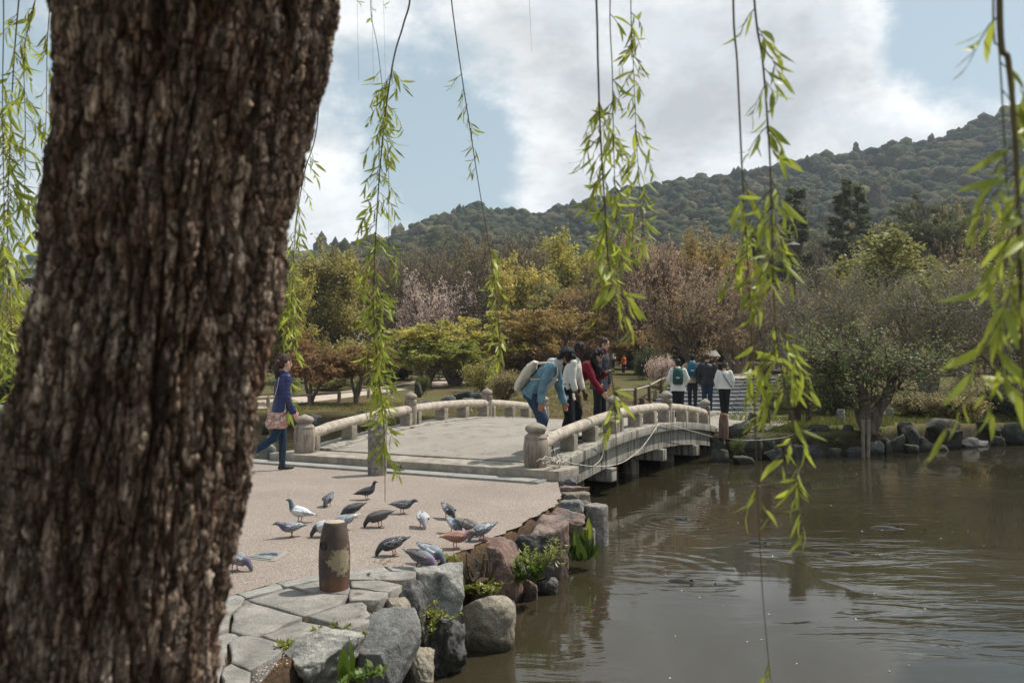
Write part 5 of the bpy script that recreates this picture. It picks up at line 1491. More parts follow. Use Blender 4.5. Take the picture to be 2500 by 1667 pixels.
hx = np.linspace(-700, 900, 161); hy = np.linspace(118, 640, 66)
HX, HYg = np.meshgrid(hx, hy)
me = mesh_np('hill', np.stack([HX, HYg, hillz(HX, HYg)], -1).reshape(-1, 3), grid_faces(len(hx), len(hy)))
tag(obj('hill', me, surf('hill_floor', [lin(56, 54, 38), lin(76, 72, 50)], .08, .95, 1.0, .5, .5, world_=True)), 'hillside under the forest', kind='structure')


def crown_mat():
    m, nt, b = mk('hill_crowns')
    a = nd(nt, 'ShaderNodeAttribute', attribute_name='col').outputs['Color']
    v = coords(nt, world_=True)
    f = tex(nt, v, .9, 8, .8)
    c = mixc(nt, .8, a, ramp(nt, f, [(.36, (.45, .45, .45)), (.5, (1, 1, 1)), (.64, (1.7, 1.6, 1.4))]), 'MULTIPLY')
    nt.links.new(c, b.inputs['Base Color']); b.inputs['Roughness'].default_value = .9; b.inputs['Specular IOR Level'].default_value = .1
    bump(nt, b, f, 1.0, 1.4)
    return m


rg = np.random.RandomState(5)
pts = []
y = 124.0
while y < 428:
    st_ = 5.0 + 1.6 * (y - 124) / 300
    xs = np.arange(-.72 * y - 25, .72 * y + 25, st_); pts.append(np.stack([xs + rg.uniform(-.45, .45, len(xs)) * st_, np.full(len(xs), y) + rg.uniform(-.5, .5, len(xs)) * st_], 1)); y += st_ * .9
pts = np.concatenate(pts)
v1, f1_ = ico(1); TPL = []
for k in range(8):
    rk = np.random.RandomState(k + 60); pcs = []
    for j in range(6):
        c_ = np.zeros(3) if j == 0 else np.array([math.cos(j * 1.26 + k) * rk.uniform(.45, .75), math.sin(j * 1.26 + k) * rk.uniform(.45, .75), rk.uniform(-.15, .4)])
        if j == 5: c_ = np.array([rk.uniform(-.2, .2), rk.uniform(-.2, .2), rk.uniform(.3, .6)])
        d = 1 + .35 * fbm(v1 * 2.3 + k * 9 + j * 4, 2); pcs.append(v1 * d[:, None] * (rk.uniform(.36, .55) if j else .75) + c_)
    TPL.append(np.concatenate(pcs))
TPL = np.array(TPL); v0 = TPL[0]
keep = v1[f1_].mean(1)[:, 2] > -.5
f0 = np.concatenate([f1_[keep] + len(v1) * j for j in range(6)])
n = len(pts); var = rg.randint(0, 8, n); rot = rg.uniform(0, 6.28, n); ca, sa = np.cos(rot), np.sin(rot)
r = rg.gamma(6, .72, n).clip(2.2, 8.5) * (.85 + .25 * (pts[:, 1] - 124) / 300); hgt = r * rg.uniform(.5, .9, n)
tall = rg.rand(n) < .10; r = np.where(tall, r * .6, r); hgt = np.where(tall, hgt * 1.7, hgt)
tt = TPL[var]
V = np.stack([(tt[..., 0] * ca[:, None] - tt[..., 1] * sa[:, None]) * r[:, None] + pts[:, 0:1], (tt[..., 0] * sa[:, None] + tt[..., 1] * ca[:, None]) * r[:, None] + pts[:, 1:2], tt[..., 2] * hgt[:, None] + (hillz(pts[:, 0], pts[:, 1]) + 2.0)[:, None]], -1)
pal = np.array([lin(70, 78, 52), lin(78, 84, 58), lin(92, 88, 64), lin(60, 70, 48), lin(100, 94, 70), lin(82, 88, 56), lin(66, 76, 56), lin(132, 128, 74)])
ci = rg.choice(8, n, p=[.2, .18, .16, .14, .12, .1, .08, .02])
patch = fbm(np.c_[pts / 45, np.zeros(n)], 2)
cc = pal[ci] * (1 + .12 * rg.normal(size=(n, 1)) + .35 * fbm(np.c_[pts / 30, np.ones(n)], 2)[:, None]).clip(.6, 1.5); cc[patch > .3] = cc[patch > .3] * np.array([1.12, 1.04, .96])
cc[tall] *= .75; used = np.unique(f0); remap = -np.ones(len(v0), int); remap[used] = np.arange(len(used))
V = V[:, used]; fN = remap[f0]
me = mesh_np('forest', V.reshape(-1, 3), (fN[None] + (np.arange(n) * len(used))[:, None, None]).reshape(-1, 3), col=np.repeat(cc, len(used), 0))
tag(obj('forest', me, crown_mat()), 'dense dark green forest covering the hill', 'forest', kind='stuff')

# ------------------------------------------------------------------ houses half hidden among the trees
M['white'] = plain('white_plaster', lin(196, 196, 194), .8)
M['tile'] = surf('roof_tile', [lin(92, 92, 94), lin(120, 120, 122)], 2, .7, 12, .5, .05)


def house(label, px, Y, ybase, w, d, h, roof_h, rz):
    b = at(px, ybase, Y)
    t = thing('house', label, 'building', b, rz)
    MB().box((0, 0, h / 2 - 4), (w, d, h + 8)).build('wall', M['white'], t)
    for x in (-.25, .25):
        MB().box((x * w, -d / 2, h * .55), (w * .18, .1, h * .3)).build('window', M['wood'], t)
    MB().add([(-w / 2 - .6, -d / 2 - .6, h), (w / 2 + .6, -d / 2 - .6, h), (w / 2 + .6, d / 2 + .6, h), (-w / 2 - .6, d / 2 + .6, h), (-w / 2 - .6, 0, h + roof_h), (w / 2 + .6, 0, h + roof_h)],
             [(0, 1, 5, 4), (2, 3, 4, 5), (0, 4, 3), (1, 2, 5), (3, 2, 1, 0)]).build('roof', M['tile'], t, sm=False)
    for s in (-1, 1):
        MB().add([(s * (w / 2 + .62), -d / 2, h + .1), (s * (w / 2 + .62), d / 2, h + .1), (s * (w / 2 + .62), 0, h + roof_h - .1), (s * (w / 2 + .72), -d / 2, h + .1), (s * (w / 2 + .72), d / 2, h + .1), (s * (w / 2 + .72), 0, h + roof_h - .1)],
                 [(0, 1, 2), (5, 4, 3), (0, 3, 4, 1), (1, 4, 5, 2), (2, 5, 3, 0)]).build('gable', M['white'], t, sm=False)
    return t


house('white gabled house showing above the olive tree below the hill', 812, 118, 700, 7, 5, 1.2, 2.0, .9)
house('pale house with a grey roof at the far left edge', 10, 80, 735, 14, 8, 2.6, .9, .1)

# ------------------------------------------------------------------ plants among the near rocks
M['plant'] = leaf_mat('bank_leaf', .35, .4, .4)
rs = random.Random(9)


def blade_plant(name, label, base, n, L, w, colr, spread=.9, bend=.5, fold=.3, up=1.0, cat='plant', rows=None):
    t = thing(name, label, cat, base, 0, 'plants among the shore rocks')
    for k in range(n):
        lv = leaf_shape(1, w * rs.uniform(.8, 1.2), bend * rs.uniform(.6, 1.4), fold)[0]
        a = rs.uniform(0, 6.28); el = rs.uniform(.25, 1.25) * up
        d = Vector((math.cos(a) * spread, math.sin(a) * spread, el))
        ll = L * rs.uniform(.6, 1.15)
        M3 = frame_from(d, rs.choice((0, math.pi)) * 0 + rs.uniform(-.5, .5))
        me = mesh_np('leaf', (lv * ll) @ np.array(M3).T, [LT, LQ], {'tint': np.full(len(lv), rs.uniform(.2, .9))})
        o = obj('leaf', me, M['plant'], t, (rs.gauss(0, .02) * n ** .5 * .4, rs.gauss(0, .02) * n ** .5 * .4, 0)); o.color = (*colr, 1)
    return t


def weed(name, label, base, n, L, leafn, lsize, colr, spread=.35, drop=0.0, cat='plant', aspect=.4):
    """many thin stems carrying small leaves"""
    t = thing(name, label, cat, base, 0, 'plants among the shore rocks')
    st_, vs, tt_ = MB(), [], []
    for k in range(n):
        a = rs.uniform(0, 6.28); d = Vector((math.cos(a) * spread, math.sin(a) * spread * .7, 1 - drop)).normalized(); p = Vector((rs.gauss(0, .05), rs.gauss(0, .04), 0)); pts_ = [p]
        ll = L * rs.uniform(.5, 1.15)
        for _ in range(4): d = (d + Vector((rs.uniform(-.2, .2), rs.uniform(-.2, .2), -.1 - drop * .3))).normalized(); pts_.append(pts_[-1] + d * ll / 4)
        st_.tube(pts_, [.0025, .0022, .002, .0015, .001], 4)
        for e in range(leafn):
            f = rs.uniform(.8, 3.99); i = int(f); c = pts_[i].lerp(pts_[i + 1], f - i)
            ld = Vector((rs.uniform(-1, 1), rs.uniform(-1, 1), rs.uniform(-.1, .9))); Mx = np.array(frame_from(ld, rs.uniform(-.6, .6)))
            s_ = lsize * rs.uniform(.6, 1.3); q = np.array([(0, 0, 0), (.5, aspect / 2, .05), (1, 0, -.08), (.5, -aspect / 2, .05)]) * s_
            vs.append(q @ Mx.T + np.array(c)); tt_.append(np.full(4, rs.uniform(.2, .95)))
    st_.build('stem', M['twig'], t)['kind'] = 'stuff'
    V = np.concatenate(vs)
    o = obj('foliage', mesh_np('foliage', V, np.arange(len(V)).reshape(-1, 4), {'tint': np.concatenate(tt_)}, smooth_shade=False), M['plant'], t); o.color = (*colr, 1); o['kind'] = 'stuff'
    return t


g1, g2, g3, g4 = lin(98, 122, 48), lin(132, 142, 62), lin(84, 104, 44), lin(120, 124, 60)
blade_plant('broadleaf_plant', 'glossy broad leaved dock plant below the stone post', at(1418, 1366, 8.9), 38, .25, .34, g3, 1.0, .7)
blade_plant('broadleaf_plant', 'single upright dock leaf rising above the broad leaved plant', at(1436, 1318, 9.0), 3, .24, .3, g2, .35, .15, up=2)
weed('shrubby_weed', 'feathery pale weed between the blue grey and red boulders', at(1318, 1400, 7.55), 16, .34, 34, .05, g2, .5, aspect=.2)
weed('trailing_weed', 'dark leafy weed hanging above the waterline beside the brown rock', at(1292, 1425, 7.5), 16, .26, 22, .045, g1, .6, aspect=.6)
weed('trailing_weed', 'ivy like ground cover under the cut root stump', at(1160, 1446, 6.85), 26, .22, 22, .048, g4, .8, .4, aspect=.8)
weed('trailing_weed', 'small weed between the blocky boulder and the craggy rock', at(1056, 1522, 5.95), 14, .2, 18, .036, g4, .6, .3, aspect=.7)
weed('shrubby_weed', 'thin weed sprouting beside the craggy rock at the water', at(1030, 1562, 5.7), 10, .22, 12, .035, g2, .5, aspect=.4)
weed('ground_weed', 'moss and weeds in the gap beside the big smooth boulder', on(820, 1555, 0), 16, .09, 14, .03, g4, .9, aspect=.6)
weed('ground_weed', 'tuft of weeds at the back of the flaky rock', on(708, 1588, .0), 10, .08, 14, .028, g2, .9, aspect=.5)
weed('ground_weed', 'green tuft growing behind the small grey rock by the stump', on(1098, 1372, 0), 14, .09, 12, .03, g2, .8, aspect=.3)
blade_plant('broadleaf_plant', 'upright dock leaves in front of the big smooth boulder', at(838, 1672, 4.55), 5, .24, .3, g1, .3, .15, up=1.6)
weed('ground_weed', 'low plant at the bottom edge beside the dock leaves', at(880, 1672, 4.5), 8, .12, 10, .05, g1, .8, aspect=.5)
# small tufts of moss and grass in the paving joints
for i, (x, y) in enumerate([(232, 522), (352, 552), (405, 440), (208, 702), (406, 744), (742, 664), (905, 522), (960, 374), (1020, 300), (1120, 333), (490, 782), (905, 352)]):
    p = on(x / 2.352 + 500, y / 2.352 + 1250)
    weed('grass_tuft', f'tiny grass tuft in the paving joints, {ORD[i]} of the row', p, 9, .035, 7, .016, g4, 1.0, aspect=.3)
# cut root stump with twigs
b = at(1170, 1420, 7.0)
stp = thing('root_stump', 'cut brown root stump with bare twig stubs among the rocks', 'stump', b)
MB().tube([(0, 0, -.15), (0, 0, .02), (.02, 0, .06)], [.11, .10, .05], 9).build('root', M['wood'], stp)
for k in range(22):
    a = rs.uniform(0, 6.28); r_ = rs.uniform(.02, .17); h_ = rs.uniform(.08, .22)
    MB().tube([(r_ * math.cos(a) * .5, r_ * math.sin(a) * .4, -.03), (r_ * math.cos(a), r_ * math.sin(a) * .7, h_ * .5), (r_ * math.cos(a) * 1.3 + rs.uniform(-.03, .03), r_ * math.sin(a), h_)], [.012, .010, .008], 6).build('twig_stub', M['wood'], stp)

# ------------------------------------------------------------------ grass on the banks, fallen petals
def scatter_blades(name, label, areas, n, h, colr, seed):
    rg = np.random.RandomState(seed); vs, tt_ = [], []
    P = []
    for (x0, x1, y0, y1), k in areas:
        q = np.stack([rg.uniform(x0, x1, k * 2), rg.uniform(y0, y1, k * 2)], 1); q = q[pond_in(q[:, 0], q[:, 1]) < -.35][:k]; P.append(q)
    P = np.concatenate(P); z = zland(P[:, 0], P[:, 1]); k = len(P)
    dens = fbm(np.c_[P * .8, np.zeros(k)], 3); m = dens > -.12; P, z = P[m], z[m]; k = len(P)
    a = rg.uniform(0, 6.28, k); hh = h * rg.uniform(.4, 1.3, k); wd = .014
    B = np.c_[P, z]; s = np.c_[np.cos(a), np.sin(a), np.zeros(k)] * wd
    lean = np.c_[rg.normal(size=k) * .4, rg.normal(size=k) * .4, np.ones(k)] * hh[:, None]
    V = np.stack([B - s, B + s, B + lean], 1).reshape(-1, 3)
    t = np.clip(.5 + .25 * rg.normal(size=k), 0, 1)
    o = obj(name, mesh_np(name, V, np.arange(3 * k).reshape(-1, 3), {'tint': np.repeat(t, 3)}, smooth_shade=False), M['plant']); o.color = (*colr, 1)
    return tag(o, label, 'grass', kind='stuff')


scatter_blades('grass', 'rough green grass with weeds on the right bank', [((6.4, 17, 19.2, 30), 26000)], 0, .13, lin(106, 112, 52), 2)
scatter_blades('grass', 'dry short grass on the left bank', [((-14, 4, 25, 34), 20000)], 0, .09, lin(128, 118, 72), 3)


def petals(name, label, pts, size, seed, colr):
    rg = np.random.RandomState(seed); k = len(pts); pts = np.asarray(pts)
    a = rg.uniform(0, 6.28, k); s = size * rg.uniform(.6, 1.3, k)
    e1 = np.c_[np.cos(a), np.sin(a), rg.normal(size=k) * .2] * s[:, None]; e2 = np.c_[-np.sin(a), np.cos(a), rg.normal(size=k) * .2] * s[:, None] * .65
    V = np.stack([pts - e1, pts + e2, pts + e1, pts - e2], 1).reshape(-1, 3)
    o = obj(name, mesh_np(name, V, np.arange(4 * k).reshape(-1, 4), smooth_shade=False), plain(name + '_petal', colr, .6, var=.1))
    return tag(o, label, 'petals', kind='stuff')


rg = np.random.RandomState(8)
q = np.c_[rg.uniform(-5, .6, 900), rg.uniform(3.5, 12.5, 900)]; q = q[pond_in(q[:, 0], q[:, 1]) < -.3]
lit = [q]
for c_, k, sp in ((on(868, 1548), 70, .06), (on(915, 1505), 40, .05), (on(655, 1650), 90, .07), (on(690, 1615), 40, .05)):
    lit.append(np.c_[c_.x + rg.normal(size=k) * sp, c_.y + rg.normal(size=k) * sp])
q = np.concatenate(lit); zq = zter(q[:, 0], q[:, 1]); m = zq > -.03
petals('fallen_petals', 'pale fallen petals scattered over the plaza and paving', np.c_[q[m], zq[m] + .013], .006, 4, lin(206, 190, 182))
q = np.c_[rg.uniform(-1, 16, 420), rg.uniform(5.5, 21, 420)]; q = q[pond_in(q[:, 0], q[:, 1]) > .5]
petals('floating_petals', 'pale petals floating on the pond', np.c_[q, np.full(len(q), -.545)], .009, 5, lin(214, 206, 198))

# ------------------------------------------------------------------ carp at the surface
M['carp'] = plain('carp_skin', lin(40, 36, 32), .25, 40, .3, .004, .5)
for i, (x0, x1, y, lab) in enumerate([(2115, 2245, 1289, 'dark carp farthest right in the pond'), (2008, 2130, 1352, 'dark carp with a pale back line in the middle of the pond'), (1815, 1905, 1326, 'carp behind the hanging willow tip'), (1620, 1735, 1420, 'carp making ripples near the shore'), (1640, 1700, 1268, 'carp breaking the surface near the bridge'), (1690, 1760, 1160, 'small carp in front of the far pier')]):
    a, b = on(x0, y - 2, -.55), on(x1, y + 4, -.55); L = (b - a).length
    fish = thing('carp', lab, 'fish', ((a.x + b.x) / 2, (a.y + b.y) / 2, -.55), math.atan2(b.y - a.y, b.x - a.x), 'carp in the pond')
    MB().tube([(L * (t - .5), .03 * math.sin(t * 5), -.045 + .012 * math.sin(t * 3)) for t in (0, .06, .18, .35, .55, .75, .9, 1)], [.012, .04, .062, .068, .055, .036, .02, .012], 12).build('body', M['carp'], fish)
    MB().add([(L * .48, 0, -.02), (L * .62, 0, .015), (L * .6, .01, -.09)], [(0, 1, 2)]).build('tail_fin', M['carp'], fish)
    MB().add([(-L * .1, 0, .0), (L * .1, 0, .03), (L * .2, 0, -.005)], [(0, 1, 2)]).build('back_fin', M['carp'], fish)

# ------------------------------------------------------------------ haze over the distance
hz = MB().box((100, 422, 85), (1720, 1000, 210)).mesh('haze')
m = bpy.data.materials.new('thin_haze'); m.use_nodes = True; nt = m.node_tree
nt.nodes.remove(nt.nodes['Principled BSDF'])
pv = nd(nt, 'ShaderNodeVolumePrincipled'); pv.inputs['Color'].default_value = (.80, .88, 1.0, 1); pv.inputs['Density'].default_value = .00032; pv.inputs['Anisotropy'].default_value = .2
nt.links.new(pv.outputs[0], nt.nodes['Material Output'].inputs['Volume'])
tag(obj('haze', hz, m), 'thin bluish haze in the air', kind='stuff')

# ------------------------------------------------------------------ pigeons
M['feather'] = col_mat('feather', .55, .3, 160, .35, .002, .2, .25)
M['beak'] = plain('beak', lin(70, 66, 64), .5)
M['pleg'] = plain('pigeon_leg', lin(150, 76, 70), .6)
M['eye'] = plain('bird_eye', lin(190, 90, 40), .2, spec=.6, var=.05)


def loft(path, rad, n=18):
    """rings along a path in the XZ plane; rad = (half width, half height)"""
    path = [Vector((x, 0, z)) for x, z in path]; vs = []
    for i, p in enumerate(path):
        t = (path[min(i + 1, len(path) - 1)] - path[max(i - 1, 0)]).normalized(); up = Vector((-t.z, 0, t.x))
        w, h = rad[i]
        for k in range(n):
            a = 2 * math.pi * k / n; vs.append(p + Vector((0, 1, 0)) * (w * math.cos(a)) + up * (h * math.sin(a)))
    vs = np.array([v[:] for v in vs]); f = grid_faces(n, len(path), True)
    caps = np.array([list(range(n))[::-1], [(len(path) - 1) * n + k for k in range(n)]])
    return vs, [f, caps]


def resample(path, rad, m=34):
    P = np.array(path, float); R = np.array(rad, float); d = np.r_[0, np.cumsum(np.hypot(*np.diff(P, axis=0).T))]
    t = np.linspace(0, d[-1], m)
    def cr(a):                      # gentle smoothing of a polyline
        y = np.interp(t, d, a)
        for _ in range(2): y[1:-1] = (y[:-2] + 2 * y[1:-1] + y[2:]) / 4
        return y
    return np.c_[cr(P[:, 0]), cr(P[:, 1])].tolist(), np.c_[cr(R[:, 0]), cr(R[:, 1])].tolist(), t / d[-1]


NECK = {'up': [(.105, .150), (.118, .185), (.128, .205), (.148, .208), (.160, .205)], 'level': [(.112, .130), (.138, .148), (.158, .156), (.178, .154), (.190, .150)], 'peck': [(.118, .090), (.142, .070), (.158, .052), (.166, .036), (.168, .026)]}


def pigeon(label, px, py, heading, pose, sty, z=0.008, s=1.0, roll=0.0):
    p = on(px, py, z)
    t = thing('pigeon', label, 'pigeon', p, math.radians(heading), 'pigeons feeding on the plaza'); t.rotation_euler.y = {'peck': .2, 'level': .04, 'up': -.1}[pose]; t.scale = (s * .83, s * .95, s * .94)
    nk = NECK[pose]; dip = {'up': .012, 'level': .0, 'peck': -.018}[pose]
    path = [(-.185, .100 - dip * 1.4), (-.15, .098 - dip), (-.11, .098 - dip), (-.07, .100), (-.02, .102), (.03, .104), (.07, .108 + dip * .6), (.095, .120 + dip)] + nk
    rad = [(.022, .004), (.026, .008), (.030, .018), (.044, .036), (.056, .050), (.058, .054), (.050, .050), (.037, .040), (.026, .027), (.021, .022), (.0205, .021), (.016, .017), (.006, .007)]
    P, R, tt = resample(path, rad)
    vs, fs = loft(P, R, 18)
    up = np.tile(np.sin(2 * np.pi * np.arange(18) / 18), len(P)); u = np.repeat(tt, 18)
    c = np.tile(np.array(sty['body']), (len(vs), 1)) * (1 + .12 * pn(vs * 60)[:, None])
    neck = smooth((u - .66) / .06) * (1 - smooth((u - .84) / .05)); ir = .5 + .5 * np.sin(vs[:, 2] * 70 + vs[:, 0] * 40)
    nc = np.array(sty['neck'])[None] * ir[:, None] + np.array(sty.get('neck2', sty['neck']))[None] * (1 - ir[:, None])
    c = c * (1 - neck[:, None]) + nc * neck[:, None]
    hd = smooth((u - .82) / .05)[:, None]; c = c * (1 - hd) + np.array(sty['head']) * hd
    tl = (1 - smooth((u - .02) / .05))[:, None]; c = c * (1 - tl) + np.array(sty['tail']) * tl
    rump = (smooth((u - .10) / .05) * (1 - smooth((u - .28) / .06)))[:, None]; c = c * (1 - rump) + np.array(sty.get('rump', sty['body'])) * rump
    obj('body', mesh_np('body', vs, fs, col=c.clip(0, 1)), M['feather'], t)
    # folded wings: flat leaf-shaped shells lying against the flanks
    for sd in (-1, 1):
        m, q = 16, 13; U, W = np.meshgrid(np.linspace(0, 1, m), np.linspace(-1, 1, q))
        hw = .046 * np.sin(np.pi * np.clip(U * .93 + .07, 0, 1)) ** .6 * (1 - .42 * U)
        x = .075 - .235 * U; zc = .118 - .012 * U - dip * U * .8
        zz = zc + W * hw * .9; bulge = np.sqrt(np.clip(1 - W ** 2, 0, 1)) * .012 * (1 - .5 * U)
        by = .052 * np.sqrt(np.clip(1 - ((zz - .104) / .062) ** 2, .02, 1)) * np.interp(x.ravel(), [-.185, -.12, -.06, 0, .06, .09], [.42, .55, .85, 1.06, .98, .8]).reshape(x.shape)
        y = sd * (by * (1 - .8 * smooth((W - .2) / .8)) + bulge + .002)
        V = np.stack([x, y, zz], -1).reshape(-1, 3)
        wc = np.tile(np.array(sty['wing']), (len(V), 1)); uu = U.ravel(); ww = W.ravel()
        if sty['mark'] == 'bars':
            for b0 in (.52, .68):
                k = np.exp(-((uu + .12 * ww - b0) / .035) ** 2)[:, None] * (ww < .75)[:, None]; wc = wc * (1 - k) + np.array(sty['bar']) * k
        elif sty['mark'] == 'check':
            k = (pn(V * np.array([95, 40, 95]) + px) > .05)[:, None] * (uu < .75)[:, None]; wc = np.where(k, np.array(sty['bar']), wc)
        elif sty['mark'] == 'lines':
            k = (np.abs(((uu * 7 + ww * 1.3) % 1) - .5) < .09)[:, None] * (uu < .8)[:, None]; wc = np.where(k, np.array(sty['bar']), wc)
        k = smooth((uu - .76) / .1)[:, None]; wc = wc * (1 - k) + np.array(sty['prim']) * k
        obj('wing', mesh_np('wing', V, grid_faces(m, q), col=wc), M['feather'], t)
    e, e2 = Vector((nk[-1][0], 0, nk[-1][1])), Vector((nk[-2][0], 0, nk[-2][1])); d = (e - e2).normalized()
    if pose != 'peck': d = (d + Vector((.2, 0, -.25))).normalized()
    MB().tube([e - d * .006, e + d * .010, e + d * .022], [.0058, .0042, .0012], 8).build('beak', M['beak'], t)
    h3 = Vector((nk[-3][0], 0, nk[-3][1])); hh = (h3 + e2) / 2
    for sd in (-1, 1):
        MB().lathe([(.0005, -.0035), (.003, -.002), (.0035, 0), (.003, .002), (.0005, .0035)], 8).build('eye', M['eye'], t, 0, (hh.x, sd * .0185, hh.z + .004))
        st_ = .012 * sd
        leg = MB().tube([(.004 + st_, sd * .022, .066), (-.006 + st_, sd * .022, .036), (.004 + st_, sd * .022, .004)], [.008, .0045, .004], 7)
        for a in (-.5, 0, .5, math.pi):
            leg.tube([(.004 + st_, sd * .022, .005), (.004 + st_ + .028 * math.cos(a), sd * .022 + .028 * math.sin(a), .002)], [.0036, .0018], 5)
        leg.build('leg', M['pleg'], t)
    return t


def sty(body, neck, head, tail, wing, mark, bar, prim, **k):
    d = dict(body=lin(*body), neck=lin(*neck), head=lin(*head), tail=lin(*tail), wing=lin(*wing), mark=mark, bar=lin(*bar), prim=lin(*prim))
    d.update({a: lin(*b) for a, b in k.items()}); return d


GREYB = sty((128, 134, 144), (70, 100, 96), (86, 92, 104), (58, 60, 68), (168, 172, 178), 'bars', (48, 50, 56), (96, 100, 108), neck2=(104, 84, 110))
WHITEB = sty((196, 198, 202), (52, 92, 90), (60, 88, 92), (56, 58, 64), (198, 200, 204), 'bars', (52, 52, 58), (170, 172, 178), neck2=(88, 84, 104), rump=(214, 214, 214))
DARK = sty((56, 56, 60), (70, 62, 78), (40, 42, 46), (36, 36, 40), (54, 54, 56), 'none', (40, 40, 44), (40, 40, 42), neck2=(48, 74, 66))
DKCHK = sty((74, 74, 80), (92, 78, 104), (58, 60, 68), (44, 44, 50), (120, 120, 124), 'check', (58, 56, 60), (60, 60, 64), neck2=(52, 84, 76))
LINES = sty((58, 58, 62), (62, 70, 70), (46, 48, 52), (52, 52, 56), (52, 52, 56), 'lines', (176, 176, 176), (44, 44, 48))
SOOT = sty((78, 76, 76), (74, 70, 76), (64, 62, 64), (84, 84, 88), (84, 82, 82), 'none', (70, 70, 72), (72, 70, 72))
CHECK = sty((122, 126, 134), (92, 86, 108), (96, 100, 110), (66, 68, 74), (156, 158, 164), 'check', (84, 86, 92), (92, 94, 100))
RED = sty((148, 112, 98), (150, 116, 116), (140, 114, 106), (198, 192, 186), (150, 110, 90), 'none', (150, 110, 90), (178, 140, 116), rump=(204, 190, 178))
z8 = lambda x, y: (x / 4.356 + 680, y / 4.356 + 1160)
pigeon('pale pigeon with a green head and dark wing bars, leftmost of the flock', *z8(222, 498), 183, 'up', WHITEB, s=1.1)
pigeon('blue grey pigeon hunched just in front of the green headed one', *z8(140, 655), 212, 'level', CHECK)
pigeon('small dark round pigeon with its back turned behind the flock', *z8(535, 326), 262, 'peck', DKCHK, s=.95)
pigeon('dark pigeon standing upright with its head raised, farthest back', *z8(940, 258), 2, 'up', DARK, s=1.02)
pigeon('black pigeon bowing behind the grey speckled one', *z8(808, 446), 205, 'peck', DARK)
pigeon('grey speckled pigeon with a white tail feather behind the bollard', *z8(720, 582), 200, 'peck', sty((134, 138, 144), (110, 112, 120), (100, 104, 112), (190, 190, 190), (150, 154, 160), 'check', (112, 116, 122), (196, 196, 196)), s=1.05)
pigeon('pale grey pigeon with two dark bars pecking left of the bollard', *z8(520, 650), 184, 'peck', sty((186, 188, 190), (60, 62, 68), (58, 60, 66), (70, 72, 76), (184, 186, 188), 'bars', (50, 50, 54), (130, 132, 136)), s=1.05)
pigeon('sooty dark pigeon with a grey tail pecking in the middle', *z8(1085, 548), 180, 'peck', SOOT, s=1.12)
pigeon('chequered pigeon with a purple neck walking right', *z8(1315, 406), -4, 'level', DKCHK)
pigeon('pale round pigeon seen from behind in the middle of the plaza', *z8(1530, 548), 285, 'peck', sty((170, 170, 174), (150, 146, 152), (140, 138, 144), (120, 120, 126), (178, 178, 180), 'none', (100, 100, 104), (150, 150, 154)))
pigeon('black and white pigeon facing the camera with its tail up', *z8(1800, 456), 302, 'peck', sty((70, 70, 74), (50, 54, 58), (46, 48, 52), (50, 50, 54), (150, 152, 156), 'check', (70, 70, 74), (64, 64, 68)))
pigeon('grey pigeon with its tail raised, left one of the three in a huddle', *z8(1862, 618), 304, 'peck', GREYB)
pigeon('brown chequered pigeon in the middle of the huddle of three', *z8(2005, 640), 336, 'peck', sty((92, 86, 82), (80, 78, 86), (76, 76, 84), (70, 62, 58), (128, 122, 118), 'check', (78, 72, 68), (80, 70, 66)), s=1.05)
pigeon('silver grey pigeon, right one of the three in a huddle', *z8(2185, 688), 205, 'peck', CHECK, s=1.05)
pigeon('reddish brown pigeon with a white tail', *z8(1878, 776), -2, 'level', RED, s=1.05)
pigeon('black pigeon with white feather lines bending left near the paving', *z8(1232, 850), 190, 'peck', LINES, s=1.05)
pigeon('grey pigeon with dark bars bending right toward the rocks', *z8(1612, 938), 325, 'peck', GREYB, s=1.05)
pigeon('dark backed pigeon half behind the blocky pale boulder', *z8(1490, 1000), 342, 'peck', sty((110, 112, 120), (120, 104, 130), (110, 112, 122), (80, 76, 78), (96, 88, 86), 'check', (64, 62, 66), (80, 72, 70)), s=1.05)
pigeon('grey pigeon pecking right beside the willow trunk', 572, 1392, -8, 'peck', CHECK)

# ------------------------------------------------------------------ people
DG = None


def remesh(parts, voxel, smooth_it=2, fold=0.0, fscale=14.0, seed=0, stretch=(1, 1, .45), flat_bottom=None):
    """fuse overlapping solids into one continuous surface"""
    me = bpy.data.meshes.new('tmp'); me.from_pydata(parts.v, [], parts.f)
    bm = bmesh.new(); bm.from_mesh(me); bmesh.ops.recalc_face_normals(bm, faces=bm.faces); bm.to_mesh(me); bm.free()
    o = bpy.data.objects.new('tmp', me); COL.objects.link(o)
    r = o.modifiers.new('r', 'REMESH'); r.mode = 'VOXEL'; r.voxel_size = voxel; r.adaptivity = 0
    s = o.modifiers.new('s', 'SMOOTH'); s.factor = .5; s.iterations = smooth_it * 2
    dg = bpy.context.evaluated_depsgraph_get(); dg.update()
    out = bpy.data.meshes.new_from_object(o.evaluated_get(dg))
    bpy.data.objects.remove(o); bpy.data.meshes.remove(me)
    out.materials.clear()
    n = len(out.vertices); co = np.empty(n * 3, np.float32); out.vertices.foreach_get('co', co); co = co.reshape(-1, 3).astype(float)
    if fold:
        nr = np.empty(n * 3, np.float32); out.vertices.foreach_get('normal', nr); nr = nr.reshape(-1, 3)
        d = fbm(co * fscale * np.array(stretch) + seed * 3.7, 3) * fold
        co += nr * d[:, None]
    if n: out.vertices.foreach_set('co', co.astype(np.float32).ravel())
    out.polygons.foreach_set('use_smooth', np.ones(len(out.polygons), bool)); out.update()
    return out


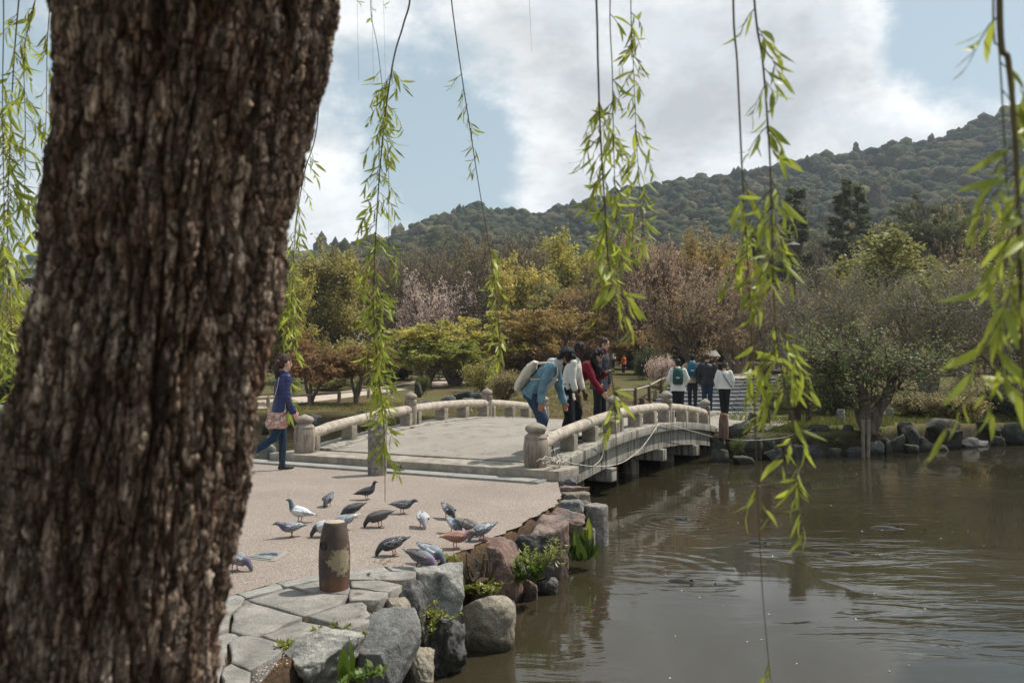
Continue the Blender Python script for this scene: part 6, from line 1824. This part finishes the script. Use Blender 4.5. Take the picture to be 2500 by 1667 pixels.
def ell(mb, c, r, rot=None, n=14, m=9):
    """an ellipsoid with half axes r, its frame the columns of rot"""
    c = Vector(c); R_ = rot or Matrix.Identity(3); vs = []; fs = []
    for i in range(1, m):
        th = math.pi * i / m
        for k in range(n):
            a = 2 * math.pi * k / n
            vs.append(c + R_ @ Vector((r[0] * math.sin(th) * math.cos(a), r[1] * math.sin(th) * math.sin(a), r[2] * math.cos(th))))
    top, bot = len(vs), len(vs) + 1; vs += [c + R_ @ Vector((0, 0, r[2])), c - R_ @ Vector((0, 0, r[2]))]
    for i in range(m - 2):
        for k in range(n): fs.append((i * n + k, i * n + (k + 1) % n, (i + 1) * n + (k + 1) % n, (i + 1) * n + k))
    for k in range(n):
        fs.append((top, (k + 1) % n, k)); fs.append((bot, (m - 2) * n + k, (m - 2) * n + (k + 1) % n))
    return mb.add(vs, fs)


def cap(mb, a, b, ra, rb, n=12):
    """a tapered limb with rounded ends"""
    a, b = Vector(a), Vector(b); d = (b - a).normalized()
    return mb.tube([a - d * ra * .85, a - d * ra * .5, a, b, b + d * rb * .5, b + d * rb * .85], [ra * .5, ra * .87, ra, rb, rb * .87, rb * .5], n)


def rings(mb, spec, n=18):
    """a torso: rings (centre, half depth vector, half width vector)"""
    vs, fs = [], []
    for c, f, s in spec:
        for k in range(n):
            a = 2 * math.pi * k / n; vs.append(Vector(c) + Vector(f) * math.cos(a) + Vector(s) * math.sin(a))
    for i in range(len(spec) - 1):
        for k in range(n): fs.append((i * n + k, i * n + (k + 1) % n, (i + 1) * n + (k + 1) % n, (i + 1) * n + k))
    fs.append(tuple(range(n - 1, -1, -1))); m = (len(spec) - 1) * n; fs.append(tuple(range(m, m + n)))
    return mb.add(vs, fs)


def cloth(name, c, rough=.85, var=.18, bs=220, vs=5.0):
    return plain(name, lin(*c), rough, bs, .25, .002, .2, var, vs)


def quilt(name, c):
    m, nt, b = mk(name); v = coords(nt)
    sp = nd(nt, 'ShaderNodeSeparateXYZ'); nt.links.new(v, sp.inputs[0])
    w = nd(nt, 'ShaderNodeMath', operation='PINGPONG'); w.inputs[1].default_value = .032; nt.links.new(sp.outputs['Z'], w.inputs[0])
    nt.links.new(ramp(nt, tex(nt, v, 6, 4), [(.3, tuple(x * .8 for x in lin(*c))), (.7, tuple(x * 1.25 for x in lin(*c)))]), b.inputs['Base Color'])
    b.inputs['Roughness'].default_value = .5; b.inputs['Specular IOR Level'].default_value = .35
    sq = nd(nt, 'ShaderNodeMath', operation='POWER'); nt.links.new(mrange(nt, w.outputs[0], 0, .032), sq.inputs[0]); sq.inputs[1].default_value = .5
    bump(nt, b, sq.outputs[0], .45, .008); return m


def floral():
    m, nt, b = mk('floral_cloth'); v = coords(nt)
    vo = nd(nt, 'ShaderNodeTexVoronoi', Scale=34.0); nt.links.new(v, vo.inputs['Vector']); se = nd(nt, 'ShaderNodeSeparateColor'); nt.links.new(vo.outputs['Color'], se.inputs[0])
    c = ramp(nt, se.outputs[0], [(0, lin(196, 186, 174)), (.25, lin(190, 110, 92)), (.42, lin(200, 150, 130)), (.6, lin(110, 120, 112)), (.75, lin(206, 196, 186)), (.9, lin(170, 92, 96))])
    nt.links.new(c, b.inputs['Base Color']); b.inputs['Roughness'].default_value = .8; bump(nt, b, tex(nt, v, 14, 4), .5, .02); return m


SKIN = {'light': plain('skin_light', lin(206, 160, 138), .5, 0, var=.08), 'tan': plain('skin_tan', lin(168, 118, 92), .5, 0, var=.08), 'dark': plain('skin_dark', lin(72, 50, 42), .45, 0, var=.1)}
M['hair'] = plain('black_hair', lin(30, 27, 27), .62, 120, 1.0, .012, .3, .4, 40, stretch=(1, 1, .25))
M['brhair'] = plain('brown_hair', lin(66, 48, 41), .62, 120, 1.0, .012, .3, .4, 40, stretch=(1, 1, .25))
M['lip'] = plain('lip', lin(150, 84, 78), .5); M['eyed'] = plain('dark_eye', lin(24, 20, 18), .2, spec=.6)
M['shoe'] = plain('black_shoe', lin(40, 40, 42), .6); M['sole'] = plain('pale_sole', lin(186, 176, 162), .7)


def V3(*a): return Vector(a)


class Person:
    """figure in its own frame: forward +X, left +Y, up +Z. Limb directions are given for upper and lower pieces, left then right."""
    def __init__(s, label, loc, rz, height, lean, legs, arms, head=(0, 0), skin='light', voxel=.010, group=None, female=False, turn=0.0, spine=.4, build=1.0):
        k = height / 1.70; s.k = k; s.vox = voxel; s.skin = skin
        s.t = thing('person', label, 'person', loc, rz, group)
        L = math.radians(lean); tl = V3(math.sin(L), 0, math.cos(L)); L2 = math.radians(lean * (1 + spine)); tu = V3(math.sin(L2), 0, math.cos(L2))
        s.hip = V3(0, 0, 0); bw = .93 if female else 1.0; s.bw = bw * build
        hipJ = [s.hip + V3(0, .088 * k * sd, 0) for sd in (1, -1)]
        s.legs = []
        for (th, sh), h in zip(legs, hipJ):
            kn = h + Vector(th).normalized() * .43 * k; an = kn + Vector(sh).normalized() * .41 * k; s.legs.append([h, kn, an])
        low = min(l[2].z for l in s.legs) - .085 * k
        off = V3(0, 0, -low); s.hip += off; s.legs = [[p + off for p in l] for l in s.legs]
        s.waist = s.hip + tl * .20 * k; s.chest = s.waist + tu * .20 * k; s.neck = s.chest + tu * .155 * k
        s.tl, s.tu = tl, tu
        s.side = V3(math.sin(turn) * -1, math.cos(turn), 0)
        s.sh = [s.neck - tu * .055 * k + s.side * (.172 * k * s.bw * sd) for sd in (1, -1)]
        s.arms = []
        for (ua, fa), p in zip(arms, s.sh):
            el = p + Vector(ua).normalized() * .285 * k; wr = el + Vector(fa).normalized() * .245 * k; s.arms.append([p, el, wr])
        hp, hy = math.radians(head[0]), math.radians(head[1])
        hd = V3(math.sin(hp), 0, math.cos(hp)); nd_ = (tu * .5 + hd * .5).normalized()
        s.skull = s.neck + nd_ * .075 * k + hd * .105 * k
        fw = V3(math.cos(hp) * math.cos(hy), math.cos(hp) * math.sin(hy), -math.sin(hp)); upv = (hd - fw * hd.dot(fw)).normalized(); sd_ = upv.cross(fw)
        s.HR = Matrix((fw, sd_, upv)).transposed()
        s.body()

    def hp(s, x, y, z): return s.skull + s.HR @ Vector((x, y, z)) * s.k

    def torso(s, mb, g=0.0, bottom=None, flare=0.0):
        k, w = s.k, s.bw
        F1 = s.tl.cross(V3(0, 1, 0)) * -1; F2 = s.tu.cross(V3(0, 1, 0)) * -1
        F1 = F1 if F1.x > 0 else -F1; F2 = F2 if F2.x > 0 else -F2
        sp = []
        if bottom is not None:
            b = s.hip - s.tl * bottom * k; sp.append((b, F1 * (.125 * k + g + flare), V3(0, 1, 0) * (.175 * k * w + g + flare)))
        else: sp.append((s.hip - V3(0, 0, .05 * k), F1 * (.09 * k + g), V3(0, 1, 0) * (.12 * k * w + g)))
        sp += [(s.hip + s.tl * .03 * k, F1 * (.118 * k + g), V3(0, 1, 0) * (.165 * k * w + g + flare * .6)), (s.waist - s.tl * .03 * k, F1 * (.103 * k + g), V3(0, 1, 0) * (.138 * k * w + g + flare * .3)), (s.waist + s.tu * .10 * k, F2 * (.112 * k + g), s.side * (.150 * k * w + g)),
               (s.chest + s.tu * .04 * k, F2 * (.112 * k + g), s.side * (.165 * k * w + g)), (s.neck - s.tu * .055 * k, F2 * (.085 * k + g), s.side * (.165 * k * w + g)), (s.neck - s.tu * .005 * k, F2 * (.058 * k + g), s.side * (.085 * k * w + g))]
        return rings(mb, sp)

    def body(s):
        k = s.k; mb = MB(); s.torso(mb)
        for h, kn, an in s.legs:
            cap(mb, h, kn, .082 * k, .052 * k); cap(mb, kn, kn.lerp(an, .4), .054 * k, .052 * k); cap(mb, kn.lerp(an, .4), an, .052 * k, .034 * k)
        for p, el, wr in s.arms:
            cap(mb, p, el, .050 * k, .037 * k); cap(mb, el, wr, .038 * k, .026 * k)
        cap(mb, s.neck - s.tu * .05 * k, s.skull - s.HR @ V3(.01, 0, .04) * k, .055 * k, .05 * k)
        ell(mb, s.hp(-.01, 0, .02), (.098 * k, .076 * k, .105 * k), s.HR); ell(mb, s.hp(.018, 0, -.045), (.074 * k, .058 * k, .075 * k), s.HR)
        ell(mb, s.hp(.095, 0, -.015), (.018 * k, .013 * k, .024 * k), s.HR, 8, 6); ell(mb, s.hp(.07, 0, -.10), (.022 * k, .028 * k, .02 * k), s.HR, 8, 6)
        for sd in (-1, 1): ell(mb, s.hp(-.005, sd * .078, -.005), (.02 * k, .010 * k, .03 * k), s.HR, 8, 6)
        s.hands(mb)
        obj('body', remesh(mb, s.vox, 1), SKIN[s.skin], s.t)
        if s.vox < .013:
            for sd in (-1, 1):
                ell(MB(), s.hp(.083, sd * .03, .012), (.008, .013, .006), s.HR, 8, 6).build('eye', M['eyed'], s.t)
                ell(MB(), s.hp(.088, sd * .031, .034), (.006, .02, .005), s.HR, 8, 6).build('eyebrow', M['hair'], s.t)
            ell(MB(), s.hp(.088, 0, -.062), (.008, .024, .008), s.HR, 10, 6).build('mouth', M['lip'], s.t)

    def hands(s, mb):
        k = s.k
        for i, (p, el, wr) in enumerate(s.arms):
            d = (wr - el).normalized(); sd = 1 if i == 0 else -1
            pal = d.cross(V3(0, 0, 1)); pal = pal.normalized() if pal.length > .2 else V3(0, 1, 0)
            if abs(d.z) > .6: across = V3(1, 0, 0) - d * d.x
            else: across = pal
            across.normalize(); nrm = d.cross(across).normalized()
            if nrm.y * sd > 0: nrm = -nrm                       # palm side
            c = wr + d * .045 * k
            ell(mb, c, (.046 * k, .040 * k, .015 * k), Matrix((d, across, nrm)).transposed(), 10, 7)
            for j, (o_, ln) in enumerate(((.030, .068), (.011, .076), (-.009, .070), (-.028, .055))):
                a = c + d * .036 * k + across * o_ * k
                kn = a + (d * .92 + nrm * .28) .normalized() * ln * .5 * k; tp = kn + (d * .7 + nrm * .7).normalized() * ln * .5 * k
                cap(mb, a, kn, .0105 * k, .0098 * k, 8); cap(mb, kn, tp, .0098 * k, .0085 * k, 8)
            a = wr + d * .025 * k + across * .026 * k; m_ = a + (d * .6 + across * .75).normalized() * .036 * k; e = m_ + (d * .95 + nrm * .3).normalized() * .03 * k
            cap(mb, a, m_, .014 * k, .0115 * k, 8); cap(mb, m_, e, .0115 * k, .0095 * k, 8)

    def top(s, name, mat, g=.022, bottom=.10, flare=.01, sleeve=1.0, sg=.016, cuff=None, fold=.010, seed=1, collar=0.0):
        k = s.k; mb = MB(); s.torso(mb, g, bottom, flare)
        for p, el, wr in s.arms:
            cap(mb, p, el, .052 * k + sg * 1.25, .042 * k + sg)
            e = el.lerp(wr, min(1, sleeve) * .98); cap(mb, el, e, .043 * k + sg, .033 * k + sg * (cuff or 1.0))
        if collar: cap(mb, s.neck - s.tu * .06 * k, s.neck + s.tu * collar, .075 * k, .072 * k)
        return obj(name, remesh(mb, max(s.vox, .013), 1, fold, 13, seed), mat, s.t)

    def trousers(s, mat, g=.014, hem=None, fold=.008, seed=2, name='trousers', length=1.0):
        k = s.k; mb = MB()
        F1 = V3(1, 0, 0)
        rings(mb, [(s.hip - V3(0, 0, .085 * k), F1 * (.10 * k + g), V3(0, 1, 0) * (.15 * k * s.bw + g)), (s.hip, F1 * (.125 * k + g), V3(0, 1, 0) * (.17 * k * s.bw + g)), (s.hip + s.tl * .14 * k, F1 * (.112 * k + g), V3(0, 1, 0) * (.148 * k * s.bw + g))])
        for h, kn, an in s.legs:
            a2 = kn.lerp(an, length)
            cap(mb, h, kn, .088 * k + g, .058 * k + g); hm = hem or (.042 * k + g); mid = kn.lerp(a2, .4)
            cap(mb, kn, mid, .058 * k + g, (.053 * k + g + hm) / 2 if hem else .053 * k + g); d = (a2 - mid)
            mb.tube([mid - d * .1, mid, mid + d * .5, a2, a2 + d.normalized() * .03], [.05 * k, (.053 * k + g + hm) / 2 if hem else .053 * k + g, (.05 * k + g + hm) / 2, hm, hm * .98], 12)
        return obj(name, remesh(mb, max(s.vox, .013), 1, fold, 15, seed), mat, s.t)

    def shoes(s, mat=None, dirs=((1, 0, 0), (1, 0, 0))):
        k = s.k
        for (h, kn, an), d in zip(s.legs, dirs):
            d = Vector(d).normalized(); sd = V3(0, 1, 0); up = d.cross(sd); up = up if up.z > 0 else -up
            R_ = Matrix((d, sd, up)).transposed(); mb = MB()
            ell(mb, an + d * .06 * k - up * .045 * k, (.135 * k, .047 * k, .036 * k), R_); ell(mb, an + d * .005 * k - up * .018 * k, (.062 * k, .044 * k, .06 * k), R_)
            sh = obj('shoe', remesh(mb, .010, 1), mat or M['shoe'], s.t)
            so = MB(); c = an + d * .06 * k - up * .076 * k
            ell(so, c, (.14 * k, .05 * k, .012 * k), R_); so.build('sole', M['sole'], sh)

    def hair(s, mat, kind='short', name='hair', tip=None):
        k = s.k; mb = MB()
        ell(mb, s.hp(-.026, 0, .036), (.104 * k, .088 * k, .104 * k), s.HR)
        if kind == 'curly':
            r = random.Random(3)
            for _ in range(70):
                a, b = r.uniform(-2.4, 2.4), r.uniform(-.3, 1.5); v = V3(-math.cos(a) * math.cos(b) * .95 + .02, math.sin(a) * math.cos(b), math.sin(b)) * .098
                ell(mb, s.hp(v.x - .01, v.y, v.z + .025), (.034 * k,) * 3, None, 8, 6)
            for y in (-.06, -.02, .02, .06): ell(mb, s.hp(.065, y, .08), (.045 * k, .03 * k, .04 * k), s.HR, 8, 6); ell(mb, s.hp(-.05, y * 1.3, -.05), (.05 * k, .035 * k, .06 * k), s.HR, 8, 6)
        if kind in ('back', 'bun', 'pony'): ell(mb, s.hp(-.06, 0, -.01), (.06 * k, .075 * k, .085 * k), s.HR)
        if kind == 'bun': ell(mb, s.hp(-.045, 0, .145), (.045 * k, .045 * k, .04 * k), s.HR)
        if kind == 'braids':
            for y in (-.05, -.02, .02, .05): cap(mb, s.hp(-.08, y, .02), s.hp(-.10, y * 1.2, -.15), .026 * k, .018 * k, 8)
        if kind == 'pony':
            q = s.hp(-.10, 0, .02); mb.tube([q, q + V3(-.04, 0, -.03) * k, q + V3(-.05, 0, -.14) * k, q + V3(-.03, .01, -.27) * k, q + V3(-.02, .02, -.33) * k], [.03 * k, .036 * k, .042 * k, .032 * k, .01 * k], 10)
        if kind == 'long':
            for sd in (-1, 1):
                q = s.hp(-.035, sd * .066, .03); mb.tube([q, s.hp(-.04, sd * .085, -.08), q + V3(.02, sd * .02, -.26) * k, q + V3(.05, sd * .02, -.40) * k], [.05 * k, .05 * k, .055 * k, .03 * k], 10)
            q = s.hp(-.08, 0, .0); mb.tube([q, q + V3(-.01, 0, -.16) * k, q + V3(.01, 0, -.32) * k, q + V3(.03, 0, -.40) * k], [.07 * k, .085 * k, .09 * k, .04 * k], 12)
        return obj(name, remesh(mb, max(s.vox, .010), 1, .022, 34, 4, (1, 1, .35)), mat, s.t)


D = V3(0, 0, -1)
navy = quilt('navy_down_jacket', (44, 50, 92)); blackq = quilt('black_down_jacket', (30, 31, 36))
jean_t = cloth('teal_jeans', (36, 56, 76)); jean_b = cloth('blue_jeans', (46, 66, 86), var=.3); denim = cloth('denim_jacket', (104, 134, 148), var=.35, vs=9); hood = cloth('pale_grey_hood', (184, 182, 178))
white_b = cloth('white_blazer', (208, 203, 194), var=.06); blk = cloth('black_cloth', (28, 28, 31)); red = cloth('wine_red_cardigan', (108, 26, 40)); dgrey = cloth('dark_grey_cloth', (62, 64, 70)); white_h = cloth('white_hoodie', (206, 204, 200), var=.06)
beige = cloth('beige_jacket', (150, 138, 122)); dkjean = cloth('dark_jeans', (44, 56, 76)); dktr = cloth('dark_trousers', (40, 42, 46)); cream = cloth('cream_canvas', (206, 194, 178), var=.08)

# the woman walking past the near end of the bridge
fp = on(706, 1150)
w = Person('woman in a navy padded jacket walking beside the bridge', (fp.x - .12, fp.y, 0.0), math.radians(30), 1.68, 3, [((.10, 0, -1), (-.02, 0, -1)), ((-.34, 0, -1), (-1.0, 0, -.62))], [((.1, .14, -1), (.55, .05, -.75)), ((-.05, -.16, -1), (.45, -.1, -1))], (6, 8), 'light', .011, female=True)
w.top('jacket', navy, .026, .10, .01, 1.0, .020, collar=.02, fold=.006); w.trousers(jean_t, .006, fold=.004)
w.shoes(None, ((1, 0, -.02), (.35, 0, -.95)))
w.hair(M['brhair'], 'pony'); cap(MB(), w.hp(-.12, -.01, .02), w.hp(-.12, .01, .02), .02, .02, 8).build('hair_tie', cloth('pink_hair_tie', (206, 110, 112)), w.t)
# her flowered shoulder bag
bag = thing('shoulder_bag', 'flowered shoulder bag hanging at the walking woman\'s hip', 'bag', w.t.location + Vector((-.02, -.20, .80)), math.radians(10))
mb = MB(); rings(mb, [(V3(0, 0, -.145), V3(.11, 0, 0), V3(0, .045, 0)), (V3(0, 0, -.115), V3(.165, 0, 0), V3(0, .06, 0)), (V3(0, 0, -.03), V3(.165, 0, 0), V3(0, .06, 0)), (V3(0, 0, .06), V3(.115, 0, 0), V3(0, .035, 0)), (V3(0, 0, .10), V3(.085, 0, 0), V3(0, .02, 0))]); cap(mb, V3(-.10, 0, .03), V3(-.12, 0, .14), .035, .02); cap(mb, V3(.10, 0, .03), V3(.13, 0, .14), .035, .02)
obj('pouch', remesh(mb, .010, 2, .010, 14, 7), floral(), bag)
MB().tube(spline([V3(-.12, 0, .09), V3(-.06, .02, .25), V3(.0, .06, .47), V3(.015, .11, .60), V3(.03, .20, .62)], 5), .017, 8, .35).build('strap', cream, bag)
MB().tube(spline([V3(.13, 0, .09), V3(.12, .03, .25), V3(.09, .1, .42)], 5), .015, 8, .35).build('strap', cream, bag)

# the four leaning over the rail
PG = 'people looking over the bridge rail'


def deckp(x, y): return bworld(x, y, bz(y))


def along(px, Y, dz=0.0):
    X = (px - 1250) / F * Y; v = Vector((X, Y)) - BC; y = v.dot(EY); return Vector((X, Y, bz(y) + .0))


face = math.radians(-14)
p2 = Person('man in a denim jacket bending far over the rail', along(1299, 12.95), face, 1.80, 34, [((.30, .05, -1), (-.22, 0, -1)), ((.50, -.04, -1), (-.32, 0, -1))], [((.10, .2, -1), (.30, 0, -1)), ((-.42, -.22, -.9), (-.12, .02, -1))], (52, 0), 'tan', .011, PG, spine=.35)
p2.trousers(jean_b, .020, hem=.085, fold=.012); p2.top('jacket', denim, .028, .06, .012, .96, .022, 1.2, .022, 3); p2.shoes()
mb = MB(); cap(mb, p2.neck - p2.tu * .05, p2.neck + p2.tu * .07, .098, .088); ell(mb, p2.neck + V3(-.075, 0, .045), (.08, .10, .06)); obj('hood', remesh(mb, .011, 1, .008, 18, 3), hood, p2.t)
mb = MB(); ft = p2.tu.cross(V3(0, -1, 0)); rings(mb, [(p2.hip + p2.tl * .02 + V3(.13, -.02, -.04), ft * .04, V3(0, .09, 0)), (p2.waist + V3(.125, -.02, -.07), ft * .05, V3(0, .095, 0)), (p2.chest + V3(.105, 0, -.09), ft * .05, V3(0, .08, 0))]); obj('shirt', remesh(mb, .011, 2, .01, 16, 5), hood, p2.t)
p2.hair(M['hair'], 'curly'); ell(MB(), p2.hp(.045, 0, -.085), (.058, .058, .045), p2.HR).build('beard', M['hair'], p2.t)
# his canvas bag hangs on his back
tb = thing('tote_bag', 'cream canvas tote bag on the back of the man in denim', 'bag', p2.t.location + Matrix.Rotation(face, 3, 'Z') @ (p2.waist + V3(-.155, -.06, .10)), face)
mb = MB(); a_ = (p2.tu * .7 + V3(.1, 0, .5)).normalized(); o_ = V3(-a_.z, 0, a_.x)
rings(mb, [(a_ * -.30 + o_ * .03, o_ * .05, V3(0, .19, 0)), (a_ * -.23 + o_ * .045, o_ * .06, V3(0, .205, 0)), (a_ * -.05 + o_ * .045, o_ * .065, V3(0, .20, 0)), (a_ * .14 + o_ * .03, o_ * .075, V3(0, .19, 0)), (a_ * .24 + o_ * .01, o_ * .03, V3(0, .16, 0))])
obj('sack', remesh(mb, .012, 2, .03, 8, 8), cream, tb)
sh2 = p2.sh[1] - (p2.waist + V3(-.155, -.06, .10))
MB().tube(spline([a_ * .22 + V3(0, -.12, 0), sh2 + V3(-.03, .03, .075), sh2 + V3(.07, .02, .03), sh2 + V3(.05, .0, -.16), a_ * -.05 + V3(.10, -.21, -.02)], 5), .02, 8, .35).build('strap', cream, tb)
MB().tube(spline([a_ * .20 + V3(0, -.02, 0), sh2 + V3(-.05, .10, .06), sh2 + V3(.05, .10, .05), sh2 + V3(.07, .10, -.12)], 5), .018, 8, .35).build('strap', cream, tb)

p3 = Person('person in a white blazer standing second at the rail', along(1385, 13.6), face, 1.61, 12, [((.08, .05, -1), (-.05, 0, -1)), ((.12, -.03, -1), (-.08, 0, -1))], [((.2, .15, -1), (.3, 0, -1)), ((-.02, -.16, -1), (.28, -.02, -1))], (28, -8), 'dark', .011, PG, True)
p3.trousers(blk, .030, hem=.13, fold=.014); p3.top('blazer', white_b, .026, .13, .02, .66, .018, 1.2, .014, 6, .01); p3.shoes(); p3.hair(M['hair'], 'braids')
p4 = Person('woman in a wine red cardigan pointing down at the water', along(1398, 14.1), face, 1.62, 29, [((.22, .05, -1), (-.16, 0, -1)), ((.30, -.03, -1), (-.2, 0, -1))], [((.35, .12, -.85), (.6, -.4, .45)), ((.36, -.14, -.9), (.62, -.05, -.8))], (44, -6), 'light', .011, PG, True)
p4.trousers(blk, .008, fold=.005); p4.top('cardigan', red, .022, .20, .02, .98, .016, 1.1, .018, 7); p4.shoes(); p4.hair(M['hair'], 'long')
mb = MB()
for sd in (-1, 1):
    q = p4.hp(0, sd * .09, -.22); mb.tube([q + V3(0, 0, .06), q + V3(.015, 0, -.06), q + V3(.04, 0, -.17), q + V3(.05, 0, -.22)], [.035, .058, .05, .014], 10)
obj('hair_ends', remesh(mb, .010, 1, .008, 50, 9, (1, 1, .3)), plain('orange_dyed_hair', lin(164, 84, 46), .45, 80, .5, .004, .4, .3, 30), p4.t)
ell(MB(), p4.neck + V3(-.08, .03, -.02), (.04, .07, .06)).build('scrunchie', cloth('orange_scarf', (176, 78, 52), var=.5, vs=30), p4.t)
p5 = Person('man in a grey coat behind the woman in red', along(1463, 16.0), math.radians(-30), 1.62, 6, [((.04, .05, -1), (-.02, 0, -1)), ((.02, -.03, -1), (-.02, 0, -1))], [((.06, .16, -1), (.12, 0, -1)), ((.05, -.18, -1), (.12, 0, -1))], (16, 4), 'light', .011, PG)
p5.trousers(blk, .022, hem=.085); p5.top('coat', dgrey, .030, .18, .02, 1.0, .022, 1.1, .016, 8); p5.shoes(plain('blue_shoe', lin(52, 70, 128), .6)); p5.hair(M['brhair'], 'back')
cap(MB(), p5.neck - p5.tu * .05, p5.neck + p5.tu * .045, .085, .078).build('collar', red, p5.t)

# the four climbing away on the steps
SG = 'people climbing the steps'


def stairp(px, Y, up):
    return Vector(((px - 1250) / F * Y, Y, up))


def backpack(label, P, loc, rz, c1, c2):
    b = thing('backpack', label, 'backpack', loc, rz, 'backpacks')
    mb = MB(); rings(mb, [(V3(0, 0, -.25), V3(.07, 0, 0), V3(0, .12, 0)), (V3(-.01, 0, -.21), V3(.115, 0, 0), V3(0, .165, 0)), (V3(-.01, 0, .05), V3(.11, 0, 0), V3(0, .165, 0)), (V3(0, 0, .19), V3(.085, 0, 0), V3(0, .14, 0)), (V3(.01, 0, .25), V3(.05, 0, 0), V3(0, .09, 0))])
    obj('sack', remesh(mb, .013, 2, .01, 9, 3), c1, b)
    mb = MB(); rings(mb, [(V3(-.115, 0, -.21), V3(.03, 0, 0), V3(0, .11, 0)), (V3(-.12, 0, -.08), V3(.045, 0, 0), V3(0, .125, 0)), (V3(-.11, 0, .0), V3(.03, 0, 0), V3(0, .11, 0))]); obj('pocket', remesh(mb, .013, 2), c2, b)
    MB().box((-.168, 0, -.04), (.006, .09, .045)).build('patch', hood, b, .002)
    for sd in (-1, 1):
        MB().tube(spline([V3(.05, sd * .09, .18), V3(.10, sd * .10, .27), V3(.2, sd * .11, .22), V3(.24, sd * .12, .02), V3(.12, sd * .15, -.15)], 5), .022, 8, .35).build('strap', c2, b)
    return b


up90 = math.radians(78)
walk = [((.12, 0, -1), (.0, 0, -1)), ((-.06, 0, -1), (-.2, 0, -1))]; stand = [((.02, 0, -1), (0, 0, -1)), ((.0, 0, -1), (0, 0, -1))]; armd = [((.0, .2, -1), (.1, .02, -1)), ((.0, -.2, -1), (.1, -.02, -1))]; armb = [((-.1, .45, -1), (.6, -.35, -.6)), ((-.1, -.45, -1), (.6, .35, -.6))]
a = Person('person in a white hoodie with a green backpack on the steps', stairp(1655, 25.6, .03), up90, 1.70, 3, stand, armb, (4, 0), 'light', .014, SG)
a.trousers(blk, .03, hem=.10); a.top('hoodie', white_h, .045, .12, .02, 1, .032); a.shoes(); a.hair(M['hair'], 'back'); mb = MB(); ell(mb, a.neck + V3(-.06, 0, .0), (.09, .13, .075)); obj('hood', remesh(mb, .014, 1, .008), white_h, a.t)
G_ = cloth('green_nylon', (34, 78, 66), .5); T_ = cloth('teal_nylon', (44, 92, 112), .5)
backpack('green backpack on the person in the white hoodie', a, a.t.location + Matrix.Rotation(up90, 3, 'Z') @ (a.chest + V3(-.245, 0, -.07)), up90, G_, cloth('dark_green_nylon', (28, 56, 54), .5))
a = Person('person in a beige jacket with a teal backpack on the steps', stairp(1690, 27.6, .19), up90, 1.72, 3, walk, armd, (4, 0), 'light', .014, SG)
a.trousers(dktr, .014); a.top('jacket', beige, .035, .08, .02, 1, .024); a.shoes(plain('brown_shoe', lin(112, 74, 52), .6)); a.hair(M['hair'], 'back'); cap(MB(), a.neck - V3(0, 0, .05), a.neck + V3(0, 0, .05), .095, .085).build('scarf', hood, a.t)
backpack('teal backpack on the person in the beige jacket', a, a.t.location + Matrix.Rotation(up90, 3, 'Z') @ (a.chest + V3(-.235, 0, -.03)), up90, T_, cloth('dark_teal_nylon', (32, 66, 88), .5))
a = Person('man in a black padded jacket and jeans on the steps', stairp(1726, 27.2, .10), up90, 1.80, 2, stand, [((.0, .26, -1), (.08, .04, -1)), ((.0, -.26, -1), (.08, -.04, -1))], (6, 0), 'light', .014, SG, build=1.12)
a.trousers(dkjean, .018); a.top('jacket', blackq, .045, .10, .0, 1, .034, collar=.03); a.shoes(); a.hair(M['brhair'], 'short')
a = Person('woman in a white sweater with her hair in a bun on the steps', stairp(1768, 26.6, .03), up90, 1.62, 2, [((.02, .0, -1), (0, -.06, -1)), ((.03, 0, -1), (0, .06, -1))], [((.0, .35, -1), (.15, -.15, -1)), ((.0, -.35, -1), (.15, .15, -1))], (4, 0), 'light', .014, SG, True, build=1.08)
a.trousers(blk, .022); a.top('sweater', white_h, .050, .04, .03, .8, .036); a.shoes(); a.hair(M['brhair'], 'bun')
MB().tube(spline([a.neck + V3(-.09, .08, -.02), a.chest + V3(-.175, 0, -.02), a.waist + V3(-.165, -.14, -.06), a.hip + V3(-.06, -.23, .02)], 6), .018, 8, .4).build('strap', blk, a.t)
# visitors far off between the trees
tiny = [(1497, 48, 'far visitor in a white top left of the orange clad child', white_h, dkjean, 1.65), (1522, 48, 'small child in orange far behind the bridge', cloth('orange_shirt', (206, 112, 62)), dkjean, 1.05), (2342, 46, 'far visitor in red beneath the bare trees', cloth('red_coat', (150, 44, 52)), blk, 1.6), (2403, 46, 'far visitor in white beneath the bare trees', white_h, blk, 1.65), (2196, 50, 'far visitor in pale clothes behind the forked tree', white_h, dktr, 1.65)]
for px, Y, lab, tm_, bm_, h in tiny:
    X = (px - 1250) / F * Y
    a = Person(lab, (X, Y, zat(X, Y)), random.uniform(0, 6), h, 2, stand, armd, (4, 0), 'light', .022, 'far visitors')
    a.top('top', tm_, .03, .1, .01, 1, .02); a.trousers(bm_, .015); a.hair(M['hair'], 'back')
